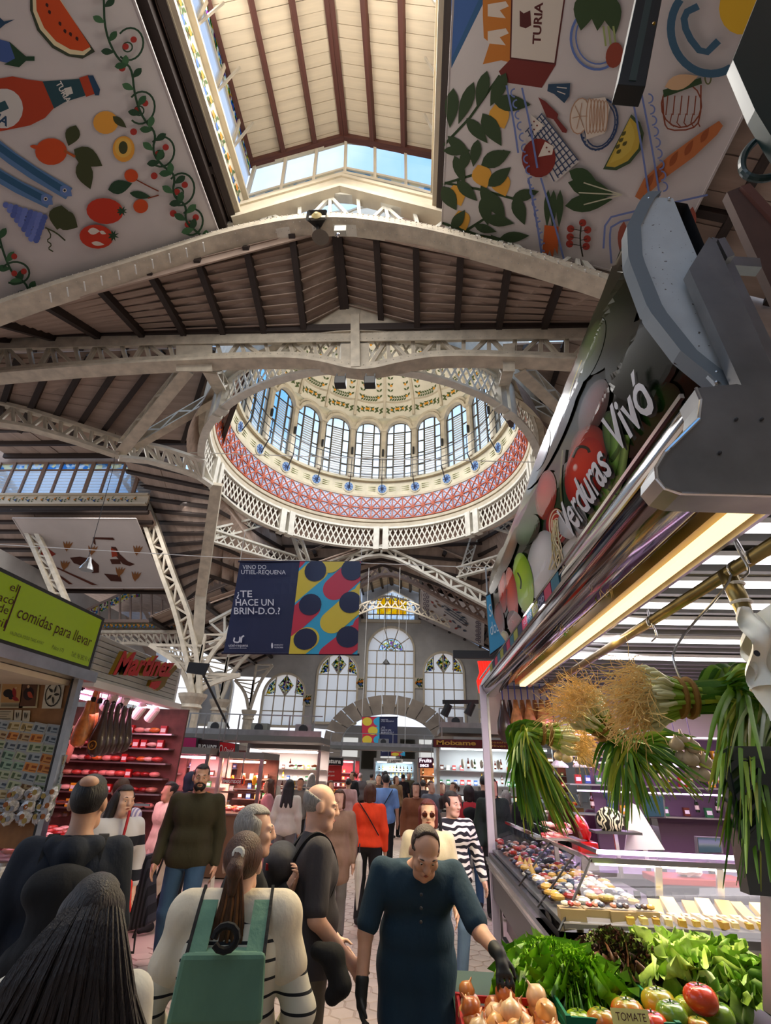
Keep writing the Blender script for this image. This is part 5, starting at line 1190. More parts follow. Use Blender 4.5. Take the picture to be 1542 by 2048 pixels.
def glassbox(g,x0,x1,y0,y1,z0,z1):
 MB().quad((x0,y0,z0),(x1,y0,z0),(x1,y0+.12,z1),(x0,y0+.12,z1)).build('front_glass',glassc,g)
 MB().quad((x0,y0+.12,z1),(x1,y0+.12,z1),(x1,y1,z1),(x0,y1,z1)).build('top_glass',glassc,g)
 MB().bar((x0,y0+.12,z1),(x1,y0+.12,z1),.03,.03).bar((x0,y1,z1),(x1,y1,z1),.03,.03).build('glass_rail',chrome,g)
 for x in(x0,x1):MB().bar((x,y0,z0),(x,y0+.12,z1),.02,.02).build('glass_post',chrome,g)
pk=flat('stall_pink_panel','a56a70');rr=random.Random(21)
def fill(names,meshes,x0,x1,y0,y1,z,sx,sy,label,cat,grp,jz=0,rot=True,slope=0,keep=1,row=None):
 nx,ny=max(1,int((x1-x0)/sx)),max(1,int((y1-y0)/sy))
 cnt_={}
 for i in range(nx):
  for j in range(ny):
   if rr.random()>keep:continue
   cnt_[j]=cnt_.get(j,0)+1;tail=', %s from the left, %s'%(nth(cnt_[j]),row or('%s row'%nth(j+1)if ny>1 else 'single row'))
   x,y=x0+(i+.5)*(x1-x0)/nx,y0+(j+.5)*(y1-y0)/ny
   put(names,rr.choice(meshes),(x+rr.uniform(-.1,.1)*sx,y+rr.uniform(-.1,.1)*sy,z+jz*rr.random()+slope*(y-y0)),core(label)+tail,cat,grp,(rr.uniform(-.2,.2),0,rr.uniform(-1,1))if rot else(0,0,0),rr.uniform(.85,1.1))
g=counter('red lit butcher counter behind the man with the bald spot',-5.2,-3.75,5.7,8.0,.95,pk);glassbox(g,-5.2,-3.75,5.7,8.0,.95,1.3)
fill('meat_cut',chunks,-5.1,-3.8,5.8,7.9,1.0,.19,.17,'raw meat cut on the red lit butcher counter','meat','meat cuts on the butcher counter')
g=struct('wall_left_stalls',(-5.6,7,0));bw_=mat('stall_back_pink',(.14,.05,.04),.7,var=.4,scale=6)
MB().box((-5.6,6.9,1.35),(.06,2.9,2.7)).build('back_panel',bw_,g);MB().box((-4.6,8.35,1.3),(2.0,.05,2.6)).build('side_panel',bw_,g)
for k in range(6):
 z=1.22+k*.2;t=thing('wall_shelf','steel shelf of red goods behind the butcher counter, %s'%['lowest','second lowest','third from below','fourth from below','second highest','highest'][k],'shelf',(-4.6,8.22,z));MB().box((-4.6,8.22,z),(1.8,.2,.02)).build('board',steel,t)
 fill('cured_sausage',chunks+packs[:2],-5.4,-3.8,8.15,8.25,z+.06,.13,.2,'packet or cured meat on the shelves behind the butcher counter','meat','goods on the butcher shelves',rot=False,row='shelf %s up'%nth(k+1))
for k in range(14):
 put('hanging_sausage',chunks[k%6],(-5.4+k*.12,5.95+.2*(k%3),2.2-.08*(k%4)),'cured sausage hanging over the butcher counter, %s from the left'%nth(k+1),'sausage','sausages hanging in the ham stall',(0,PI/2,0),(1.8,.7,.9));MB
 # ---- fruit stalls and signs further down the left aisle
def signbox(name,label,Y,q,col,items,dep=.25,lit=.15,tx='',cat='sign'):
 a,b_,c,d=[PY(*p,Y)for p in q];g=thing(name,label,cat,tuple((c+d)/2))
 MB().poly([a,b_,c,d],(0,dep,0)).build('housing',dark,g)
 P=Print(lambda u,v:lerp(lerp(a,b_,u),lerp(d,c,u),v),(0,-1,0),.002);P.poly([(.01,.04),(.99,.04),(.99,.96),(.01,.96)],col)
 for it in items:P.text(it[0],it[1],it[2],it[3],it[2],it[4],it[5],**(it[6]if len(it)>6 else{}))
 P.build('face',g,.5);return g
def T_(P):pass
_old=Print.text
def ptext(s,t,x,y,x2,y2,h,c,**k):return _old(s,t,x,y,x2,y2,h,c,**k)
def signtext(name,label,Y,q,col,items,dep=.25,cat='sign',emit=0):
 a,b_,c,d=[PY(*p,Y)for p in q];g=thing(name,label,cat,tuple((c+d)/2));MB().poly([a,b_,c,d],(0,dep,0)).build('housing',dark,g)
 ux=b_-a;uy=a-d;W_=ux.length;Hh=uy.length
 MB().poly([a+V((0,-.012,0))+ux*.01-uy*.03,b_+V((0,-.012,0))-ux*.01-uy*.03,c+V((0,-.012,0))-ux*.01+uy*.03,d+V((0,-.012,0))+ux*.01+uy*.03],(0,.006,0)).build('face',flat('face_'+col,col,.45),g)
 for f_ in(.1,.9):MB().bar(a+ux*f_+V((0,dep*.5,0)),a+ux*f_+V((0,dep*.5,.45)),.02,.02).build('hanger',steel,g)
 for it in items:
  b=MB();text(b,it[0],d+ux*it[1]+uy*it[2]+V((0,-.02,0)),ux,uy,it[4]*Hh,0,.004,fit=(it[3]-it[1])*W_,**(it[6]if len(it)>6 else{}));b.build('lettering',flat('ink_'+it[5],it[5])if not emit else mat('inkl_'+it[5],C(it[5]),.5,emis=emit),g)
 return g
BD=dict(bold=.03)
signtext('fruit_sign','grey slanting sign reading frutas in dark red capitals',10.6,((246,1468),(317,1478),(316,1499),(244,1490)),'8d8a80',[('S FRUTAS',.05,.2,.95,.75,'5a1616',BD)])
signtext('direction_sign','small green hanging sign with a white arrow, beside the frutas sign',10.2,((258,1468),(279,1468),(277,1508),(255,1508)),'1f7a52',[('Servei a',.1,.78,.9,.14,'c9d8cc'),('domicili',.1,.62,.9,.14,'c9d8cc'),('^',.1,-.25,.9,1.0,'c9d8cc',BD)],.02)
signtext('stall_sign','pink sign reading DES and desde 1920',10.8,((309,1473),(394,1475),(391,1510),(307,1508)),'b0245c',[('DES',.04,.28,.5,.7,'d8c8cc',BD),('DESDE 1920',.56,.22,.9,.14,'d8c8cc')])
signtext('stall_sign','dark sign with white condensed letters next to the pink sign',10.9,((396,1478),(437,1481),(435,1513),(393,1510)),'2c0f14',[('PUCHADES',.07,.25,.95,.62,'d0ccc8',BD)])
signtext('stall_sign','small red sign with white script at the end of the left row',11,((439,1483),(471,1487),(469,1517),(436,1513)),'b0141c',[('David',.32,.3,.95,.55,'d8ccc8',dict(shear=.4)),('O',.05,.25,.28,.8,'d8ccc8')])
signtext('stall_sign','low red sign with white capitals on the counter under the red script sign',10.6,((446,1556),(486,1558),(484,1569),(443,1567)),'b01c28',[('EMBUTIDOS',.05,.2,.95,.8,'d8ccc8',BD)],.05)
signtext('stall_sign','silver roof sign with dark capitals over the facing butcher stall',14.4,((496,1471),(638,1477),(638,1490),(496,1486)),'8f8076',[('VICENTPERIS',.5,.2,.86,.75,'2c2220',BD)])
signtext('stall_sign','black sign reading natura above a red poster',17,((648,1514),(686,1516),(685,1531),(646,1530)),'12100f',[('natura',.08,.3,.92,.75,'d8d4cc',BD)],.15)
signtext('shop_poster','tall red and grey poster under the natura sign',17.1,((654,1531),(684,1531),(682,1562),(654,1562)),'b42420',[('Unix-te',.08,.55,.5,.18,'e0d8d0'),('al canvi',.08,.3,.5,.18,'e0d8d0')],.05,'poster')
signtext('stall_sign','wine red sign with gold letters over the steel stall on the right',13,((865,1478),(1062,1481),(1062,1500),(865,1494)),'5a0f12',[('Moixame',.04,.3,.44,.8,'b88a3c',BD),('Artesania',.52,.58,.78,.38,'b88a3c'),('Olives',.56,.12,.74,.42,'b88a3c')])
signtext('stall_sign','purple sign with white letters reading fruits secs',19,((837,1515),(866,1515),(866,1536),(837,1536)),'4c1030',[('Fruits',.06,.55,.9,.5,'f0e8f0',BD),('secs',.1,.12,.7,.5,'f0e8f0',BD)],.1,emit=.8)
signtext('stall_sign','white lit sign in the middle of the far aisle',24,((773,1518),(806,1518),(806,1526),(773,1526)),'e8e4d8',[('C. JARDINEC',.1,.2,.9,.8,'2c2820',BD)],.1)
# stall bodies: roof slab, back wall, shelves, counter, goods, lights
def stall(label,x0,x1,Y,dep,zr,wallc,glow,gp,goods,face,seed,tubes=2,cat='stall',rail=True):
 r_=random.Random(seed);g=thing('market_stall',label,'stall',((x0+x1)/2,Y,0));L=x1-x0
 MB().box(((x0+x1)/2,Y+dep/2,zr+.06),(L,dep,.12)).build('roof_slab',flat('roof_grey','74706a',.6),g);MB().box(((x0+x1)/2,Y+dep,zr/2),(L,.06,zr)).build('back_wall',wallc,g)
 for x in(x0+.04,x1-.04):MB().box((x,Y+.05,zr/2),(.07,.07,zr)).build('post',steel,g)
 for k in range(3):
  z=1.2+k*(zr-1.4)/3;MB().box(((x0+x1)/2,Y+dep-.15,z),(L-.1,.26,.02)).build('shelf',steel,g)
  nm,ms,lb,ct=goods[0]
  fill(nm,ms,x0+.1,x1-.1,Y+dep-.25,Y+dep-.1,z+.06,.17,.3,lb,ct,'goods on back shelves: '+lb[:28],rot=False,keep=.85,row=['low','mid','top'][k]+' shelf')
 for k in range(tubes):
  MB().box(((x0+x1)/2,Y+.25+k*.5,zr-.05),(L-.3,.05,.04)).build('light_tube',mat('tube_%d_%d'%(glow[0]*100,glow[2]*100),glow,.5,emis=5),g)
 MB().box(((x0+x1)/2,Y+.35,.5),(L,.7,.98)).build('counter_body',face,g);MB().box(((x0+x1)/2,Y+.33,1.0),(L+.02,.74,.03)).build('counter_top',steel,g)
 MB().quad((x0,Y,1.02),(x1,Y,1.02),(x1,Y+.15,1.35),(x0,Y+.15,1.35)).build('display_glass',glassc,g);MB().box(((x0+x1)/2,Y+.16,1.36),(L,.04,.03)).build('glass_rail',chrome,g)
 nm,ms,lb,ct=goods[1];fill(nm,ms,x0+.05,x1-.05,Y+.12,Y+.65,1.06,.16,.15,lb,ct,'goods on counters: '+lb[:30],jz=.03)
 if len(goods)>2:
  nm,ms,lb,ct=goods[2];fill(nm,ms,x0+.1,x1-.1,Y+.2,Y+.4,zr-.38,.2,.3,lb,ct,'hanging: '+lb[:34],keep=.8)
 area('stall_light',((x0+x1)/2,Y+dep*.4,zr-.08),L*.7,gp,glow,((x0+x1)/2,Y+dep*.6,0),.4);return g
warm,pinkg,whiteg=(1,.62,.42),(1,.42,.5),(1,.88,.8)
stall('fruit stall with yellow bananas and pink light left of the aisle',-6.4,-4.9,10.3,1.5,2.05,bw_,pinkg,50,[('fruit_box',packs,'coloured packet on the back shelf of the banana stall','packet'),('fruit',balls,'ripe fruit heaped on the banana stall counter','fruit'),('banana_bunch',[chunkm(fruit[4],.07,.05,.06,3)],'yellow banana hand hanging in the fruit stall','fruit')],wood,1)
stall('fruit stall under the pink DES sign with oranges in front',-4.85,-3.95,10.5,1.4,2.0,mat('stall_back_pale',(.5,.38,.36),.7),pinkg,40,[('packet',packs,'packet on the shelf under the pink DES sign','packet'),('orange',balls[:3],'orange or red fruit under the pink DES sign','fruit')],wood,2)
stall('sausage stall at the end of the left row with hanging yellow bags',-3.9,-3.0,10.9,1.3,1.95,bw_,warm,40,[('packet',packs,'packet on the shelf behind the olive sweater man','packet'),('meat_cut',chunks,'cured meat behind the olive sweater man','meat'),('snack_bag',[chunkm(fruit[0],.05,.03,.09,5),chunkm(fruit[1],.05,.03,.09,6)],'orange snack bag hanging in the sausage stall','bag')],mat('brown_counter',(.22,.12,.07),.5),3)
stall('facing butcher stall with a silver roof and pink meat display',-4.5,-2.5,14.6,1.5,2.25,mat('stall_back_white',(.55,.48,.45),.6),whiteg,60,[('jar',packs+bottles,'jar or packet on the shelves of the silver roofed stall','jar'),('meat_cut',chunks,'pink meat cut in the case of the silver roofed stall','meat'),('hanging_sausage',chunks,'sausage hanging in the silver roofed stall','sausage')],mat('blue_grey_panel',(.25,.28,.34),.5),4)
stall('steel fronted stall of dried fish and cans under the wine red sign',.5,3.3,13.2,1.7,2.4,mat('stall_back_grey',(.42,.42,.42),.4),(.85,.95,1),70,[('tin',packs+bottles,'tin or bottle on the shelves under the wine red sign','tin'),('dried_fish',[chunkm(cream,.09,.03,.02,9),chunks[3]],'pale dried fish under the wine red sign','fish'),('dried_fish',[chunkm(cream,.05,.02,.1,7),chunkm(steel,.04,.03,.1,8)],'dried fish hanging under the wine red sign','fish')],steel,5)
stall('red goods stall left of the middle of the far aisle',-3.9,-2.2,20.5,1.6,2.1,mat('stall_back_red',(.42,.08,.08),.6),pinkg,60,[('packet',packs,'packet in the far red stall','packet'),('packet',packs[:2],'red packet on the far red stall','packet')],bw_,6)
stall('orange lit nut stall under the fruits secs sign',.1,1.6,19.3,1.5,2.1,wood,warm,50,[('jar',bottles+packs,'jar in the far orange lit stall','jar'),('fruit',balls[:3],'dried fruit heap in the far orange stall','fruit')],wood,7)
stall('cool white lit stall at the very end of the aisle',-2.0,.0,27,1.5,2.2,mat('stall_back_blue',(.45,.6,.7),.5),(.9,.97,1),60,[('bottle',bottles,'bottle in the end stall','bottle'),('packet',packs,'packet on the end stall counter','packet')],steel,8)
stall('dim stall behind the left row, beyond the butchers',-7.5,-4.8,14.0,1.5,2.2,bw_,pinkg,40,[('packet',packs,'packet in the dim stall behind the left row','packet'),('fruit',balls,'fruit in the dim stall behind the left row','fruit')],wood,9)
stall('stall hidden behind the steel fronted one at the right',1.7,5,17.5,1.5,2.3,bw_,warm,50,[('packet',packs,'packet at the stall behind the right row','packet'),('fruit',balls,'fruit at the stall behind the right row','fruit')],wood,10)
# service decks on top of the stalls: ledges, ducts and boxes
def deck(label,px0,px1,Y,z,dz,items):
 a,b_=PY(px0,1500,Y).x,PY(px1,1500,Y).x;g=thing('roof_walkway',label,'walkway',((a+b_)/2,Y,z))
 MB().box(((a+b_)/2,Y+.7,z),(b_-a,1.5,.12)).build('deck',flat('deck_grey','6c6c68',.5),g);MB().box(((a+b_)/2,Y-.02,z+.12),(b_-a,.04,.12)).build('edge_rail',steel,g)
 for k in range(int((b_-a)/1.2)+1):MB().bar((a+k*1.2,Y,z),(a+k*1.2,Y,z+.5),.03,.03).build('rail_post',steel,g)
 MB().bar((a,Y,z+.5),(b_,Y,z+.5),.025,.025).build('hand_rail',steel,g)
 for k in range(items):
  x=a+(b_-a)*(k+.5)/items;u=thing('air_unit','grey ventilation unit number row on '+label,'machine',(x,Y+.7,z+.06),'air units on '+label[:30]);u['label']='grey air conditioning box on the %s, %s from the left'%(label.split(' over')[0],nth(k+1))
  MB().box((x,Y+.7,z+.21),(.4,.3,.3)).build('casing',[steel,white,flat('unit_grey','8c8c84')][k%3],u);MB().lathe([(.08,0),(.1,0),(.11,.02),(.1,.03),(.08,.03)],(x,Y+.54,z+.25),12,rot=Matrix.Rotation(PI/2,3,'X')).build('fan_ring',dark,u)
deck('grey walkway over the left fruit stalls',266,640,12.5,2.40,0,4)
deck('steel walkway over the wine red sign',880,1100,13.5,2.75,0,3)
deck('dark walkway over the far middle stalls',660,870,21,2.55,0,1)
g=thing('black_screen','tilted black screen in front of the left iron column','screen',tuple(PY(396,1340,10)))
MB().poly([PY(378,1324,10),PY(418,1327,10),PY(408,1350,10),PY(372,1345,10)],(0,.06,0)).build('panel',black,g);MB().bar(PY(396,1340,10.1),PY(400,1340,10.6),.05,.05).tube([PY(398,1338,10.1),PY(402,1340,10.3),(PY(402,1340,10.3).x,12.5,2.6)],.025,6).build('arm',black,g)
g=thing('track_spots','black track with spotlights hanging left of the glass counter post','lamp',tuple(PY(920,1405,9)))
MB().bar(PY(885,1404,9),PY(957,1404,9),.06,.06).build('track',black,g)
for x,y in((893,1420),(940,1418)):MB().lathe([(0,.1),(.06,.1),(.07,-.1),(.05,-.1)],PY(x,y,9),10,rot=Matrix.Rotation(.5,3,'Y')).build('spot',black,g)
# doorway backdrop in the far arch
g=struct('door_1',(-2.3,YW+1.5,0));MB().box((-2.3,YW+1.6,2.6),(9.5,.1,5.2)).build('inner_wall',mat('vestibule',(.35,.33,.3),.7),g)
for k in range(5):MB().box((-5.6+k*1.65,YW+1.5,3.0),(1.3,.04,2.4)).build('blind_pane',glassf if k%2 else mat('blind',(.8,.8,.76),.6,emis=.5),g)
# ================================================================ right greengrocer stall and glass counter
def arcx(z):
 pts=[(3.12,1.17),(3.2,1.12),(3.32,1.04),(3.56,.963),(3.88,.945),(4.1,.98),(4.3,1.08),(4.36,1.13)]
 for(a,xa),(b_,xb)in zip(pts,pts[1:]):
  if z<=b_:return xa+(xb-xa)*max(0,(z-a))/(b_-a)
 return pts[-1][1]
def fS(x,y,lift=0):
 xx=.96
 for _ in range(5):p=PXX(x,y,xx);xx=.5*xx+.5*arcx(p.z)
 p=PXX(x,y,xx);return V((arcx(p.z)-.004-lift,p.y,p.z))
SY0,SY1=1.52,6.05
g=thing('produce_sign','large curved sign printed with vegetables and white lettering above the right stall','sign',(1.1,3.8,3.1))
zz=[3.12+1.24*k/24 for k in range(25)]
b=MB();b.grid(lambda u,v:V((arcx(zz[int(round(v*24))]),SY0+(SY1-SY0)*u,zz[int(round(v*24))])),24,24).build('curved_panel',mat('sign_print_dark',C('1b1a12'),.14,spec=.35,var=.5,scale=2.2),g,smooth=True)
b=MB()
for y in(SY1+.03,):b.poly([(arcx(z),y,z)for z in zz]+[(1.25,y,4.36),(1.25,y,3.12)],(0,.03,0))
b.quad((1.13,SY0,4.36),(1.13,SY1,4.36),(1.3,SY1,4.3),(1.3,SY0,4.3)).quad((1.3,SY0,4.3),(1.3,SY1,4.3),(1.3,SY1,3.1),(1.3,SY0,3.1)).build('back_box',dark,g)
MB().sweep([(arcx(z)-.005,SY1,z)for z in zz],.02,.02,nrm=(0,1,0)).bar((1.12,SY0,4.37),(1.12,SY1,4.37),.02,.02).build('edge_trim',black,g)
class GP:
 """photo print of vegetables: smooth colour blends on a thin film following the curved panel"""
 def __init__(s):s.b=MB();s.c=[];s.k=0
 def disc(s,x,y,rx,ry,rot,ci,co,hx=-.3,hy=-.3,n=26,rings=9,power=1.6):
  s.k+=1;ci,co=C(ci),C(co);vs=[];ca,sa=math.cos(rot),math.sin(rot)
  for r in range(rings+1):
   t=r/rings;cx_,cy_=hx*(1-t),hy*(1-t)
   for k in range(n):
    a=2*PI*k/n;ux,uy=cx_+(math.cos(a))*t,cy_+math.sin(a)*t
    px,py=x+ux*rx*ca-uy*ry*sa,y+ux*rx*sa+uy*ry*ca;p=fS(px,py,.006+.0003*s.k)
    p.y=min(max(p.y,SY0+.03),SY1-.02);p.z=min(max(p.z,3.13),4.33);vs.append(p);q=t**power;s.c.append((*[ci[i]*(1-q)+co[i]*q for i in range(3)],1))
  s.b.add(vs,[(r*n+k,r*n+(k+1)%n,(r+1)*n+(k+1)%n,(r+1)*n+k)for r in range(rings)for k in range(n)])
 def line(s,pts,w_,c,c2=None):
  s.k+=1;c=C(c);c2=C(c2)if c2 else c;sp=smoothpts([V((*p,0))for p in pts],2);vs=[]
  for i,p in enumerate(sp):
   a,b_=sp[max(i-1,0)],sp[min(i+1,len(sp)-1)];d=(b_-a).normalized();t=i/(len(sp)-1);ww=w_ if not isinstance(w_,tuple)else w_[0]+(w_[1]-w_[0])*t
   for q,cc in((-1,c2),(0,c),(1,c2)):pp=fS(p.x-d.y*ww/2*q,p.y+d.x*ww/2*q,.006+.0003*s.k);vs.append(pp);s.c.append((*cc,1))
  s.b.add(vs,[(3*i+k,3*i+k+1,3*i+k+4,3*i+k+3)for i in range(len(sp)-1)for k in(0,1)])
P=GP()
P.disc(1210,640,120,60,-1.15,'2a3420','14160e');P.disc(1290,720,90,70,-1,'1c2414','0e100a');P.disc(1130,1010,60,150,.75,'1f3a1a','14200f');P.disc(1300,840,50,90,.7,'25401a','121a0c')
P.disc(1105,860,26,130,.42,'6b3a30','2c1812');P.disc(1140,760,30,110,.4,'6a2c26','241410');P.disc(1192,815,26,60,.35,'6b1f1c','2c0f0c');P.disc(1185,700,22,70,.35,'5a6a3c','1c2210')
P.line([(1168,720),(1150,765),(1140,800)],5,'b09a4c','3a3418')
P.disc(1182,905,38,56,.15,'b8301c','5a140c');P.disc(1175,945,40,72,.2,'e03a1c','9c1c10',-.45,-.05);P.disc(1155,935,5,8,.2,'f4d8cc','e2503a');P.line([(1150,915),(1160,892),(1180,895),(1184,905)],6,'2c2414')
P.disc(1096,990,21,50,.1,'c43a26','7a1c14');P.disc(1086,900,14,44,.3,'a8402c','4a1a14');P.line([(1130,900),(1124,960),(1128,1010)],6,'6a6a3c','24200f')
P.disc(1235,880,22,60,-.2,'5a7a34','1f3014');P.line([(1237,840),(1240,930),(1215,1010),(1180,1075),(1150,1110)],(20,46),'7fa84c','33541c');P.line([(1260,870),(1250,940),(1230,1000)],(14,22),'8fb05c','3a5a20');P.line([(1222,978),(1240,990)],4,'1f5a2c')
P.disc(1118,1052,22,36,-.1,'c42c1c','7a140f');P.circ=None
for r_ in(8,14,19):P.line([(1118+r_*math.cos(t)*.8,1050+r_*1.7*math.sin(t))for t in[k*PI/6 for k in range(13)]],2.4,'e8c8a4')
P.disc(1150,1045,30,34,.3,'e8e6e4','9a9c98',-.2,-.4);P.disc(1160,1100,40,26,-.7,'dcdcd6','8f9488');P.disc(1088,1130,30,70,.12,'ecebea','9ba09c',-.2,-.4);P.disc(1012,1200,12,40,.1,'4a1a14','1a0c0a')
rr=random.Random(2)
for k in range(16):P.line([(1112+k%4*3,1040),(1108+rr.uniform(-4,16),1075),(1120+rr.uniform(-14,12),1105),(1118+rr.uniform(-16,16),1140)],1.8,['d8cc9c','b8a468','e8dcb4'][k%3])
P.disc(1052,1165,20,60,-.12,'b4dc30','6f9a1c',-.3,-.4);P.line([(1040,1145),(1048,1160),(1046,1178)],3,'3a4a14');P.disc(1028,1190,12,56,-.1,'e4502c','a02a14');P.disc(1010,1180,9,46,-.05,'d0341c','7a1810');P.disc(1003,1240,10,36,-.1,'9a2418','3c100c');P.disc(1036,1250,16,30,-.3,'8a1c14','3c0f0a');P.disc(1012,1275,10,14,0,'7f9a3c','3a4a1c')
P.disc(1000,1140,12,50,.3,'5a4a2c','241c10');P.disc(1025,1100,10,50,.35,'8a5a34','2c2014');P.disc(1062,1060,34,22,-1.1,'2c5a24','14280f')
P.b.build('vegetable_print',vcmat('print_film',.18,0),g,cols=P.c)
def slet(s,a,e,h0,h1,lift):
 A_,E_=fS(*a),fS(*e);vs,fs=textgeo(s,1,0,shear=.35,bold=.015);xs=[v[0]for v in vs];x0,L=min(xs),max(xs)-min(xs);out=[]
 for v in vs:
  t=(v[0]-x0)/L;z=A_.z+(E_.z-A_.z)*t+v[1]*(h0+(h1-h0)*t);out.append((arcx(z)-.004-lift,A_.y+(E_.y-A_.y)*t,z))
 return out,fs
b=MB()
for a_ in(('Verduras',(1163,1076),(1251,939),.26,.24,.034),('Vivó',(1265,902),(1348,804),.25,.26,.034)):b.add(*slet(*a_))
b.build('lettering_shadow',flat('sign_shadow','26261f',.4),g)
b=MB();b.add(*slet('Verduras',(1160,1072),(1248,935),.26,.24,.045));b.add(*slet('Vivó',(1262,898),(1345,800),.25,.26,.045));b.build('lettering',flat('sign_white','e6e6e8',.4),g)
# end plate and steel brackets
def slab(name,px,Y,m_,parent,th=.02):return MB().poly([PY(*q,Y)for q in px],(0,th,0)).build(name,m_,parent)
rust=mat('chipped_white_steel',(.62,.66,.67),.45,var=.12,scale=5)
t_=rust.node_tree;nz=N(t_,'ShaderNodeTexNoise');nz.inputs['Scale'].default_value=55;nz.inputs['Detail'].default_value=6;tc_=N(t_,'ShaderNodeTexCoord');cr_=N(t_,'ShaderNodeValToRGB');cr_.color_ramp.elements[0].position=.66;cr_.color_ramp.elements[1].position=.68;mx_=N(t_,'ShaderNodeMix',data_type='RGBA')
bs=t_.nodes['Principled BSDF'];src=bs.inputs['Base Color'].links[0].from_socket;t_.links.new(tc_.outputs['Object'],nz.inputs['Vector']);t_.links.new(nz.outputs['Fac'],cr_.inputs['Fac']);t_.links.new(cr_.outputs[0],mx_.inputs['Factor']);t_.links.new(src,mx_.inputs['A']);mx_.inputs['B'].default_value=(.12,.10,.09,1);t_.links.new(mx_.outputs['Result'],bs.inputs['Base Color'])
g=thing('sign_end_plate','chipped pale grey crescent plate capping the near end of the vegetable sign','plate',(1.1,1.5,3.2))
slab('plate',((1290,394),(1346,396),(1370,455),(1394,512),(1378,538),(1420,640),(1472,768),(1432,768),(1402,736),(1350,672),(1312,600),(1282,520),(1270,460),(1276,420)),1.5,rust,g,.015)
b=MB();vs=[]
for z in zz:vs+=[(arcx(z)-.012,1.49,z),(arcx(z)+.05,1.49,z),(arcx(z)+.05,1.56,z),(arcx(z)-.012,1.56,z)]
b.add(vs,[(4*i+k,4*i+(k+1)%4,4*i+4+(k+1)%4,4*i+4+k)for i in range(24)for k in range(4)]);b.build('rim',flat('rim_grey','7c858a',.35),g)
for q in((1297,398),(1338,398),(1432,745),(1432,765)):MB().ball(PY(*q,1.495),.008,8,5).build('bolt',steel,g)
steeld=mat('stained_steel',(.33,.32,.31),.38,.85,var=.35,scale=3)
g=thing('steel_bracket','stained steel corner housing under the crescent plate','bracket',(1.1,1.4,2.65))
slab('housing',((1392,776),(1474,768),(1484,770),(1600,768),(1600,993),(1362,986),(1330,976),(1312,955),(1312,936),(1330,905),(1398,838),(1402,800)),1.38,steeld,g,.12)
slab('upper_arm',((1378,538),(1418,474),(1432,482),(1600,860),(1600,1060),(1484,772)),1.42,steeld,g,.05)
MB().tube([PY(*q,1.37)for q in((1392,776),(1402,800),(1398,838),(1330,905),(1312,936),(1314,958),(1330,977),(1362,987),(1600,993))],.006,6).build('edge_rim',chrome,g)
for q in((1473,838),(1440,905),(1524,838)):MB().ball(PY(*q,1.375),.006,8,5).build('rivet',dark,g)
g=thing('rail_bracket','narrow steel strip and clamp rising beside the crescent plate','bracket',tuple(PY(1470,600,1.6)))
slab('strip',((1424,474),(1446,480),(1600,800),(1600,870)),1.55,steel,g,.03);slab('clamp',((1436,478),(1450,474),(1470,510),(1455,515)),1.5,steel,g,.04);slab('cross_arm',((1462,512),(1520,516),(1524,534),(1466,530)),1.6,steel,g,.05)
# dark awning hardware top right
aw=flat('awning_green','16302e',.35,coat=.2);awb=flat('awning_black','101614',.4)
g=thing('awning_bar','black square awning bar hanging in front of the right printed canopy','arm',tuple(PY(1255,195,2.0)))
a0,a1=PY(1256,192,2.0),PY(1320,-120,1.75)
MB().bar(a0,a1,.2,.14,(0,1,0)).build('arm',awb,g,bevel=.006);MB().bar(a0+(a1-a0)*.02+V((0,-.07,0)),a1+V((0,-.07,0)),.05,.01,(0,1,0)).build('side_face',flat('awning_grey','34443f',.35),g);MB().ball(PY(1308,47,1.78),.012,8,5).build('bolt',gold,g)
g=thing('awning_bracket','dark green awning bracket in the upper right corner','bracket',tuple(PY(1520,260,1.7)))
slab('plate',((1466,120),(1490,60),(1530,-40),(1640,-60),(1640,420),(1542,272),(1510,220)),1.7,aw,g,.08);slab('lower_plate',((1542,272),(1640,380),(1640,500),(1560,330)),1.75,aw,g,.05)
MB().tube(smoothpts([PY(*q,1.8)for q in((1560,260),(1530,270),(1500,290),(1482,320),(1486,350),(1520,360),(1560,350))],2),.022,8).build('curved_pipe',aw,g)
g=thing('awning_beam','brown steel beam slanting out of the right edge under the green bracket','beam',tuple(PY(1520,560,1.8)))
slab('web',((1454,384),(1500,366),(1600,480),(1600,700)),1.8,mat('oxide_brown',(.10,.045,.03),.5,var=.2,scale=6),g,.05);slab('lip',((1482,372),(1500,366),(1600,478),(1600,500)),1.78,flat('oxide_edge','6a4034',.5),g,.02)
# lower chrome gutter of the sign
g=thing('sign_gutter','dark glossy rounded gutter along the foot of the vegetable sign','gutter',(1.1,4.7,2.84))
prof=[(1.02,3.12),(.985,3.06),(.985,2.99),(1.0,2.93),(1.05,2.87),(1.13,2.85),(1.2,2.86)]
gm=mat('gutter_dark_gloss',(.05,.035,.035),.08,.75,coat=1)
MB().grid(lambda u,v:V((prof[int(round(v*6))][0],1.5+6.5*u,prof[int(round(v*6))][1])),1,6).build('shell',gm,g,smooth=True)
MB().bar((.985,1.5,3.11),(.985,8.0,3.11),.015,.02).bar((.978,1.5,2.99),(.978,8.0,2.99),.012,.02).build('chrome_lip',chrome,g)
for k in range(16):
 y=3.4+k*.22;MB().box((.981,y,3.05),(.006,.2,.09)).build('patterned_tab',[flat('tab_'+h,h)for h in('1f5a6a','a82c48','1f2444','8a8a34')][k%4],g)
b=MB();text(b,'SUPER GOOD',(.974,4.5,3.02),(0,-1,0),(0,0,1),.06,0,.004,fit=.8);b.build('lettering',flat('gutter_ink','9a9ab0'),g)
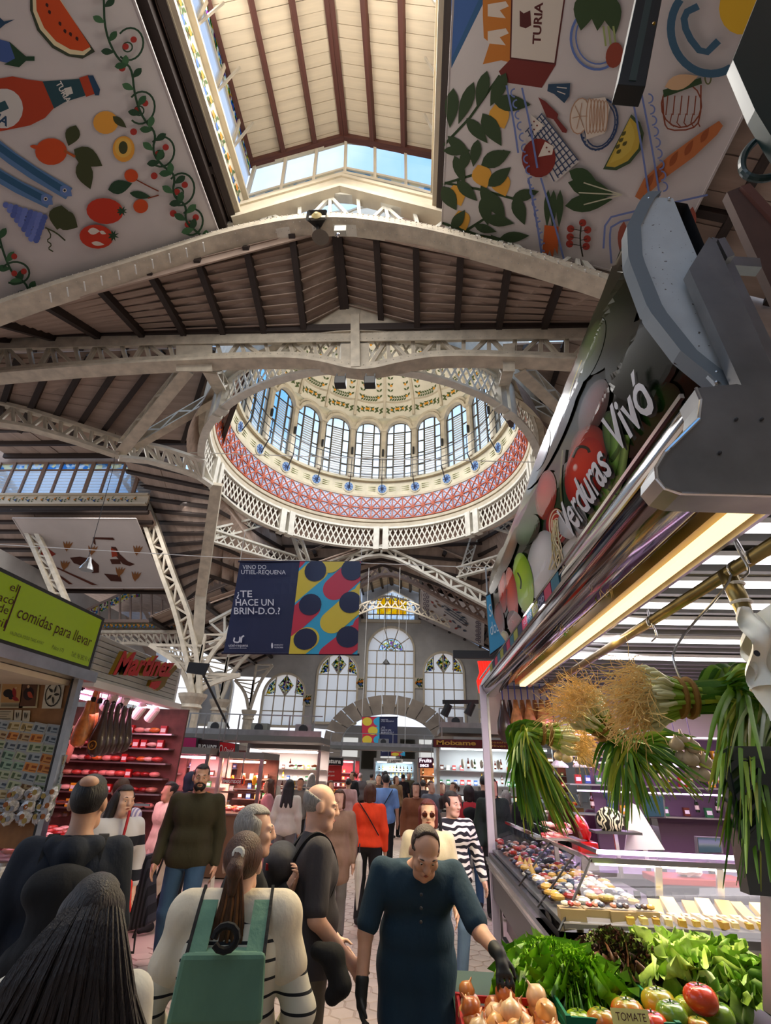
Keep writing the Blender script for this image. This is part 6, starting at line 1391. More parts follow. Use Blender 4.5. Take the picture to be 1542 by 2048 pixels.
# long lamp over the vegetables
g=thing('batten_lamp','long golden lit batten lamp running under the vegetable sign','lamp',(1.32,4.2,2.8))
brass=mat('golden_housing',C('b08a3c'),.35,.5,var=.1,scale=3)
MB().box((1.32,4.17,2.86),(.16,4.8,.06)).build('housing',brass,g);MB().box((1.32,4.17,2.815),(.07,4.7,.03)).build('led_panel',mat('led_warm',(1,.78,.42),.5,emis=1.3,ecol=(1,.78,.42)),g);MB().box((1.41,4.17,2.84),(.02,4.8,.08)).build('reflector',steel,g)
area('batten_light',(1.32,3.9,2.79),.12,110,(1,.78,.42),(1.25,3.9,0),4.4)
# white slatted stall ceiling with tubes
g=struct('ceiling_stall',(2.6,5,3.1))
MB().box((3.0,5.2,3.16),(3.4,7.6,.04)).build('deck',flat('stall_ceiling','9a9a94'),g)
for k in range(30):MB().box((3.0,1.8+k*.245,3.11),(3.4,.06,.05)).build('ceiling_slat',flat('slat_grey','6e7070',.5),g)
tube=mat('daylight_tube',(1,.95,1),.5,emis=4,ecol=(1,.95,1))
for k,y in enumerate((2.0,2.5,2.95,3.4,3.9,4.38,5.06,5.9)):
 t=thing('tube_light','white tube light across the right stall ceiling, %s from the front'%['first','second','third','fourth','fifth','sixth','seventh','eighth'][k],'light',(2.9,y,3.05),'tube lights in the stall ceiling')
 MB().box((2.9,y,3.07),(2.6,.1,.03)).build('housing',white,t);MB().box((2.9,y,3.045),(2.55,.06,.03)).build('tube',tube,t)
area('stall_tubes',(2.7,4.5,3.02),2.2,95,(1,.9,.95),(2.5,4.6,0),3.2)
t=thing('square_lamp','small square white lamp left of the ceiling tubes','lamp',tuple(PY(1215,1265,5.6)));c=PY(1215,1262,5.4);MB().box(c,(.34,.3,.05),Matrix.Rotation(.2,3,'X')).build('housing',steel,t);MB().box(c-V((0,.02,.03)),(.24,.2,.02),Matrix.Rotation(.2,3,'X')).build('panel',mat('square_led',(1,1,1),.5,emis=7),t)
# pipe frame and hooks
g=thing('hanging_pipe','grubby steel pipe running back from the right edge above the garlic shoots','pipe',(1.55,4,2.74));pm=mat('brassy_pipe',C('8a7a50'),.3,.8,var=.3,scale=6)
MB().tube([(1.55,1.7,2.765),(1.55,6.6,2.765)],.032,12).build('pipe',pm,g,smooth=True)
c=PXX(1455,1150,1.55);MB().tube([c+V((0,0,.02)),c+V((.02,0,-.12)),PY(1500,1255,c.y),PY(1520,1330,c.y)],[.042,.042,.03,.03],12).build('branch_pipe',pm,g,smooth=True)
for dz in(-.05,-.14):MB().lathe([(.045,-.008),(.05,0),(.045,.008)],c+V((.012-dz*.1,0,dz)),12).build('cable_tie',white,g)
for k,(x,y,Y)in enumerate(((1352,1340,2.35),(1475,1100,2.2),(1300,1240,3.3))):
 t=thing('hook',['S shaped wire hook holding the big garlic shoot bunch','small wire hook at the right end of the pipe','thin wire hook midway on the pipe'][k],'hook',tuple(PY(x,y+60,Y)))
 q=PY(x,y,Y);MB().tube(smoothpts([V((1.55,Y,2.80)),V((1.5,Y,2.77)),V((1.52,Y,2.70)),q+V((0,0,.1)),q,q+V((.03,0,-.1)),q+V((-.02,0,-.14))],2),.006,6).build('wire',steel,t)
 # ---- garlic shoot bunches
rootm=mat('root_straw',C('e0bc74'),.8,var=.2,scale=30);bulb=mat('bulb_white',C('d3cf9c'),.45,var=.1,scale=10);stemg=mat('stem_green',C('8fae3c'),.45,var=.15,scale=8);lf=[mat('shoot_'+h,C(h),.45,var=.2,scale=7)for h in('6a9a24','557f1e','86a82c','a4ae34','42701e')];band=flat('tie_band','8a6428')
def bunch(label,R0,T0,nst,rad,ends,nl,seed,droop=.25,wl_=.011,nroot=220,rl=.16):
 """R0 root end centre, T0 tie centre, ends: list of leaf end points"""
 r_=random.Random(seed);g=thing('garlic_shoot_bunch',label,'vegetable',tuple(T0));R0,T0=V(R0),V(T0);d=(T0-R0).normalized();u=d.cross(V((0,1,0))).normalized();v=d.cross(u)
 for k in range(nst):
  a=2*PI*r_.random();q=math.sqrt(r_.random());o1=(u*math.cos(a)+v*math.sin(a))*q;s0=R0+o1*rad*1.25+d*r_.uniform(-.02,.03);s1=T0+o1*rad*.62
  MB().tube([s0,s0+d*.03,lerp(s0,s1,.5),s1],[.006,.0098,.0085,.0075],6).build('stem',bulb,g,smooth=True)
  MB().tube([lerp(s0,s1,.55),s1,s1+d*.06],.0096,6,cap=False).build('stem_sheath',stemg,g,smooth=True)
 b=MB()
 for k in range(nroot):
  a=2*PI*r_.random();q=math.sqrt(r_.random());s0=R0+(u*math.cos(a)+v*math.sin(a))*q*rad*1.25;p=s0;pts=[p];dr=(-d+V((r_.uniform(-.9,.9),r_.uniform(-.9,.9),r_.uniform(-1.0,.5)))).normalized()
  for i in range(4):p=p+dr*rl*r_.uniform(.18,.32);dr=(dr+V((r_.uniform(-.6,.6),r_.uniform(-.6,.6),r_.uniform(-.6,.35)))).normalized();pts.append(p)
  b.tube(pts,.0017,3,cap=False)
 b.build('roots',rootm,g)['kind']='stuff'
 for k,o_ in enumerate((-.012,.03)):MB().lathe([(rad*.78,-.01),(rad*.82,0),(rad*.78,.01)],T0+d*o_,20,rot=d.to_track_quat('Z','Y').to_matrix()).build('tie',band,g)
 for k in range(nl):
  e=V(r_.choice(ends))+V((r_.uniform(-.07,.07),r_.uniform(-.08,.08),r_.uniform(-.1,.08)));a=2*PI*r_.random();q=r_.random();s0=T0+(u*math.cos(a)+v*math.sin(a))*q*rad*.6+d*.02
  m1=s0+d*(e-s0).length*r_.uniform(.3,.5)+V((0,r_.uniform(-.04,.04),.02));pts=smoothpts([s0,m1,lerp(m1,e,.6)+V((0,0,droop*.2)),e],2);w_=wl_*r_.uniform(.7,1.3);n=len(pts);vs=[]
  for i,p in enumerate(pts):
   t=i/(n-1);ww=w_*(1-t**3)+.001;dd=(pts[min(i+1,n-1)]-pts[max(i-1,0)]).normalized();sd=dd.cross(V((math.sin(a),-1,math.cos(a)*.5))).normalized();vs+=[p-sd*ww,p+V((0,-.002,0)),p+sd*ww]
  MB().add(vs,[(3*i+j,3*i+j+1,3*i+j+4,3*i+j+3)for i in range(n-1)for j in(0,1)]).build('leaf',r_.choice(lf),g,smooth=True)
 return g
Y1=2.3
bunch('largest bunch of garlic shoots, roots to the left, hung from the hook at right',PY(1282,1392,Y1),PY(1362,1395,Y1),64,.105,[PY(1560,1370,2.1),PY(1580,1440,2.2),PY(1540,1480,2.2),PY(1500,1620,2.15),PY(1520,1700,2.15),PY(1470,1350,2.3),PY(1560,1500,2.4),PY(1478,1640,1.8),PY(1492,1720,1.78),PY(1465,1560,1.82)],190,1,rl=.17,nroot=330)
bunch('middle bunch of garlic shoots with leaves drooping toward the counter',PY(1165,1410,2.95),PY(1205,1450,3.0),40,.10,[PY(1240,1620,3.0),PY(1330,1560,2.9),PY(1400,1560,2.9),PY(1290,1600,3),PY(1380,1500,2.9),PY(1215,1560,3)],130,2,rl=.2,nroot=260)
bunch('leftmost bunch of garlic shoots, leaves falling to the left of the pair',PY(1150,1475,3.4),PY(1095,1468,3.4),30,.085,[PY(1035,1560,3.4),PY(1050,1620,3.4),PY(1075,1640,3.4),PY(1100,1600,3.4),PY(1140,1640,3.4),PY(1035,1520,3.3)],140,3,rl=.15,nroot=180)
for k,(y,e)in enumerate(((2.6,.5),(3.5,.6),(4.5,.6),(5.6,.5))):
 bunch('green onion bunch stored behind the sign above the batten lamp, %s'%['nearest','second nearest','third','farthest'][k],(1.14,y+.35,2.93),(1.14,y+.12,2.95),14,.06,[(1.13,y-.25,2.96),(1.2,y-.35,2.92),(1.1,y-.2,3.0)],50,10+k,rl=.08,nroot=60)
for k,(x,y,Y)in enumerate(((1125,1500,3.7),(1172,1508,3.6),(1372,1500,2.9),(1395,1530,2.9))):
 t=thing('garlic_head_cluster','net of pale garlic heads hanging behind the shoots, %s'%['leftmost','second from the left','third','rightmost'][k],'garlic',tuple(PY(x,y+20,Y)),'garlic clusters');c=PY(x,y,Y)
 for i in range(5):MB().lathe([(.004,.05),(.008,.03),(.03,.012),(.038,-.01),(.026,-.03),(.004,-.035)],c+V((r0_*.04 if(r0_:=[-1,0,1,-.5,.5][i])else 0,.02*(i%2),[.03,.05,.02,-.03,-.04][i])),10,lobes=5,lamp=.08).build('garlic_head',mat('garlic_skin',C('b7a48c'),.5,var=.2,scale=20),t,smooth=True)
 # ---- bags at the right edge, scale screen
pl=mat('white_plastic',(.90,.86,.72),.5,bump=.2,var=.06,scale=9,sss=.1)
t=thing('plastic_bags','bunch of thin white plastic bags hanging at the right edge','bag',tuple(PY(1520,1440,1.55)))
rr=random.Random(6)
def bagfn(c0,w_,h_,sd):
 return lambda u,v:c0+V(((u-.5)*w_*(.75+.4*v),.02*math.sin(u*17+sd)+.03*math.sin(v*9+u*5+sd),-v*h_+.012*math.sin(u*11)))
for k,(q,w_,h_)in enumerate((((1525,1215),.17,.24),((1535,1235),.16,.30),((1512,1250),.14,.20))):MB().grid(bagfn(PY(*q,1.55+k*.03),w_,h_,k*2),16,18).build('bag',pl,t,smooth=True)
MB().lathe([(.006,0),(.009,.002)],PY(1513,1307,1.5),10,rot=Matrix.Rotation(PI/2,3,'X')).build('eyelet',dark,t)
t=thing('weighing_scale','dark glass weighing scale display at the right edge','scale',tuple(PY(1500,1790,1.9)))
slab('bezel',((1444,1502),(1462,1492),(1640,1494),(1640,1800),(1500,1790)),1.9,flat('bezel_grey','4c4f4c',.3,coat=.3),t,.05);slab('screen',((1458,1520),(1640,1516),(1640,1680),(1490,1680)),1.89,mat('screen_dark',(.012,.02,.018),.05,coat=1),t,.01)
MB().bar(PY(1560,1780,1.95),PY(1570,2040,1.95),.08,.06,(0,1,0)).build('stand',steel,t)
# ---- refrigerated glass counter (L shaped)
cg_=mat('counter_charcoal',(.035,.035,.04),.35,var=.1,scale=3);taupe=mat('counter_taupe',(.22,.19,.18),.45,var=.08)
g=thing('glass_counter','L shaped refrigerated glass counter with dark base and steel rails','counter',(1.5,5,0))
XA,YC,YE=.92,4.22,7.8
def ell(off,z0,z1,m_,nm='panel',xo=0):
 x=XA+off;y=YC+off
 MB().box((x+.3,(y+YE)/2,(z0+z1)/2),(.6,YE-y,z1-z0)).build(nm,m_,g);MB().box(((x+4.3)/2,y+.3,(z0+z1)/2),(4.3-x,.6,z1-z0)).build(nm,m_,g)
ell(.32,0,.14,black,'plinth');ell(.20,.14,.46,taupe,'kick_panel');ell(.06,.46,.76,cg_,'front_panel')
for off,z0,z1,m_ in((.02,.76,.80,steel),(0,.81,.845,chrome),(-.012,.85,.885,steel),(.03,.885,.93,cg_)):ell(off,z0,z1,m_,'rail')
for(a,c)in(((XA+.28,YC+.3,.02),(XA+.28,YE,.02)),((XA+.16,YC+.2,.06),(XA+.16,YE,.06))):MB().bar(a,c,.05,.05).build('floor_rail',steel,g)
deckm=mat('counter_deck',(.12,.12,.125),.3)
MB().box((XA+.55,(YC+YE)/2,.955),(.95,YE-YC-.1,.03)).box(((XA+4.3)/2,YC+.5,.95),(3.2,.85,.03)).build('deck',deckm,g)
zg1=1.27
MB().quad((XA+.03,YC+.03,.93),(XA+.03,YE,.93),(XA+.28,YE-.0,zg1),(XA+.45,YC+.55,zg1)).build('side_glass',glassc,g)
MB().quad((XA+.03,YC+.03,.93),(4.3,YC+.03,.93),(4.3,YC+.42,zg1),(XA+.45,YC+.55,zg1)).build('front_glass',glassc,g)
MB().quad((XA+.45,YC+.55,zg1),(4.3,YC+.42,zg1),(4.3,YC+.75,zg1+.01),(XA+.6,YC+.85,zg1+.01)).build('top_shelf',glassc,g)
pur=mat('lilac_led',(.85,.55,1),.5,emis=4,ecol=(.85,.6,1))
MB().bar((XA+.45,YC+.55,zg1),(4.3,YC+.42,zg1),.05,.035).build('shelf_rail',chrome,g);MB().bar((XA+.48,YC+.57,zg1-.03),(4.3,YC+.44,zg1-.03),.02,.012).build('led_strip',mat('warm_strip',(1,.85,.6),.5,emis=5),g);MB().bar((XA+.6,YC+.85,zg1+.02),(4.3,YC+.75,zg1+.02),.04,.03).build('shelf_rail',pur,g)
MB().bar((XA+.28,YE,zg1),(XA+.45,YC+.55,zg1),.03,.03).bar((XA+.55,YE,zg1+.02),(XA+.6,YC+.85,zg1+.02),.03,.03).build('shelf_rail',chrome,g)
for y in(4.9,5.7):MB().bar((XA+.03,y,.93),(XA+.38,y+.1,zg1),.01,.012).build('glass_joint',black,g)
MB().bar((XA+.03,YC+.03,.93),(XA+.45,YC+.55,zg1),.012,.014).build('glass_joint',black,g)
for x in(1.85,2.3,2.9):MB().bar((x,YC+.62,.96),(x,YC+.5,zg1-.02),.05,.02).build('shelf_post',steel,g)
for k in range(16):MB().box((1.5+k*.1,YC+.9,1.0),(.05,.01,.06)).build('vent_slot',dark,g)
area('counter_light',(2.2,YC+.62,zg1-.04),1.6,3.5,(1,.85,.7),(2.2,YC+.4,.9),.1);area('counter_light',(XA+.5,6.0,zg1+.3),.2,5,(.9,.6,1),(XA+.4,6.0,.9),2.4)
# goods in the counter
cheese=[mat('cheese_'+h,C(h),.45,var=.1,scale=10)for h in('b89a48','c4b070','a8843c','c9b884','ac8c3c')];wrapm=mat('cling_wrap',(.55,.52,.46),.12,coat=1,var=.3,scale=18,bump=.4)
wedge=[protomesh(MB().add([(-.07,-.03,-.03),(.07,-.045,-.03),(.07,.045,-.03),(-.07,.03,-.03),(-.07,-.03,.02),(.07,-.045,.03),(.07,.045,.03),(-.07,.03,.02)],[(0,3,2,1),(4,5,6,7),(0,1,5,4),(1,2,6,5),(2,3,7,6),(3,0,4,7)]).box((.0,-.0,.035),(.05,.03,.002),mi=1),[m_,white])for m_ in cheese]
slabm=[protomesh(MB().box((0,0,0),(.10,.2,.045)).box((0,-.101,0),(.1,.003,.045),mi=1),[m_,cheese[2]])for m_ in cheese]
packw=[protomesh(MB().ball((0,0,0),(.055,.036,.024),8,5).box((0,0,.021),(.03,.02,.006),mi=1),[m_,white],smooth=False)for m_ in(wrapm,meat[2],meat[5],flat('pack_blue','2c3448',.3,coat=.5),flat('pack_brownish','3a241c',.3,coat=.5),cheese[2],cheese[4],flat('pack_dark','241814',.3,coat=.5))]
rr=random.Random(31)
for i in range(11):
 put('cheese_slab',slabm[i%5],(1.75+i*.125,YC+.42+.03*(i%2),1.0+.0*i),'long pale cheese slab in the back row of the glass counter, %s from the left'%nth(i+1),'cheese','cheese slabs at the back of the counter',(.45,0,rr.uniform(-.25,.25)),rr.uniform(.8,1.05))
for i in range(22):
 for j in range(2):put('cheese_wedge',wedge[(i+j*2)%5],(1.45+i*.085,YC+.13+j*.1,.995),'wrapped cheese wedge in the glass counter, %s row from the front, %s from the left'%(nth(j+1),nth(i+1)),'cheese','cheese wedges at the front of the counter',(0,0,PI/2+rr.uniform(-.3,.3)),rr.uniform(.6,.75))
for i in range(4):
 t=put('cheese_crate',protomesh(MB().box((0,0,0),(.17,.12,.07)),flat('crate_card','8a7a5a')),(1.08+i*.165,YC+.17+(i%2)*.02,1.0),['beige carton of ham slices at the counter corner','brown carton of white cheese near the corner','open wooden carton beside the brown carton','pale carton before the first cheese wedges'][i],'carton','cartons in the counter corner',(0,0,rr.uniform(-.1,.1)))
 for j in range(3):put('wrapped_cheese',packw[(i+j)%6],(1.04+i*.165+j*.04,YC+.16,1.06),'wrapped piece in the %s carton from the counter corner, %s of three'%(nth(i+1),nth(j+1)),'cheese','pieces in the corner cartons',(.5,0,rr.random()),.6)
fill('wrapped_goods',packw,XA+.1,XA+.75,YC+.45,6.2,1.0,.085,.075,'wrapped cured meat or cheese packet along the aisle side of the counter','packet','wrapped goods along the aisle side',jz=.05)
fill('wrapped_goods',packw[1:5],XA+.1,XA+.75,6.3,7.7,1.0,.1,.09,'pink and lilac lit package at the far end of the counter','packet','packages at the far end',jz=.08)
for i in range(5):put('pear_cheese',protomesh(MB().lathe([(0,-.04),(.035,-.03),(.04,0),(.02,.04),(.006,.07),(0,.075)],(0,0,0),12),cheese[2],smooth=True),(XA+.16+(i%2)*.07,5.7+i*.14,1.03),'yellow pear shaped cheese on the aisle side of the counter, %s from the front'%nth(i+1),'cheese','pear shaped cheeses')
# behind the glass
g=thing('red_cutting_board','red brown board lying behind the cheeses','board',(2.35,YC+1.05,1.1));MB().box((2.35,YC+1.05,1.1),(.75,.3,.05)).build('board',flat('board_red','8a2a1c',.4),g,bevel=.008)
g=thing('paper_roll','crumpled white cloth on the red brown board','cloth',(2.3,YC+1.02,1.13));b=MB().ball((2.3,YC+1.02,1.16),(.11,.07,.035),12,7);b.v=[tuple(V(v)+V((rr.uniform(-.012,.012),)*3))for v in b.v];b.build('cloth',white,g)
t=thing('back_counter','steel work counter behind the glass display','counter',(2.7,6.2,0));MB().box((2.8,6.3,.5),(2.4,.8,1.0)).build('body',cg_,t);MB().box((2.8,6.3,1.02),(2.5,.9,.04)).build('top',steel,t)
def screen(label,x,y,w_,h_,Y,col):
 t=thing('till_screen',label,'screen',tuple(PY(x,y+h_/2,Y)));q=[(x-w_/2,y-h_/2),(x+w_/2,y-h_/2+2),(x+w_/2+4,y+h_/2),(x-w_/2+3,y+h_/2)];slab('frame',q,Y,flat('till_frame','55505a',.4),t,.05);slab('display',[(a+(x-a)*.12,b_+(y-b_)*.12)for a,b_ in q],Y-.012,mat('till_display',(.02,.04,.06),.1,emis=.05,ecol=(.1,.3,.5)),t,.01);p=PY(x,y+h_/2,Y+.03);MB().bar(p,(p.x,p.y,1.04),.06,.05).build('stand',dark,t)
screen('black till screen facing us behind the counter',1306,1612,44,48,6.0,0);screen('second dark till screen further right behind the counter',1418,1690,50,34,5.6,0)
t=thing('meat_slicer','bright red slicing machine on the counter behind the glass','machine',tuple(PY(1166,1680,6)));c=PY(1165,1655,6);rd_=mat('slicer_red',C('c01c1c'),.2,coat=.6);rx_=Matrix.Rotation(1.2,3,'Y')
MB().lathe([(0,-.04),(.09,-.04),(.12,0),(.09,.04),(0,.04)],c,20,rot=rx_).build('blade_guard',rd_,t,smooth=True);MB().box(c-V((0,0,.16)),(.2,.25,.1)).build('base',rd_,t,bevel=.02);MB().bar(c-V((0,0,.18)),(c.x,c.y,1.03),.16,.2).build('foot',steel,t)
t=thing('black_white_bag','cloth bag with a black and white pattern on a small steel stand','bag',tuple(PY(1220,1660,5.6)));zbm=bandmat('zebra_bag',[(.5,C('cfc8b4')),(.5,C('161412'))],0,.035,wave=.12,wscale=14);MB().ball(PY(1220,1640,5.6),(.13,.09,.11),14,9).build('body',zbm,t,smooth=True);MB().lathe([(.04,0),(.03,.08),(.06,.14)],PY(1222,1620,5.6),10).build('knot',flat('bag_blue','2c3c6a'),t);MB().box(PY(1230,1664,5.6),(.42,.2,.02)).build('tray',dark,t);a_=PY(1230,1666,5.6);MB().bar(a_,(a_.x,a_.y,1.04),.03,.03).build('tray_leg',steel,t)
t=thing('wrapped_sausages','heap of netted red and white salamis on top of the glass counter','meat',tuple(PY(1110,1690,6.2)))
for k in range(22):c=PY(1088+rr.uniform(0,50),1655+rr.uniform(-8,24),6.2+rr.uniform(-.1,.1));MB().tube([c+V((-.05,0,.01)),c,c+V((.05,0,-.01))],[.012,.026,.012],7).build('salami',meat[[0,3,2,1][k%4]],t,smooth=True)
cc=PY(1112,1695,6.2);MB().box((cc.x,cc.y,1.27),(.45,.3,.02)).bar((cc.x,cc.y,1.26),(cc.x,cc.y,.97),.04,.04).build('tray',steel,t)
pw=mat('counter_wrap_paper',(.72,.66,.74),.6)
t=thing('paper_cone','tall sheet of white wrapping paper leaning behind the counter','paper',tuple(PY(1290,1690,5.7)));slab('sheet',((1262,1605),(1276,1612),(1330,1700),(1250,1700)),5.7,pw,t,.02);a_=PY(1290,1699,5.72);MB().bar(a_,(a_.x,a_.y,1.04),.04,.02).build('support',steel,t)
# stall back wall, shelves and goods
g=struct('wall_right_stall',(3,8.6,0));lil=mat('stall_wall_cream',(.55,.5,.42),.6)
MB().box((3.4,8.9,2.75),(4.6,.06,.7)).build('upper_panel',lil,g);MB().box((4.9,5,1.6),(.06,8,3.2)).build('side_panel',lil,g);MB().box((4.2,8.9,1.2),(3.0,.06,2.4)).build('lower_panel',mat('stall_wall_mauve',(.10,.055,.09),.6),g)
MB().box((1.0,7.85,1.5),(.085,.085,3.0)).build('door_post',mat('lilac_white_post',(.66,.6,.68),.4),g);MB().box((1.07,7.9,1.5),(.03,.06,3.0)).build('door_post',steel,g)
for k in range(3):
 z=1.35+.38*k;t=thing('wall_shelf','lilac lit shelf at the back of the right stall, %s'%['lowest','middle','highest'][k],'shelf',(3.6,8.75,z));MB().box((3.6,8.72,z),(2.6,.26,.02)).build('board',steel,t);MB().box((3.6,8.6,z+.3),(2.4,.02,.02)).build('led_strip',pur,t)
 fill('packet',packs+bottles,2.4,4.8,8.65,8.8,z+.07,.15,.3,'packet or bottle on the back shelves of the right stall','packet','goods on the right back shelves',rot=False,keep=.9,row=['low','mid','top'][k]+' shelf')
area('lilac_fill',(2.9,7.4,2.6),1.5,45,(.85,.5,1),(2.9,7.6,.8),1)
for k in range(4):
 c=PY((1118,1165,1363,1395)[k],1535,7.4);t=thing('pendant_lamp','small white cone pendant in the right stall, %s'%['leftmost','second','third','rightmost'][k],'lamp',tuple(c),'white cone pendants');MB().lathe([(.015,.1),(.03,.09),(.12,.02),(.12,0),(.02,.04)],c,14).build('shade',white,t);MB().tube([c+V((0,0,.1)),(c.x,c.y,3.05)],.006,5).build('cord',dark,t)
for k in range(8):
 px=1008+k*13;t=thing('hanging_ham',('dark sleeved ham' if k<2 else 'orange bagged ham')+' hanging past the white post, number %s from the left'%['one','two','three','four','five','six','seven','eight'][k],'ham',tuple(PY(px,1485,8.0)),'hams hanging in the right stall');c=PY(px,1440,8.0+(k%2)*.15)
 MB().lathe([(.03,.28),(.05,.15),(.10,-.02),(.11,-.16),(.06,-.28),(.02,-.3)],c,12,squash=(1,.8,1)).build('leg',hamd if k<2 else hamo,t,smooth=True);MB().tube([c+V((0,0,.28)),(c.x,c.y,3.06)],.008,5).build('cord',flat('cord_blue','3c4c9a'),t)
t=thing('rail','steel rail the right stall hams hang from','rail',(1.6,8.0,3.05));MB().bar((1.1,8.05,3.06),(2.6,8.05,3.06),.04,.04).build('bar',steel,t)
c0=PY(976,1190,8.6);g=signtext('blue_sign','small sky blue sign peeking out left of the vegetable sign',7.4,((972,1190),(1004,1172),(1010,1290),(980,1312)),'4a9ac4',[('Ser',.1,.6,.6,.3,'cfe0e8'),('dos',.1,.3,.6,.3,'cfe0e8')],.05)
g=thing('red_flower_sign','bright red neon style lettering below the blue sign','sign',tuple(PY(975,1390,8.2)));redn=mat('red_neon',C('d0281c'),.4,emis=1.0)
rr=random.Random(12)
for k in range(9):x=957+k*5;MB().tube([PY(x,1322-k*0,8.2),PY(x+4,1345,8.2),PY(x-2,1362,8.2),PY(x+3,1386-k*3,8.2)],.02,5).build('stroke',redn,g)
MB().box((PY(975,1310,8.25).x-.1,8.25,PY(975,1310,8.25).z),(.9,.08,.12)).build('top_bar',dark,g)
# ---- produce table with crates
g=thing('produce_table','low produce table at the bottom right under the vegetables','table',(1.0,3.0,0));MB().box((1.15,3.1,.78),(1.9,1.6,.04)).build('top',flat('table_green','1f3a2c',.5),g)
for x in(.3,2.0):
 for y in(2.35,3.8):MB().box((x,y,.38),(.05,.05,.76)).build('leg',steel,g)
def crate(label,x0,x1,y0,y1,z,h,m_):
 t=thing('crate',label,'crate',((x0+x1)/2,(y0+y1)/2,z));MB().box(((x0+x1)/2,(y0+y1)/2,z+.008),(x1-x0,y1-y0,.015)).build('base',m_,t)
 for k in range(3):
  zz_=z+.02+(h-.02)*(k+.5)/3;hh=(h-.02)/3*.7
  for(c,d)in((((x0+x1)/2,y0,zz_),(x1-x0,.012,hh)),(((x0+x1)/2,y1,zz_),(x1-x0,.012,hh)),((x0,(y0+y1)/2,zz_),(.012,y1-y0,hh)),((x1,(y0+y1)/2,zz_),(.012,y1-y0,hh))):MB().box(c,d).build('slat',m_,t)
 for x in(x0,x1):
  for y in(y0,y1):MB().box((x,y,z+h/2),(.022,.022,h)).build('corner',m_,t)
crate('red plastic crate of onions under the gloved hand',.2,.60,2.62,3.12,.80,.13,flat('crate_red','a01c1c',.4));crate('green plastic crate under the curly endive',.66,1.12,2.95,3.6,.80,.13,flat('crate_green','14694a',.4))
onm=[mat('onion_'+h,C(h),.3,var=.15,scale=9,coat=.3,stretch=(3,3,.4))for h in('c47a3c','d9a05c','e0b888','b0602c')]
onion=[protomesh(MB().lathe([(0,-.042),(.022,-.04),(.042,-.018),(.047,0),(.040,.022),(.018,.038),(.006,.046),(.004,.062),(0,.066)],(0,0,0),14),m_,smooth=True)for m_ in onm]
rr=random.Random(15)
for k,(x,y,z)in enumerate([(x,y,z)for z,n,m_ in((.855,5,6),(.91,4,5),(.955,3,3))for x in[.25+(.3/(n-1))*i for i in range(n)]for y in[2.68+(.38/(m_-1))*j for j in range(m_)]]):
 put('onion',onion[k%4],(x+rr.uniform(-.012,.012),y+rr.uniform(-.012,.012),z),['reddish brown','golden tan','pale straw','dark copper'][k%4]+' onion in the red crate, %s layer, %s column, %s from the front'%(('bottom',nth(k//6+1),nth(k%6+1))if k<30 else('middle',nth((k-30)//5+1),nth((k-30)%5+1))if k<50 else('top',nth((k-50)//3+1),nth((k-50)%3+1))),'onion','onions in the red crate',(rr.uniform(-.7,.7),rr.uniform(-.7,.7),rr.random()*6),rr.uniform(.8,1.05))
tomc=[('a8b02c','6a8a1c'),('d0502c','8a9a2c'),('c9a02c','7a902c'),('d84a24','b8341c'),('7a9a2c','4a701c')]
def tomato(label,px,py,z,r,ci):
 c=PZ(px,py,z);t=thing('tomato',label,'tomato',tuple(c-V((0,0,r*.8))),'ribbed tomatoes');a,bb=C(tomc[ci][0]),C(tomc[ci][1]);b=MB();n,k=30,12;cols=[]
 for i in range(k+1):
  th=PI*i/k
  for j in range(n):
   ph=2*PI*j/n;rb_=1-.07*abs(math.sin(3.5*ph))**.5*math.sin(th)**.5;dip=.16*math.exp(-(th/.45)**2);zc=(math.cos(th)*.78-dip)*r;b.v.append(tuple(c+V((r*rb_*math.sin(th)*math.cos(ph),r*rb_*math.sin(th)*math.sin(ph),zc))));q=min(1,max(0,(th-.3)/1.2+.15*math.sin(7*ph)));cols.append((*[bb[m_]*(1-q)+a[m_]*q for m_ in range(3)],1))
 for i in range(k):
  for j in range(n):b.f.append([i*n+j,(i+1)*n+j,(i+1)*n+(j+1)%n,i*n+(j+1)%n]);b.m.append(0)
 b.build('fruit',vcmat('tomato_skin',.22,.5),t,smooth=True,cols=cols)
 b=MB();tp=c+V((0,0,r*.62))
 for q in range(5):d=V((math.cos(q*1.257),math.sin(q*1.257),.15));e=V((-d.y,d.x,0));b.add([tp,tp+d*r*.25+e*r*.07,tp+d*r*.5,tp+d*r*.25-e*r*.07],[(0,1,2,3)])
 b.tube([tp,tp+V((0,0,r*.15))],r*.05,6).build('calyx',flat('calyx_green','3c5a1c'),t)
for lb,px,py,z,r,ci in(('ripe orange red tomato on top of the lettuce, highest of all',1402,1997,.97,.075,3),('large yellow green ribbed tomato left of the highest one',1318,2006,.93,.078,2),('orange ribbed tomato behind the price tag',1256,2026,.92,.074,1),('deep green ribbed tomato below the yellow green one',1345,2030,.92,.07,4),('green gold tomato between the green one and the highest one',1378,2018,.90,.066,0),('orange tomato left of the price tag',1204,2044,.9,.066,1),('green tomato at the lower left of the tomatoes',1158,2046,.88,.064,0),('orange tomato at the bottom right of the tag',1306,2050,.9,.066,3),('light green tomato at the right of the group',1438,2032,.9,.07,4),('small orange tomato at the bottom edge, right',1398,2056,.9,.05,1),('small green tomato half hidden left of the orange one',1225,2020,.88,.055,0)):tomato(lb,px,py,z,r,ci)
t=thing('price_tag','small yellow price card stuck among the tomatoes','label',tuple(PZ(1262,2046,.93)));c=PZ(1262,2041,.96);MB().box(c,(.15,.004,.07),Matrix.Rotation(-.3,3,'X')).build('card',flat('tag_yellow','e0d480'),t);b=MB();text(b,'TOMATE',c+V((-.06,-.006,.0)),(1,0,0),(0,.3,1),.035,0,.003,fit=.12);b.build('lettering',ink,t)
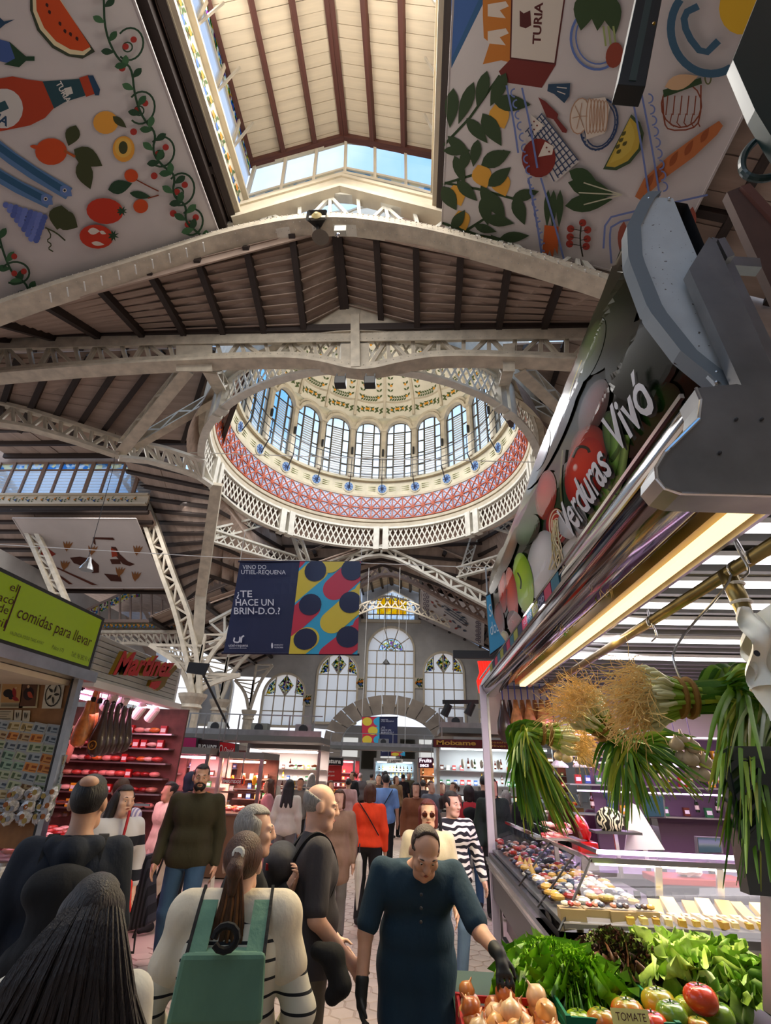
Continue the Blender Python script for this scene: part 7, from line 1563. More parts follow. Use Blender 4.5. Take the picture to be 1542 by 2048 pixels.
def leafy(name,label,c,R_,H_,n,lw,ll,cols,seed,ruff=.3,spread=1.0,cat='lettuce',tilt0=.1,sh=.2,ribc='b8c878'):
 r_=random.Random(seed);c=V(c)+V((0,sh,0));t=thing(name,label,cat,tuple(c))
 for k in range(n):
  f=(k+.5)/n;az=k*2.4;el=tilt0+spread*(f**.8)*1.25;L=ll*(.65+.45*f)*r_.uniform(.85,1.1);W_=lw*(.7+.5*f);base=c+V((math.cos(az),math.sin(az),0))*R_*.18*f
  d=V((math.cos(az)*math.sin(el),math.sin(az)*math.sin(el),math.cos(el)));sd=V((-math.sin(az),math.cos(az),0));nn=d.cross(sd);nu,nv=9,10;ph=r_.random()*6
  def fn(u,v,d=d,sd=sd,nn=nn,L=L,W_=W_,base=base,ph=ph):
   s=(u-.5)*2;w_=W_*math.sin(PI*min(1,v*.82+.12))**.7;e=ruff*abs(s)**1.5*(v**.6)
   return base+d*L*v+sd*s*w_/2*1.0+nn*(-.35*L*(v**2)*.6+W_*.22*s*s+e*W_*.4*math.sin(u*13+v*11+ph)+e*W_*.25*math.sin(u*27+v*9+ph))+d*e*.06*math.sin(u*33+ph)
  MB().grid(fn,nu*2,nv).build('leaf',mat('leaf_'+r_.choice(cols),C(r_.choice(cols)),.4,var=.3,scale=14,bump=.3,sss=.05),t,smooth=True)
  MB().tube([fn(.5,q/4)+nn*.0 for q in range(5)],[.006,.005,.004,.003,.001],5).build('leaf_rib',flat('rib_'+ribc,ribc),t)
leafy('curly_endive','curly bright green endive in the green crate',PZ(1120,2010,.86),.2,.2,120,.065,.17,['7cb020','92c42c','68a01c','5a9018'],1,2.6,1.25)
leafy('curly_endive','second head of curly endive right of the first',PZ(1180,2036,.86),.2,.2,110,.06,.155,['7cb020','92c42c','68a01c','5a9018'],2,2.6,1.25)
def frizz(t,c,R_,n,cols,seed):
 r_=random.Random(seed)
 for hx in cols:
  b=MB()
  for k in range(n//len(cols)):
   a=r_.random()*2*PI;e=math.asin(r_.random()**.8);d=V((math.cos(a)*math.cos(e),math.sin(a)*math.cos(e),math.sin(e)*.85));p=c+d*R_*r_.uniform(.8,1.08);u=d.orthogonal().normalized();v=d.cross(u);q=r_.random()*6;u,v=u*math.cos(q)+v*math.sin(q),v*math.cos(q)-u*math.sin(q);s=R_*r_.uniform(.09,.17);vs=[]
   for i in range(6):w_=(i/5-.5)*2;vs+=[p+u*w_*s*.35-d*s*.5,p+u*w_*s+d*s*(.45+.35*math.sin(i*2.6+q))+v*s*.5*math.cos(i*2.6+q)]
   b.add(vs,[(2*i,2*i+2,2*i+3,2*i+1)for i in range(5)])
  b.build('frilled_leaves',mat('frill_'+hx,C(hx),.4,sss=.05),t,smooth=True)['kind']='stuff'
for k_,o_ in enumerate([o for o in COL.objects if o.name.startswith('curly_endive')]):frizz(o_,wl(o_)+V((0,-.01,.06)),.16,1300,['8cc428','74ac20','a4d23c','5c941a'],40+k_)
leafy('red_leaf_lettuce','dark red leaf lettuce left of the big green lettuce',PZ(1262,1985,.88),.2,.2,34,.15,.22,['5a3a30','6a4a34','4a5a2c','6a7a3c','4a3630'],3,1.0,1.0,ribc='8fa04c')
leafy('red_leaf_lettuce','second red leaf lettuce just beneath the first',PZ(1300,2004,.86),.2,.2,22,.13,.18,['4a3426','4f6a2c','6a8a3c','2c3a1c'],4,1.0,1.0,ribc='8fa04c')
leafy('green_lettuce','big pale green lettuce with broad leaves behind the highest tomato',PZ(1405,1990,.90),.25,.25,26,.20,.30,['9cc444','b0d458','82b034','bcdc78'],5,.5,1.0)
leafy('green_lettuce','second broad green lettuce toward the right edge',PZ(1490,2000,.90),.25,.25,26,.20,.28,['90bc3c','a6cc50','72a02c','acd060'],6,.5,1.1)
leafy('green_lettuce','third lettuce at the bottom right corner',PZ(1530,2042,.88),.25,.2,22,.16,.22,['5f8c2c','3f6c34','7fa03c'],7,.6,1.1)
leafy('green_lettuce','small green lettuce between the red one and the tomatoes',PZ(1352,1975,.86),.2,.2,18,.15,.22,['5f8c24','7fa834','4a7420'],8,.5,.9)
for k_,o_ in enumerate([o for o in COL.objects if o.name.startswith('red_leaf')]):frizz(o_,wl(o_)+V((0,0,.08)),.15,700,['5a3a30','4a5a2c','3a2a24','74883c'],50+k_)
# ================================================================ people
def surfnet(prims,vox,k=.02,cuts=()):
 """smooth union of rounded cones / ellipsoids -> one continuous mesh. prim = ('c',a,b,ra,rb) or ('e',c,(rx,ry,rz),rot|None)"""
 P_=[]
 for p in prims:
  if p[0]=='c':a,b=np.array(p[1],float),np.array(p[2],float);r=max(p[3],p[4]);P_.append((p,np.minimum(a,b)-r,np.maximum(a,b)+r))
  else:c=np.array(p[1],float);r=max(p[2]);P_.append((p,c-r,c+r))
 pad=k+3*vox
 lo=np.min([q[1]for q in P_],0)-pad;hi=np.max([q[2]for q in P_],0)+pad
 n=np.ceil((hi-lo)/vox).astype(int)+1
 D=np.full(n,1.0,dtype=np.float32);ax=[lo[i]+vox*np.arange(n[i])for i in range(3)]
 for p,l,h in P_:
  i0=np.maximum(((l-pad-lo)/vox).astype(int),0);i1=np.minimum(((h+pad-lo)/vox).astype(int)+2,n)
  X,Y,Z=np.meshgrid(ax[0][i0[0]:i1[0]],ax[1][i0[1]:i1[1]],ax[2][i0[2]:i1[2]],indexing='ij');Q=np.stack((X,Y,Z),-1)
  if p[0]=='c':
   a,b=np.array(p[1],float),np.array(p[2],float);ba=b-a;L2=max(ba.dot(ba),1e-9);t=np.clip(((Q-a)@ba)/L2,0,1)
   d=np.linalg.norm(Q-a-t[...,None]*ba,axis=-1)-(p[3]+(p[4]-p[3])*t)
  else:
   q=Q-np.array(p[1],float)
   if p[3]is not None:q=q@np.array(p[3])
   r=np.array(p[2],float);k0=np.linalg.norm(q/r,axis=-1);k1=np.linalg.norm(q/(r*r),axis=-1);d=k0*(k0-1)/np.maximum(k1,1e-6)
  S=D[i0[0]:i1[0],i0[1]:i1[1],i0[2]:i1[2]];kk=p[5]if p[0]=='c' and len(p)>5 else k
  hh=np.maximum(kk-np.abs(S-d),0)/kk;D[i0[0]:i1[0],i0[1]:i1[1],i0[2]:i1[2]]=np.minimum(S,d)-hh*hh*kk*.25
 if cuts:
  X,Y,Z=np.meshgrid(*ax,indexing='ij')
  for c in cuts:D=np.maximum(D,c(X,Y,Z).astype(np.float32))
 ins=D<0
 c8=[ins[i:n[0]-1+i,j:n[1]-1+j,l:n[2]-1+l]for i in(0,1)for j in(0,1)for l in(0,1)]
 s=sum(c.astype(np.int8)for c in c8);act=(s>0)&(s<8);idx=np.full(act.shape,-1,dtype=np.int64);co=np.argwhere(act)
 if len(co)==0:return[],[]
 idx[act]=np.arange(len(co));acc=np.zeros((len(co),3));cnt=np.zeros(len(co))
 crn=[(i,j,l)for i in(0,1)for j in(0,1)for l in(0,1)]
 for a in range(8):
  for b in range(a+1,8):
   df=[abs(crn[a][m_]-crn[b][m_])for m_ in range(3)]
   if sum(df)!=1:continue
   da=D[co[:,0]+crn[a][0],co[:,1]+crn[a][1],co[:,2]+crn[a][2]];db=D[co[:,0]+crn[b][0],co[:,1]+crn[b][1],co[:,2]+crn[b][2]]
   x=(da<0)!=(db<0);t=np.where(x,da/np.where(x,da-db,1),0)
   pa=np.array(crn[a],float);pb=np.array(crn[b],float);acc+=np.where(x[:,None],pa+t[:,None]*(pb-pa),0);cnt+=x
 vs=(co+acc/np.maximum(cnt,1)[:,None])*vox+lo;F=[]
 for axn in range(3):
  o1,o2=[(1,2),(2,0),(0,1)][axn];sl=[slice(None)]*3;sl[axn]=slice(0,-1);sh=[slice(None)]*3;sh[axn]=slice(1,None)
  A_,B_=ins[tuple(sl)],ins[tuple(sh)];e=np.argwhere(A_!=B_);e=e[(e[:,o1]>0)&(e[:,o2]>0)&(e[:,o1]<n[o1]-1)&(e[:,o2]<n[o2]-1)]
  if len(e)==0:continue
  def g_(d1,d2):q=e.copy();q[:,o1]-=d1;q[:,o2]-=d2;return idx[q[:,0],q[:,1],q[:,2]]
  f=np.stack((g_(1,1),g_(0,1),g_(0,0),g_(1,0)),1);fl_=~A_[e[:,0],e[:,1],e[:,2]];f[fl_]=f[fl_][:,::-1];F.append(f)
 F=np.concatenate(F);F=F[(F>=0).all(1)];return vs,F
def net(name,prims,vox,mats,parent,k=.02,cuts=(),M_=None):
 vs,fs=surfnet(prims,vox,k,cuts)
 if len(vs)==0:return None
 if M_ is not None:vs=vs@M_[0].T+M_[1]
 vs=vs-np.array(wl(parent))if M_ is not None else vs
 me=bpy.data.meshes.new(name);me.vertices.add(len(vs));me.vertices.foreach_set('co',vs.astype(np.float32).ravel());me.loops.add(len(fs)*4);me.loops.foreach_set('vertex_index',fs.ravel().astype(np.int32))
 me.polygons.add(len(fs));me.polygons.foreach_set('loop_start',np.arange(len(fs),dtype=np.int32)*4);me.polygons.foreach_set('loop_total',np.full(len(fs),4,dtype=np.int32));me.update(calc_edges=True)
 me.polygons.foreach_set('use_smooth',[True]*len(fs));me.materials.append(mats);return link(name,me,parent)
SKIN=mat('skin',(.52,.29,.19),.5,var=.1,scale=20,sss=.08);SKINP=mat('skin_fair',(.62,.37,.27),.5,var=.1,scale=20,sss=.08)
EYW,EYD=flat('eye_white','cfc8c0',.3),flat('eye_dark','1c110c',.3);LIP=flat('lips','8a4438',.5);BROW=flat('brow_hair','1d140f',.8)
def hair(name,h):return mat('hair_'+name,C(h),.5,var=.45,scale=30,stretch=(6,6,.6),bump=.4)
def A3(*a):return np.array(a,float)
def person(label,pos,yaw,H=1.72,vox=.02,group=None,pose=None,skin=None,hair_m=None,hairst='short',top=None,topm=None,sleeve=1.0,hem=.80,legm=None,shoem=None,bald=0,beard=None,skirt=False,head=(0,0,0),lean=0,belly=.0,build=1.0,hands=True,gloves=None,legs=True,cut_z=None):
 """yaw 0 looks along -Y (to the camera). pose: dict of joint overrides in body units for 1.75 m"""
 s=H/1.75;j=dict(pel=(0,0,.94),waist=(0,0,1.08),chest=(0,0,1.28),neck=(0,.01,1.47),head=(0,-.018,1.61),shL=(.185,0,1.41),shR=(-.185,0,1.41),elL=(.24,.03,1.13),elR=(-.24,.03,1.13),wrL=(.25,-.05,.88),wrR=(-.25,-.05,.88),hiL=(.095,0,.92),hiR=(-.095,0,.92),knL=(.105,-.02,.50),knR=(-.105,-.02,.50),anL=(.11,.02,.09),anR=(-.11,.02,.09))
 j.update({a:b for a,b in(pose or{}).items()if a[:4]!='hand'});j={a:A3(*b)*s for a,b in j.items()}
 if lean:
  c_,s_=math.cos(lean),math.sin(lean);z0=.95*s
  for a in('waist','chest','neck','head','shL','shR')+(('elL','elR','wrL','wrR')if lean else()):
   if a in('elL','elR','wrL','wrR')and pose and a in pose:continue
   x,y,z=j[a];z-=z0;j[a]=A3(x,y*c_-z*s_,z0+z*c_+y*s_)
 g=thing('person',label,'person',pos,group);cy,sy=math.cos(yaw),math.sin(yaw);Rz=np.array([[cy,-sy,0],[sy,cy,0],[0,0,1]]);M_=(Rz,np.array(pos,float))
 skin=skin or SKIN;w_=build*s;b=[];c=lambda a,q,r0,r1,*k:b.append(('c',a,q,r0,r1,*k))
 hp,ht,hr=head;cp_,sp_=math.cos(hp),math.sin(hp);ct,st=math.cos(ht),math.sin(ht);cr_,sr_=math.cos(hr),math.sin(hr)
 HR=np.array([[ct,-st,0],[st,ct,0],[0,0,1]])@np.array([[1,0,0],[0,cp_,-sp_],[0,sp_,cp_]])@np.array([[cr_,0,sr_],[0,1,0],[-sr_,0,cr_]])
 hd=j['head'];hs=s
 def hpnt(x,y,z):return hd+HR@(A3(x,y,z)*hs)
 fine=vox<.015
 # head: skull, face, jaw, chin, nose, ears
 b.append(('e',hpnt(0,.012,.035),tuple(A3(.075,.094,.088)*hs),HR));b.append(('e',hpnt(0,-.03,-.03),tuple(A3(.06,.062,.085)*hs),HR))
 c(hpnt(-.03,-.05,-.085),hpnt(.03,-.05,-.085),.032*hs,.032*hs);c(hpnt(0,-.075,-.098),hpnt(0,-.06,-.098),.02*hs,.022*hs)
 c(hpnt(0,-.092,.02),hpnt(0,-.109,-.02),.011*hs,.015*hs,.012)
 if fine:
  for q in(-1,1):
   c(hpnt(q*.012,-.105,-.026),hpnt(q*.014,-.1,-.026),.009*hs,.009*hs,.008);c(hpnt(q*.012,-.092,.028),hpnt(q*.05,-.078,.026),.010*hs,.010*hs,.015)
   b.append(('e',hpnt(q*.048,-.062,-.02),tuple(A3(.022,.026,.022)*hs),HR))
  c(hpnt(-.018,-.09,-.058),hpnt(.018,-.09,-.058),.009*hs,.009*hs,.01)
 for q in(-1,1):b.append(('e',hpnt(q*.079,.012,-.002),tuple(A3(.011,.02,.032)*hs),HR))
 c(j['neck']-A3(0,0,.03*s),hpnt(0,.018,-.05),.056*s,.054*s)
 def torso(o,lst,zc=None):
  a=lambda*q:lst.append(('c',*q))
  sh=(j['shL']+j['shR'])/2;dx=(j['shL']-j['shR'])/2
  nb=j['neck']-A3(0,0,.045*s)
  for e in(sh+dx*.96,sh-dx*.96):a(nb+(e-nb)*.18,e-A3(0,0,.018*s),.056*s+o,.044*s+o*.8,.04)
  a(sh-dx*.55-A3(0,0,.07*s),sh+dx*.55-A3(0,0,.07*s),.088*s+o,.088*s+o,.05)
  a(j['chest']-dx*.42,j['chest']+dx*.42,.105*w_+o,.105*w_+o,.06);a(j['waist']-dx*.33,j['waist']+dx*.33,.106*w_+o+belly,.106*w_+o+belly,.06)
  a(j['pel']-dx*.4,j['pel']+dx*.4,.108*w_+o,.108*w_+o,.05);a(j['neck']-A3(0,0,.05)*s,j['neck']-A3(0,0,.02)*s,.07*s+o*.4,.058*s+o*.4)
 def arm(q,o,lst,t0=0,t1=1):
  sh,el,wr=j['sh'+q],j['el'+q],j['wr'+q]
  lst.append(('c',sh,sh+(el-sh)*min(1,t1*2),.047*s*build**.5+o,.042*s+o))
  if t1>.5:lst.append(('c',el,el+(wr-el)*min(1,(t1-.5)*2),.041*s+o,.029*s+o*.8))
 torso(0,b)
 for q in 'LR':arm(q,0,b)
 if legs:
  for q in 'LR':
   c(j['hi'+q],j['kn'+q],.086*w_,.056*s);c(j['kn'+q],j['an'+q],.055*s,.036*s);
   f=j['an'+q];c(f+A3(0,.02,-.04)*s,f+A3(0,-.13,-.055)*s,.033*s,.028*s)
 hl=[]
 for q,sx in(('L',1),('R',-1)):
  wr=j['wr'+q];d=wr-j['el'+q];d/=np.linalg.norm(d);hpz=(pose or{}).get('hand'+q)
  dd=A3(*hpz[0])if hpz else d;dd/=np.linalg.norm(dd);curl=hpz[1]if hpz else.35
  inn=A3(-sx,0,0)if not hpz or len(hpz)<3 else A3(*hpz[2]);inn=inn-dd*inn.dot(dd);inn/=np.linalg.norm(inn);sd=np.cross(dd,inn)
  if not hpz and sd[1]>0:sd=-sd
  L_=hl if gloves else b
  pc=wr+dd*.045*s
  L_.append(('c',wr,pc,.026*s,.028*s));
  for u in(-.024,0,.024):L_.append(('c',wr+dd*.02*s,wr+dd*.08*s+sd*u*s,.016*s,.014*s,.012))
  if fine:
   for u,ln in((.032,.066),(.011,.078),(-.011,.072),(-.031,.058)):
    p=wr+dd*.083*s+sd*u*s;q_=p+(dd*math.cos(curl*.6)+inn*math.sin(curl*.6))*ln*.5*s+sd*u*.12*s;r_=q_+(dd*math.cos(curl*1.8)+inn*math.sin(curl*1.8))*ln*.5*s
    L_.append(('c',p,q_,.0095*s,.0088*s,.004));L_.append(('c',q_,r_,.0088*s,.0075*s,.004))
   p=wr+dd*.025*s+sd*.028*s;q_=p+(dd*.7+sd*.6+inn*.3)*.038*s;L_.append(('c',p,q_,.013*s,.011*s,.008));L_.append(('c',q_,q_+(dd*.9+sd*.2+inn*.35)*.032*s,.0105*s,.0085*s,.004))
  else:L_.append(('c',pc,wr+dd*.15*s+inn*.03*curl*s,.028*s,.016*s));L_.append(('c',pc,pc+(dd+sd)*.035*s,.014*s,.01*s))
  if gloves:L_.append(('c',wr-d*.05*s,wr,.036*s,.032*s))
 cz=[lambda X,Y,Z:cut_z-Z]if cut_z else[]
 net('body',b,vox,skin,g,.022*s,cz,M_)
 if gloves:net('gloves',hl,min(vox,.0075),gloves,g,.012,(),M_)
 # clothes
 if topm is not None:
  o=.018*s;L_=[];torso(o,L_)
  for q in 'LR':arm(q,o+.004,L_,0,sleeve)
  dxy=(j['shL']-j['shR'])*.2;L_.append(('c',j['pel']-dxy,j['pel']+dxy,.108*w_+o,.108*w_+o,.05))
  if hem<.8:hc=A3(j['pel'][0],j['pel'][1],hem*s+.1);L_.append(('c',j['pel']-dxy,hc-dxy,.108*w_+o,.115*w_+o,.05));L_.append(('c',j['pel']+dxy,hc+dxy,.108*w_+o,.115*w_+o,.05))
  hz=hem*s;nk=j['neck']+A3(0,0,.012)*s
  nd=hpnt(0,0,0)-j['neck'];nd=nd/np.linalg.norm(nd)*.35+A3(0,-.12,1);nd=nd/np.linalg.norm(nd)
  arms_low=[j['wrL'],j['wrR'],j['elL'],j['elR']]
  def cut(X,Y,Z):
   d=hz-Z
   d=np.minimum(d,np.where(np.abs(X)>.20*s,-1.,1.))
   return d
  def cutn(X,Y,Z):return(X-nk[0])*nd[0]+(Y-nk[1])*nd[1]+(Z-nk[2])*nd[2]-.0 if top!='turtle' else Z*0-1
  def lowneck(X,Y,Z):return np.where(((X-nk[0])**2+(Y-nk[1]+.01)**2<(.098*s)**2),cutn(X,Y,Z),-1.)
  net(top or 'shirt',L_,vox,topm,g,.03*s,[cut,lowneck]+cz,M_)
  if 'hood' in(top or ''):pass
 if legm is not None and legs:
  L_=[]
  dx=(j['shL']-j['shR'])*.2
  L_.append(('c',j['pel']-dx,j['pel']+dx,.108*w_+.012,.108*w_+.012,.04));zt_=1.0*s
  if skirt:L_.append(('c',j['pel'],(j['knL']+j['knR'])/2,.14*w_,.17*w_))
  else:
   for q in 'LR':L_.append(('c',j['hi'+q],j['kn'+q],.088*w_+.012,.062*s+.008));L_.append(('c',j['kn'+q],j['an'+q]+A3(0,0,.0),.062*s+.008,.05*s+.008))
  net('skirt' if skirt else 'trousers',L_,vox,legm,g,.02*s,[lambda X,Y,Z:Z-zt_]+cz,M_)
 if shoem is not None and legs:
  for q in 'LR':
   f=j['an'+q];net('shoe',[('c',f+A3(0,.03,-.035)*s,f+A3(0,-.13,-.045)*s,.044*s,.037*s),('c',f+A3(0,.01,0)*s,f+A3(0,0,-.04)*s,.042*s,.042*s)],max(vox,.012),shoem,g,.02,[lambda X,Y,Z:(f[2]-.088*s)-Z],M_)
   # hair
 if hair_m is not None:
  I=HR
  def loc(X,Y,Z):Q=np.stack((X-hd[0],Y-hd[1],Z-hd[2]),-1)@I;return Q[...,0]/hs,Q[...,1]/hs,Q[...,2]/hs
  def face(X,Y,Z):
   x,y,z=loc(X,Y,Z);yl=-.055 if hairst=='short' else-.05
   d1=np.maximum(yl-y+0,-1);f=np.minimum((.088-z),(yl+.02-y)+np.maximum(z-.06,0)*2);side=np.minimum(-.015-y,.03-z)if hairst in('short',)else f
   return np.where(z>.115,-1,np.maximum(f,side))
  L_=[('e',hpnt(0,.016,.042),tuple((A3(.082,.102,.095)if hairst=='short' else A3(.088,.107,.098))*hs),HR)]
  cuts_=[face]
  if hairst=='short':cuts_.append(lambda X,Y,Z:-.055-loc(X,Y,Z)[2]);cuts_.append(lambda X,Y,Z:np.minimum(-.0-loc(X,Y,Z)[1],.02-loc(X,Y,Z)[2]))
  if hairst=='bob':
   for q in(-1,1):L_.append(('c',hpnt(q*.05,.02,.03),hpnt(q*.065,.025,-.09),.048*hs,.034*hs));
   L_.append(('c',hpnt(0,.05,.02),hpnt(0,.055,-.1),.07*hs,.05*hs))
  if hairst=='long':
   back=A3(0,.1,0)
   for q in(-1,0,1):
    e=hpnt(q*.06,.07,-.05);e2=A3(e[0]+q*.03*s,j['chest'][1]+.115*s,j['chest'][2]+.02*s)
    L_.append(('c',hpnt(q*.05,.03,.03),e,.055*hs,.052*hs));L_.append(('c',e,e2,.05*hs,.035*hs))
   for q in(-1,1):L_.append(('c',hpnt(q*.07,.01,0),hpnt(q*.085,.03,-.14),.03*hs,.03*hs))
  if hairst=='bun':L_.append(('e',hpnt(0,.11,.06),tuple(A3(.04,.04,.04)*hs),HR))
  if hairst=='pony':L_.append(('c',hpnt(0,.1,.07),hpnt(0,.16,.02),.026*hs,.03*hs));L_.append(('c',hpnt(0,.16,.02),hpnt(0,.15,-.16),.032*hs,.015*hs))
  if hairst in('pony','bun'):cuts_.append(lambda X,Y,Z:np.minimum(-.075-loc(X,Y,Z)[2],loc(X,Y,Z)[1]-.13))
  if bald:
   cuts_.append(lambda X,Y,Z:(loc(X,Y,Z)[2]-(.045+(loc(X,Y,Z)[1]-.02)*.45))if bald==1 else np.minimum(loc(X,Y,Z)[2]-.05,-.01-loc(X,Y,Z)[1]))
  if bald==3:pass
  net('hair',L_,vox if vox>.01 else.009,hair_m,g,.02,cuts_+cz,M_)
 if beard:net('beard',[('e',hpnt(0,-.045,-.07),tuple(A3(.063,.062,.055)*hs),HR),('c',hpnt(-.02,-.096,-.045),hpnt(.02,-.096,-.045),.012*hs,.012*hs)],vox,beard,g,.01,[lambda X,Y,Z:loc_y(X,Y,Z,hd,HR,hs)],M_)
 if fine:
  def W_(p):return V(Rz@p+M_[1])
  for q in(-1,1):
   e=hpnt(q*.032,-.0775,.006);o_=MB().ball(W_(e),.0098*hs,10,7).build('eye',EYW,g,smooth=True)
   MB().ball(W_(hpnt(q*.032,-.0852,.004)),.0048*hs,8,6).build('iris',EYD,o_,smooth=True)
   MB().tube([W_(hpnt(q*.016,-.094,.03)),W_(hpnt(q*.034,-.091,.036)),W_(hpnt(q*.052,-.077,.03))],[.003*hs,.0045*hs,.002*hs],6).build('eyebrow',hair_m or BROW,g)
   MB().tube([W_(hpnt(q*.019,-.0845,.014)),W_(hpnt(q*.032,-.0875,.0175)),W_(hpnt(q*.046,-.077,.012))],.0028*hs,5).build('eyelid',skin,g)
  MB().tube([W_(hpnt(-.024,-.088,-.06)),W_(hpnt(0,-.1,-.057)),W_(hpnt(.024,-.088,-.06))],[.003*hs,.0062*hs,.003*hs],6).build('lips',LIP,g)
 g['_j']=0;del g['_j']
 return g,j,M_,hpnt
def loc_y(X,Y,Z,hd,HR,hs):
 Q=np.stack((X-hd[0],Y-hd[1],Z-hd[2]),-1)@HR/hs;y,z=Q[...,1],Q[...,2]
 return np.maximum(np.maximum(y+.0,z+.03-np.maximum(-.02-y,0)*0),np.where((np.abs(Q[...,0])<.026)&(z>-.066)&(z<-.052)&(y<-.08),1.,-1.))
def W(M_,p):return V(M_[0]@np.array(p,float)+M_[1])
def xpart(name,prims,vox,m_,g,M_,k=.02,cuts=()):return net(name,prims,vox,m_,g,k,cuts,M_)
def backpack(g,j,M_,m_,vox=.015,s=1,straps=True,dz=0,name='backpack',col2=None):
 c=j['chest']+A3(0,.19,-.06+dz)*s
 xpart(name,[('c',c+A3(-.07,0,.12)*s,c+A3(.07,0,.12)*s,.085*s,.085*s),('c',c+A3(-.08,.0,-.15)*s,c+A3(.08,0,-.15)*s,.09*s,.09*s),('c',c+A3(0,0,.12)*s,c+A3(0,0,-.15)*s,.1*s,.11*s),('c',c+A3(-.05,.075,-.1)*s,c+A3(.05,.075,-.1)*s,.05*s,.05*s)],vox,m_,g,M_,.03)
 if straps:
  for q in(-1,1):
   x=q*.11;sh=(j['shL']+j['shR'])/2
   pts=[c+A3(x,-.05,.13)*s,A3(sh[0]+x,sh[1]+.075*s,sh[2]+.045*s),A3(sh[0]+x,sh[1]+.0,sh[2]+.088*s),A3(sh[0]+x,sh[1]-.085*s,sh[2]+.03*s),A3(j['chest'][0]+x*1.1,j['chest'][1]-.135*s,j['chest'][2]),A3(j['chest'][0]+x*1.5,j['chest'][1]-.02*s,j['chest'][2]-.18*s),c+A3(x,-.05,-.18)*s]
   MB().sweep(smoothpts([W(M_,p)for p in pts],2),.045,.014,nrm=tuple(M_[0]@A3(1,0,0))).build('strap',col2 or m_,g)
   # ---- fabrics
FB=lambda n,h,r=.9:mat('cloth_'+n,C(h),r,var=.16,scale=7,bump=1.0,stretch=(1,1,.55))
blk,navy,denim,denl=FB('black','101114'),FB('navy','141c28'),FB('denim','34506e'),FB('pale_denim','6f8dac')
olive,polo,teal,red,orange,skyb,brown,grayc,whitec,sage,pink,purple=FB('olive','322f1c'),FB('charcoal','3c3a3e'),FB('dark_teal','163243'),FB('red','a32a30'),FB('orange','e0421c'),FB('sky','6a8fc6'),FB('brown','6a4128'),FB('grey','6d6a66'),FB('white','c9c5b8'),FB('sage','567a68'),FB('pink','b87a80'),FB('plum','5d2f4f')
cream_=FB('oatmeal','cfc4ae');shoeb=flat('shoe_black','15151a');shoeg=flat('shoe_brown','4a3f34');shoen=flat('shoe_navy','1c2f48')
hblk,hbrn,hgry,hdk,hred,hblond=hair('black','0e0b0a'),hair('brown','4a2a14'),hair('grey','8d8a86'),hair('dark','1c1210'),hair('auburn','5a2018'),hair('blond','8d6b3c')
stripeW=bandmat('bold_stripes',[(.38,C('b9b8bc')),(.30,C('101522')),(.32,C('b9b8bc'))],2,.26,off=.055)
zebra=bandmat('zebra_stripes',[(.5,C('d8d5d0')),(.5,C('141420'))],2,.058,wave=.11,wscale=8)
pin=bandmat('shirt_pinstripe',[(.5,C('8f86b0')),(.5,C('d9cdd8'))],0,.03)
cardi=bandmat('cardigan',[(.82,C('c2beae')),(.18,C('14161c'))],2,.055)
def stand(pxx,pyy,Y,H=1.72):p=PY(pxx,pyy,Y);return(p.x,Y,0)
# 1 vendor in teal shirt, bending over the onions
g,j,M_,hp=person('vendor in a dark teal shirt and black gloves bending over the onion crate',(.01,3.56,0),.06,1.70,.0085,skin=SKIN,hair_m=hair('cropped_grey','3c2d26'),hairst='short',bald=2,topm=teal,top='shirt',sleeve=.42,hem=.62,legm=denim,shoem=shoeb,build=.98,belly=.022,lean=.17,head=(.62,.12,.05),gloves=flat('glove_black','0d1210',.6),pose=dict(neck=(0,-.05,1.43),head=(.03,-.16,1.525),shL=(.21,-.02,1.385),shR=(-.21,-.02,1.39),elL=(.32,-.28,1.15),wrL=(.375,-.50,1.115),elR=(-.29,-.15,1.10),wrR=(-.30,-.22,.87),handL=((.05,-.75,-.8),.45,(0,.6,-.7)),handR=((.1,-.1,-1),.5,(1,0,0))))
for k,z in enumerate((1.27,1.21,1.15)):
 MB().ball(W(M_,(.005,-.305+k*.012,z)),(.008,.005,.008),8,5).build('button',dark,g)
 # 2 bald-spot man in dark hooded jacket, back view
g,j,M_,hp=person('man with black hair and a bald spot, dark hooded jacket, back to us',(-1.66,2.85,0),PI+.4,1.79,.0105,hair_m=hblk,hairst='short',topm=navy,top='jacket',sleeve=1,hem=.8,legm=blk,shoem=shoeb,build=1.1,head=(-.05,-.12,0),skin=SKIN)
xpart('hood',[('c',j['neck']+A3(-.09,.04,-.03),j['neck']+A3(.09,.04,-.03),.045,.045),('c',j['neck']+A3(0,.1,-.05),j['neck']+A3(0,.1,-.14),.07,.05),('c',j['neck']+A3(-.08,.06,-.03),j['neck']+A3(0,.12,-.16),.045,.03),('c',j['neck']+A3(.08,.06,-.03),j['neck']+A3(0,.12,-.16),.045,.03)],.012,navy,g,M_)
xpart('bald_spot',[('e',hp(0,.075,.102),(.045,.04,.03),None)],.007,SKIN,g,M_)
backpack(g,j,M_,blk,.014,.95,dz=-.04)
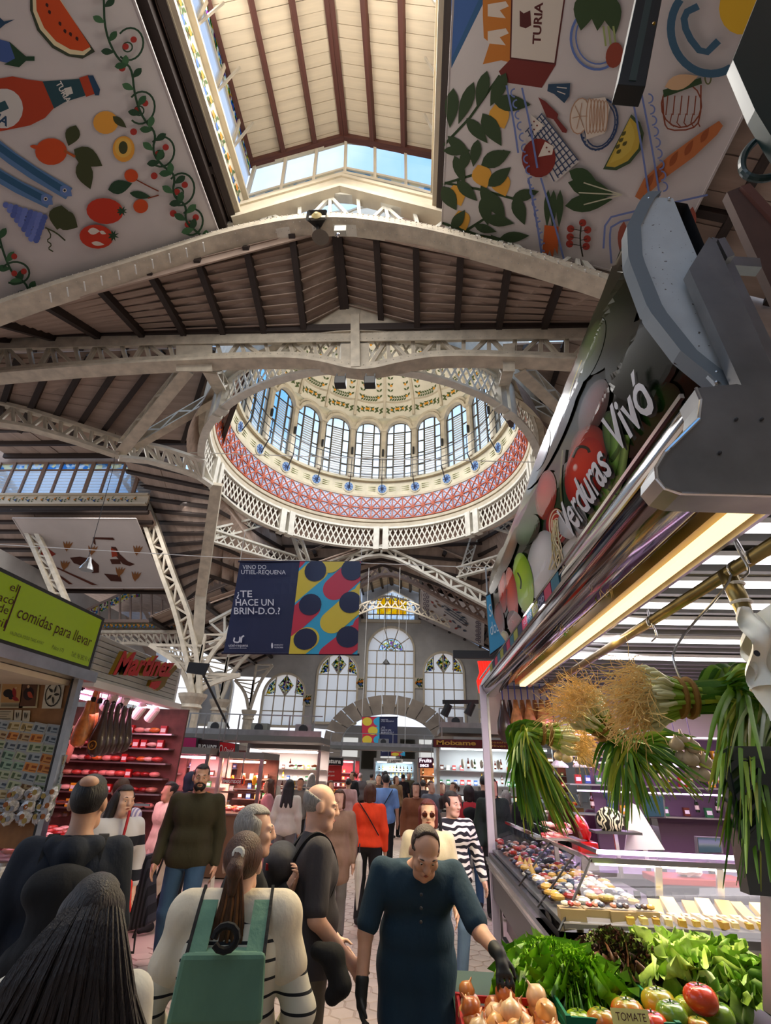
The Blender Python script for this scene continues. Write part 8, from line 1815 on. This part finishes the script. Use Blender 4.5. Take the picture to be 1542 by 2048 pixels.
# 3 long dark hair woman at the lower left
g,j,M_,hp=person('woman with very long loose black hair in a pale top, lower left corner',(-.98,1.85,0),PI+.25,1.54,.0105,hair_m=hdk,hairst='long',topm=whitec,top='blouse',sleeve=.9,hem=.8,legm=blk,shoem=shoeb,head=(-.05,.2,0))
b=MB();rr=random.Random(4)
for k in range(380):
 u=rr.uniform(-1,1);v=rr.uniform(0,1);a=hp(.088*u,.03+.065*math.sqrt(1-u*u),.03+.06*v-abs(u)*.04)
 m1=a+A3(u*.11,.06+.03*v,-.18);e=m1+A3(u*.2+rr.uniform(-.05,.05),rr.uniform(-.02,.06),-.30-rr.uniform(0,.18));
 b.tube(smoothpts([W(M_,a),W(M_,a+A3(u*.045,.05,-.06)),W(M_,m1),W(M_,e)],1),[.009,.011,.012,.012,.01,.004,.002,.002][:6]if False else.007,4,cap=False)
b.build('hair_strands',hdk,g)['kind']='stuff'
# 4 ponytail woman with sage backpack and white cardigan
g,j,M_,hp=person('woman with a long brown ponytail, sage green backpack and striped cream cardigan',(-.72,2.5,0),PI+.2,1.60,.0095,skin=SKINP,hair_m=hbrn,hairst='pony',topm=cardi,top='cardigan',sleeve=1,hem=.72,legm=denim,shoem=shoeb,build=1.25,head=(-.08,-.12,0),pose=dict(elL=(.31,.02,1.12),elR=(-.31,.02,1.12),wrL=(.24,-.16,.98),wrR=(-.24,-.16,.98)))
xpart('cardigan_yoke',[('c',j['shR']+A3(-.01,0,.02),j['shL']+A3(.01,0,.02),.088,.088),('c',j['shR'],j['shR']*.5+j['elR']*.5,.08,.075),('c',j['shL'],j['shL']*.5+j['elL']*.5,.08,.075),('c',j['chest']+A3(-.08,0,.02),j['chest']+A3(.08,0,.02),.13,.13)],.011,cream_,g,M_,.03)
c=j['chest']+A3(0,.21,-.1)
o_=MB().box((0,0,0),(.30,.14,.36));vs=np.array(o_.v);vs[:,0]*=1-(vs[:,2]+.18)*.25
b=MB();b.add([W(M_,c+v)for v in vs],o_.f);b.build('backpack',sage,g,bevel=.03)
b=MB();b.add([W(M_,c+A3(0,.07,.10)+v*A3(1.04,.25,.52))for v in vs],o_.f);b.build('backpack_flap',sage,g,bevel=.015)
MB().tube([W(M_,c+A3(.04*math.cos(t),.1,.24+.035*math.sin(t)))for t in[k*PI/6 for k in range(12)]],.012,6).build('carry_handle',blk,g)
for q in(-1,1):
 x=q*.1
 MB().sweep(smoothpts([W(M_,p)for p in(c+A3(x,.03,.15),A3(x,j['shL'][1]+.1,j['shL'][2]+.05),A3(x,j['shL'][1],j['shL'][2]+.11),A3(x*1.1,-.12,j['shL'][2]),A3(x*1.4,-.16,1.2))],2),.06,.016,nrm=tuple(M_[0]@A3(1,0,0))).build('strap',sage,g)
 MB().sweep(smoothpts([W(M_,p)for p in(c+A3(x+q*.035,.03,.15),A3(x+q*.035,j['shL'][1]+.1,j['shL'][2]+.052),A3(x+q*.035,j['shL'][1],j['shL'][2]+.112))],2),.012,.02,nrm=tuple(M_[0]@A3(1,0,0))).build('strap_edge',blk,g)
b=MB();rr=random.Random(9);b2=MB()
for k in range(150):
 u=rr.uniform(-1,1);w2=rr.uniform(-1,1);a=hp(.012*u,.128+.012*w2,.075)
 pts=[hp(.02*u,.085,.085),a,hp(.03*u,.155+.01*w2,.0),hp(.055*u,.145+.018*w2,-.14),hp(.085*u+.015,.15+.02*w2,-.28),hp(.08*u+.03+rr.uniform(-.02,.02),.15+.02*w2,-.42-rr.uniform(0,.12))]
 (b if k%3 else b2).tube(smoothpts([W(M_,p)for p in pts],1),.0055,4,cap=False)
b.build('ponytail_strands',hbrn,g)['kind']='stuff';b2.build('ponytail_highlights',hair('chestnut','7d4a22'),g)['kind']='stuff'
MB().lathe([(.02,-.008),(.027,0),(.02,.008)],W(M_,hp(0,.125,.072)),12,rot=Matrix.Rotation(1.2,3,'X')).build('hair_tie',whitec,g)
# 5 grey haired woman in profile
g,j,M_,hp=person('grey haired woman seen in profile, hand raised, between ponytail and charcoal polo',(-.88,3.15,0),PI*.62,1.66,.0105,skin=SKINP,hair_m=hgry,hairst='bob',topm=blk,top='jacket',sleeve=.95,legm=blk,shoem=shoeb,head=(.02,-.1,0),pose=dict(elL=(.2,-.12,1.16),wrL=(.13,-.27,1.32),handL=((-.3,-.3,.8),.9,(-.2,.6,.4))))
# 6 bald grey man with backpack
g,j,M_,hp=person('balding grey man in a charcoal polo with red and grey backpack',(-.60,3.55,0),PI*.60,1.77,.0105,skin=SKINP,hair_m=hgry,hairst='short',bald=1,belly=.02,topm=polo,top='polo_shirt',sleeve=.42,legm=FB('khaki','5a5448'),shoem=shoeg,build=1.12,head=(.12,-.05,0),pose=dict(elL=(.26,-.02,1.12),wrL=(.22,-.2,.92),elR=(-.25,-.0,1.12),wrR=(-.2,-.2,.93)))
backpack(g,j,M_,FB('pack_grey','46464a'),.014,1.0,col2=blk)
MB().bar(W(M_,(-.1,.27,1.34)),W(M_,(.1,.27,1.34)),.02,.03).build('red_piping',red,g)
tag(xpart('x',[('c',A3(-.42,3.25,1.0),A3(-.36,3.23,.9),.055,.05),('c',A3(-.40,3.25,1.0),A3(-.49,3.25,1.02),.05,.04),('c',A3(-.36,3.23,.9),A3(-.4,3.23,.86),.045,.04)],.012,blk,thing('cloth_bundle','black folded jacket bundled over the arm beside the ponytail woman','jacket',(0,0,0)),(np.eye(3),np.zeros(3)))).name='jacket_folds'
# 7 striped sweater woman with red bag
g,j,M_,hp=person('woman in a bold striped sweater carrying a bright red shoulder bag',(-2.62,5.05,0),.9,1.66,.0115,skin=SKINP,hair_m=hdk,hairst='long',topm=stripeW,top='sweater',sleeve=.85,legm=blk,shoem=shoeb,head=(0,.1,0),pose=dict(elR=(-.27,.0,1.12),wrR=(-.08,-.24,1.13),handR=((1,-.1,.1),1.1,(0,.5,.8)),elL=(.27,.03,1.15)))
MB().tube(smoothpts([W(M_,p)for p in((.02,-.13,1.46),(.0,-.165,1.3),(-.02,-.18,1.1),(-.02,-.19,.98))],1),.012,6).build('bag_strap',red,g)
bg_=thing('shoulder_bag','bright red fabric shoulder bag hanging in front of the striped sweater','bag',tuple(W(M_,(-.02,-.2,.7))))
xpart('pouch',[('c',A3(-.13,-.21,.93),A3(.1,-.21,.93),.04,.04),('c',A3(-.15,-.21,.76),A3(.12,-.21,.76),.05,.05),('c',A3(-.13,-.21,.93),A3(-.15,-.21,.76),.04,.05),('c',A3(.1,-.21,.93),A3(.12,-.21,.76),.04,.05),('c',A3(0,-.21,.9),A3(0,-.21,.78),.06,.07)],.01,flat('bag_red','c82410',.7),bg_,M_)
# 8 bearded man
g,j,M_,hp=person('bearded man in an olive sweater and blue jeans walking toward us',(-2.36,6.15,0),.12,1.85,.0115,hair_m=hblk,hairst='short',beard=hblk,belly=.012,topm=olive,top='sweater',sleeve=.97,hem=.84,legm=denim,shoem=shoeg,build=1.0,head=(.05,.25,0),pose=dict(knL=(.11,-.10,.50),anL=(.10,-.02,.09),knR=(-.12,-.02,.5),anR=(-.13,.12,.1),shL=(.21,0,1.41),shR=(-.21,0,1.41),elL=(.26,.05,1.12),wrL=(.27,-.0,.87),elR=(-.27,.04,1.12),wrR=(-.28,-.08,.88)))
tag(MB().box(W(M_,(.30,-.03,.74)),(.005,.1,.15),Matrix.Rotation(.2,3,'X')).build('paper_slip',whitec),'white paper slip held by the bearded man in jeans','paper')
# shopping trolley
t=thing('shopping_trolley','black checked shopping trolley pulled behind the bearded man','trolley',(-2.95,6.45,0))
tm=bandmat('trolley_check',[(.5,C('15161a')),(.5,C('3a3a40'))],0,.04)
b=MB().box((-2.95,6.4,.62),(.34,.26,.62),Matrix.Rotation(-.25,3,'Y'));b.build('bag',tm,t,bevel=.03)
MB().tube([(-3.05,6.3,.25),(-3.07,6.3,.15),(-2.8,6.3,.15),(-2.82,6.3,.3)],.012,6).tube([(-2.95,6.55,.2),(-2.75,6.55,1.05)],.012,6).build('frame',black,t)
for y in(6.28,6.55):MB().lathe([(.03,-.02),(.085,-.02),(.085,.02),(.03,.02)],(-3.05,y,.085),16,rot=Matrix.Rotation(PI/2,3,'X')).build('wheel',dark,t)
# 9 zebra jumper woman
g,j,M_,hp=person('woman in a zebra striped jumper and light jeans by the glass counter',(.40,6.35,0),.25,1.66,.0115,skin=SKINP,hair_m=hdk,hairst='pony',topm=zebra,top='jumper',sleeve=.95,legm=denl,shoem=shoen,head=(.08,.55,0),pose=dict(knL=(.1,-.02,.5),anL=(.08,.05,.09),knR=(-.1,.06,.5),anR=(-.14,.2,.12),elR=(-.26,-.02,1.13),wrR=(-.13,-.2,1.04),elL=(.29,.02,1.13),wrL=(.32,-.08,.90)))
b=MB();b.tube(smoothpts([W(M_,p)for p in((-.17,.08,1.43),(-.17,-.02,1.49),(-.16,-.13,1.36),(-.2,-.13,1.1))],2),.02,6).build('shoulder_strap',blk,g)
# 10 orange sweater woman (back)
g,j,M_,hp=person('woman in a bright orange sweater and black trousers walking away',(-.66,8.4,0),PI-.05,1.66,.014,hair_m=hbrn,hairst='bob',topm=orange,top='sweater',sleeve=.97,hem=.92,legm=blk,shoem=shoeb,pose=dict(knL=(.1,-.1,.52),anL=(.1,.1,.1)))
MB().tube([W(M_,p)for p in((.17,.06,1.44),(.0,.15,1.25),(-.16,.12,1.02))],.008,5).build('bag_strap',blk,g)
# 11 blue shirt man
g,j,M_,hp=person('man in a sky blue shirt with a black crossbody strap, walking away',(-.62,12.2,0),PI,1.76,.018,hair_m=hblk,hairst='short',topm=skyb,top='shirt',sleeve=.45,legm=blk,shoem=shoeb)
MB().bar(W(M_,(-.15,.13,1.47)),W(M_,(.14,.16,1.0)),.05,.012).build('bag_strap',blk,g)
# 12 red haired woman in sunglasses behind the vendor
g,j,M_,hp=person('auburn haired woman in large sunglasses directly behind the teal vendor',(.12,5.35,0),.0,1.62,.0115,skin=SKINP,hair_m=hred,hairst='bob',topm=cream_,top='top',sleeve=.9,legm=blk,shoem=shoeb)
for q in(-1,1):MB().ball(W(M_,hp(q*.034,-.098,.005)),(.027,.008,.022),12,6).build('sunglass_lens',flat('lens_brown','3a1a10',.1),g)
# 13-20 middle distance
def P_(label,px,py,Y,H,yaw,vox=.018,**k):
 p=PY(px,py,Y);return person(label,(p.x,Y,0),yaw,H,vox,**k)
g,j,M_,hp=P_('man in a pinstriped shirt with a backpack, at the ham stall',237,1600,5.6,1.70,PI+.3,.015,hair_m=hbrn,hairst='short',topm=pin,top='shirt',sleeve=.5,legm=denim,shoem=shoeb,skin=SKINP)
backpack(g,j,M_,FB('pack_taupe','5a5350'),.018,1)
P_('person in a dark blue hooded coat facing the fruit stalls',375,1590,8.2,1.74,PI-.3,.018,hair_m=FB('navy_hood','1d2a3a'),hairst='bob',topm=FB('navy_hood','1d2a3a'),top='coat',legm=blk,shoem=shoeb)
P_('dark haired woman in a sleeveless white dress behind the striped sweater',338,1590,7.6,1.62,-.6,.018,hair_m=hdk,hairst='bun',topm=cream_,top='dress',sleeve=.05,hem=.5,legm=cream_,shoem=shoeb,skirt=True)
P_('brown haired woman in a pale pink top near the butcher counters',538,1575,11.0,1.62,-1.2,.02,hair_m=hbrn,hairst='long',topm=pink,top='top',legm=pink,shoem=shoeb)
P_('tall woman in white standing before the meat display',541,1555,12.5,1.72,.3,.02,hair_m=hbrn,hairst='bun',topm=whitec,top='coat',legm=grayc,shoem=shoeb)
P_('woman with long black hair and white blouse seen from behind',578,1580,10.2,1.64,PI,.02,hair_m=hblk,hairst='long',topm=whitec,top='blouse',legm=grayc,shoem=shoeb)
g,j,M_,hp=P_('person in a beige floral coat holding a folded white umbrella',678,1600,7.6,1.60,.1,.016,hair_m=hbrn,hairst='bob',topm=FB('floral_beige','8a6f5e'),top='coat',hem=.6,legm=grayc,shoem=shoeb,skin=SKINP)
u=thing('folded_umbrella','folded white umbrella hanging beside the orange sweater woman','umbrella',tuple(W(M_,(.3,-.08,.3))))
MB().lathe([(.004,0),(.012,.03),(.05,.35),(.045,.5),(.015,.58)],W(M_,(.3,-.08,.32)),10).build('canopy',whitec,u);MB().tube([W(M_,(.3,-.08,.88)),W(M_,(.3,-.08,1.0))],.008,6).build('handle',dark,u)
P_('curly haired woman in a brown jacket walking toward us',832,1580,10.4,1.66,0,.018,hair_m=hdk,hairst='bob',topm=brown,top='jacket',legm=denim,shoem=shoeb)
g,j,M_,hp=P_('person in a red shirt with a black backpack near the cheese counter',938,1590,9.6,1.66,PI,.018,hair_m=hdk,hairst='bob',topm=red,top='shirt',sleeve=.5,legm=denim,shoem=shoeb)
backpack(g,j,M_,blk,.02,.8)
P_('dark haired man in black, tall, at the corner of the steel counter',968,1570,11.5,1.80,PI,.02,hair_m=hblk,hairst='short',topm=blk,top='coat',legm=blk,shoem=shoeb)
# seen through the right stall
for lb,px,Y,H,hm,tm_,yaw in(('man in a dark green coat seen past the white counter post',985,9.0,1.78,hblk,FB('bottle_green','16241d'),.2),('grey haired person in a taupe cardigan past the white post',1013,10.5,1.58,hgry,FB('taupe','6d5b55'),PI),('shopper in a black coat behind the garlic shoots',1052,10.0,1.68,hbrn,blk,0),('shopper in plum deep inside the right stalls',1195,9.5,1.62,hdk,purple,0),('red haired shopper past the hanging shoots',1120,11,1.66,hred,FB('rust','6a3022'),.4)):
 P_(lb,px,1600,Y,H,yaw,.022,hair_m=hm,hairst='bob',topm=tm_,top='coat',legm=blk,shoem=shoeb)
 # the crowd: a few built bodies copied with their own clothes
protos=[]
for k,(hs_,yw,tp)in enumerate((('short',0,'shirt'),('long',PI,'jacket'),('bob',.5,'coat'),('short',PI,'jacket'),('pony',-.8,'shirt'),('bun',PI+.4,'coat'))):
 protos.append(dict(hairst=hs_,yaw=yw,top=tp,sleeve=(.5,1,1)[k%3]))
crowd=[(600,1578,13,1.62,'grey sweater','6b6a68',hbrn),(622,1572,15,1.70,'dark coat','1b1b20',hgry),(640,1580,17,1.6,'white blouse','b8b4ac',hblond),(696,1578,14.5,1.62,'pale pink blouse','b08a88',hdk),(705,1566,18,1.76,'black coat','17171b',hbrn),(720,1574,21,1.70,'grey jacket','55555a',hgry),(757,1572,16,1.72,'brown coat','4f3a2c',hbrn),(770,1568,20,1.8,'navy jacket','1b2436',hblk),(792,1574,18,1.68,'tan coat','7d684f',hbrn),(806,1576,22,1.7,'black hooded coat','141418',hblk),(818,1572,24,1.74,'olive jacket','3f3d2a',hgry),(846,1580,15,1.64,'dark dress','241c22',hdk),(862,1578,12.5,1.66,'grey patterned blouse','5d6068',hbrn),(876,1576,17,1.7,'rust sweater','7a3a26',hgry),(884,1582,13.5,1.62,'black cardigan','1a181c',hred),(900,1576,19,1.72,'beige coat','8d7d66',hgry),(908,1582,13,1.64,'peach shirt','a87668',hbrn),(922,1576,16,1.7,'sky blue shirt','5a84b4',hbrn),(938,1574,20,1.74,'dark jacket','202228',hblk),(955,1570,15,1.76,'blue denim shirt','3d5f86',hgry),(660,1586,12.5,1.6,'maroon jacket','4c2026',hbrn),(742,1580,24,1.66,'cream jacket','9d9484',hdk)]
built={}
where=['left edge of the aisle crowd','far aisle crowd left of centre','far aisle crowd','crowd under the small banner','right half of the far crowd','crowd under the wine red sign']
for k,(px,py,Y,H,what,hx,hm)in enumerate(crowd):
 pr_=protos[k%6];p=PY(px,py,Y);key=k%6;hn=hm.name.replace('hair_','')
 lb='%s haired shopper in a %s, %s'%(hn,what,where[min(5,max(0,int((px-590)/62)))])
 tm_=FB('crowd_'+hx,hx)
 if key not in built:
  g,j,M_,hp=person(lb,(p.x,Y,0),pr_['yaw'],H,.024,'shoppers in the far aisle',hair_m=hm,hairst=pr_['hairst'],topm=tm_,top=pr_['top'],sleeve=pr_['sleeve'],legm=blk,shoem=shoeb);built[key]=(g,H)
 else:
  s0,H0=built[key];g=s0.copy();COL.objects.link(g);g.location=(p.x,Y,0);sc=H/H0;g.scale=(sc,sc,sc);g.rotation_euler=(0,0,(k*.7)%1.2-.6);g['label']=lb
  for ch in list(s0.children):
   c_=ch.copy();COL.objects.link(c_);c_.parent=g
   nm=ch.name.split('.')[0]
   if nm in('shirt','jacket','coat','hair'):
    c_.material_slots[0].link='OBJECT';c_.material_slots[0].material=hm if nm=='hair' else tm_
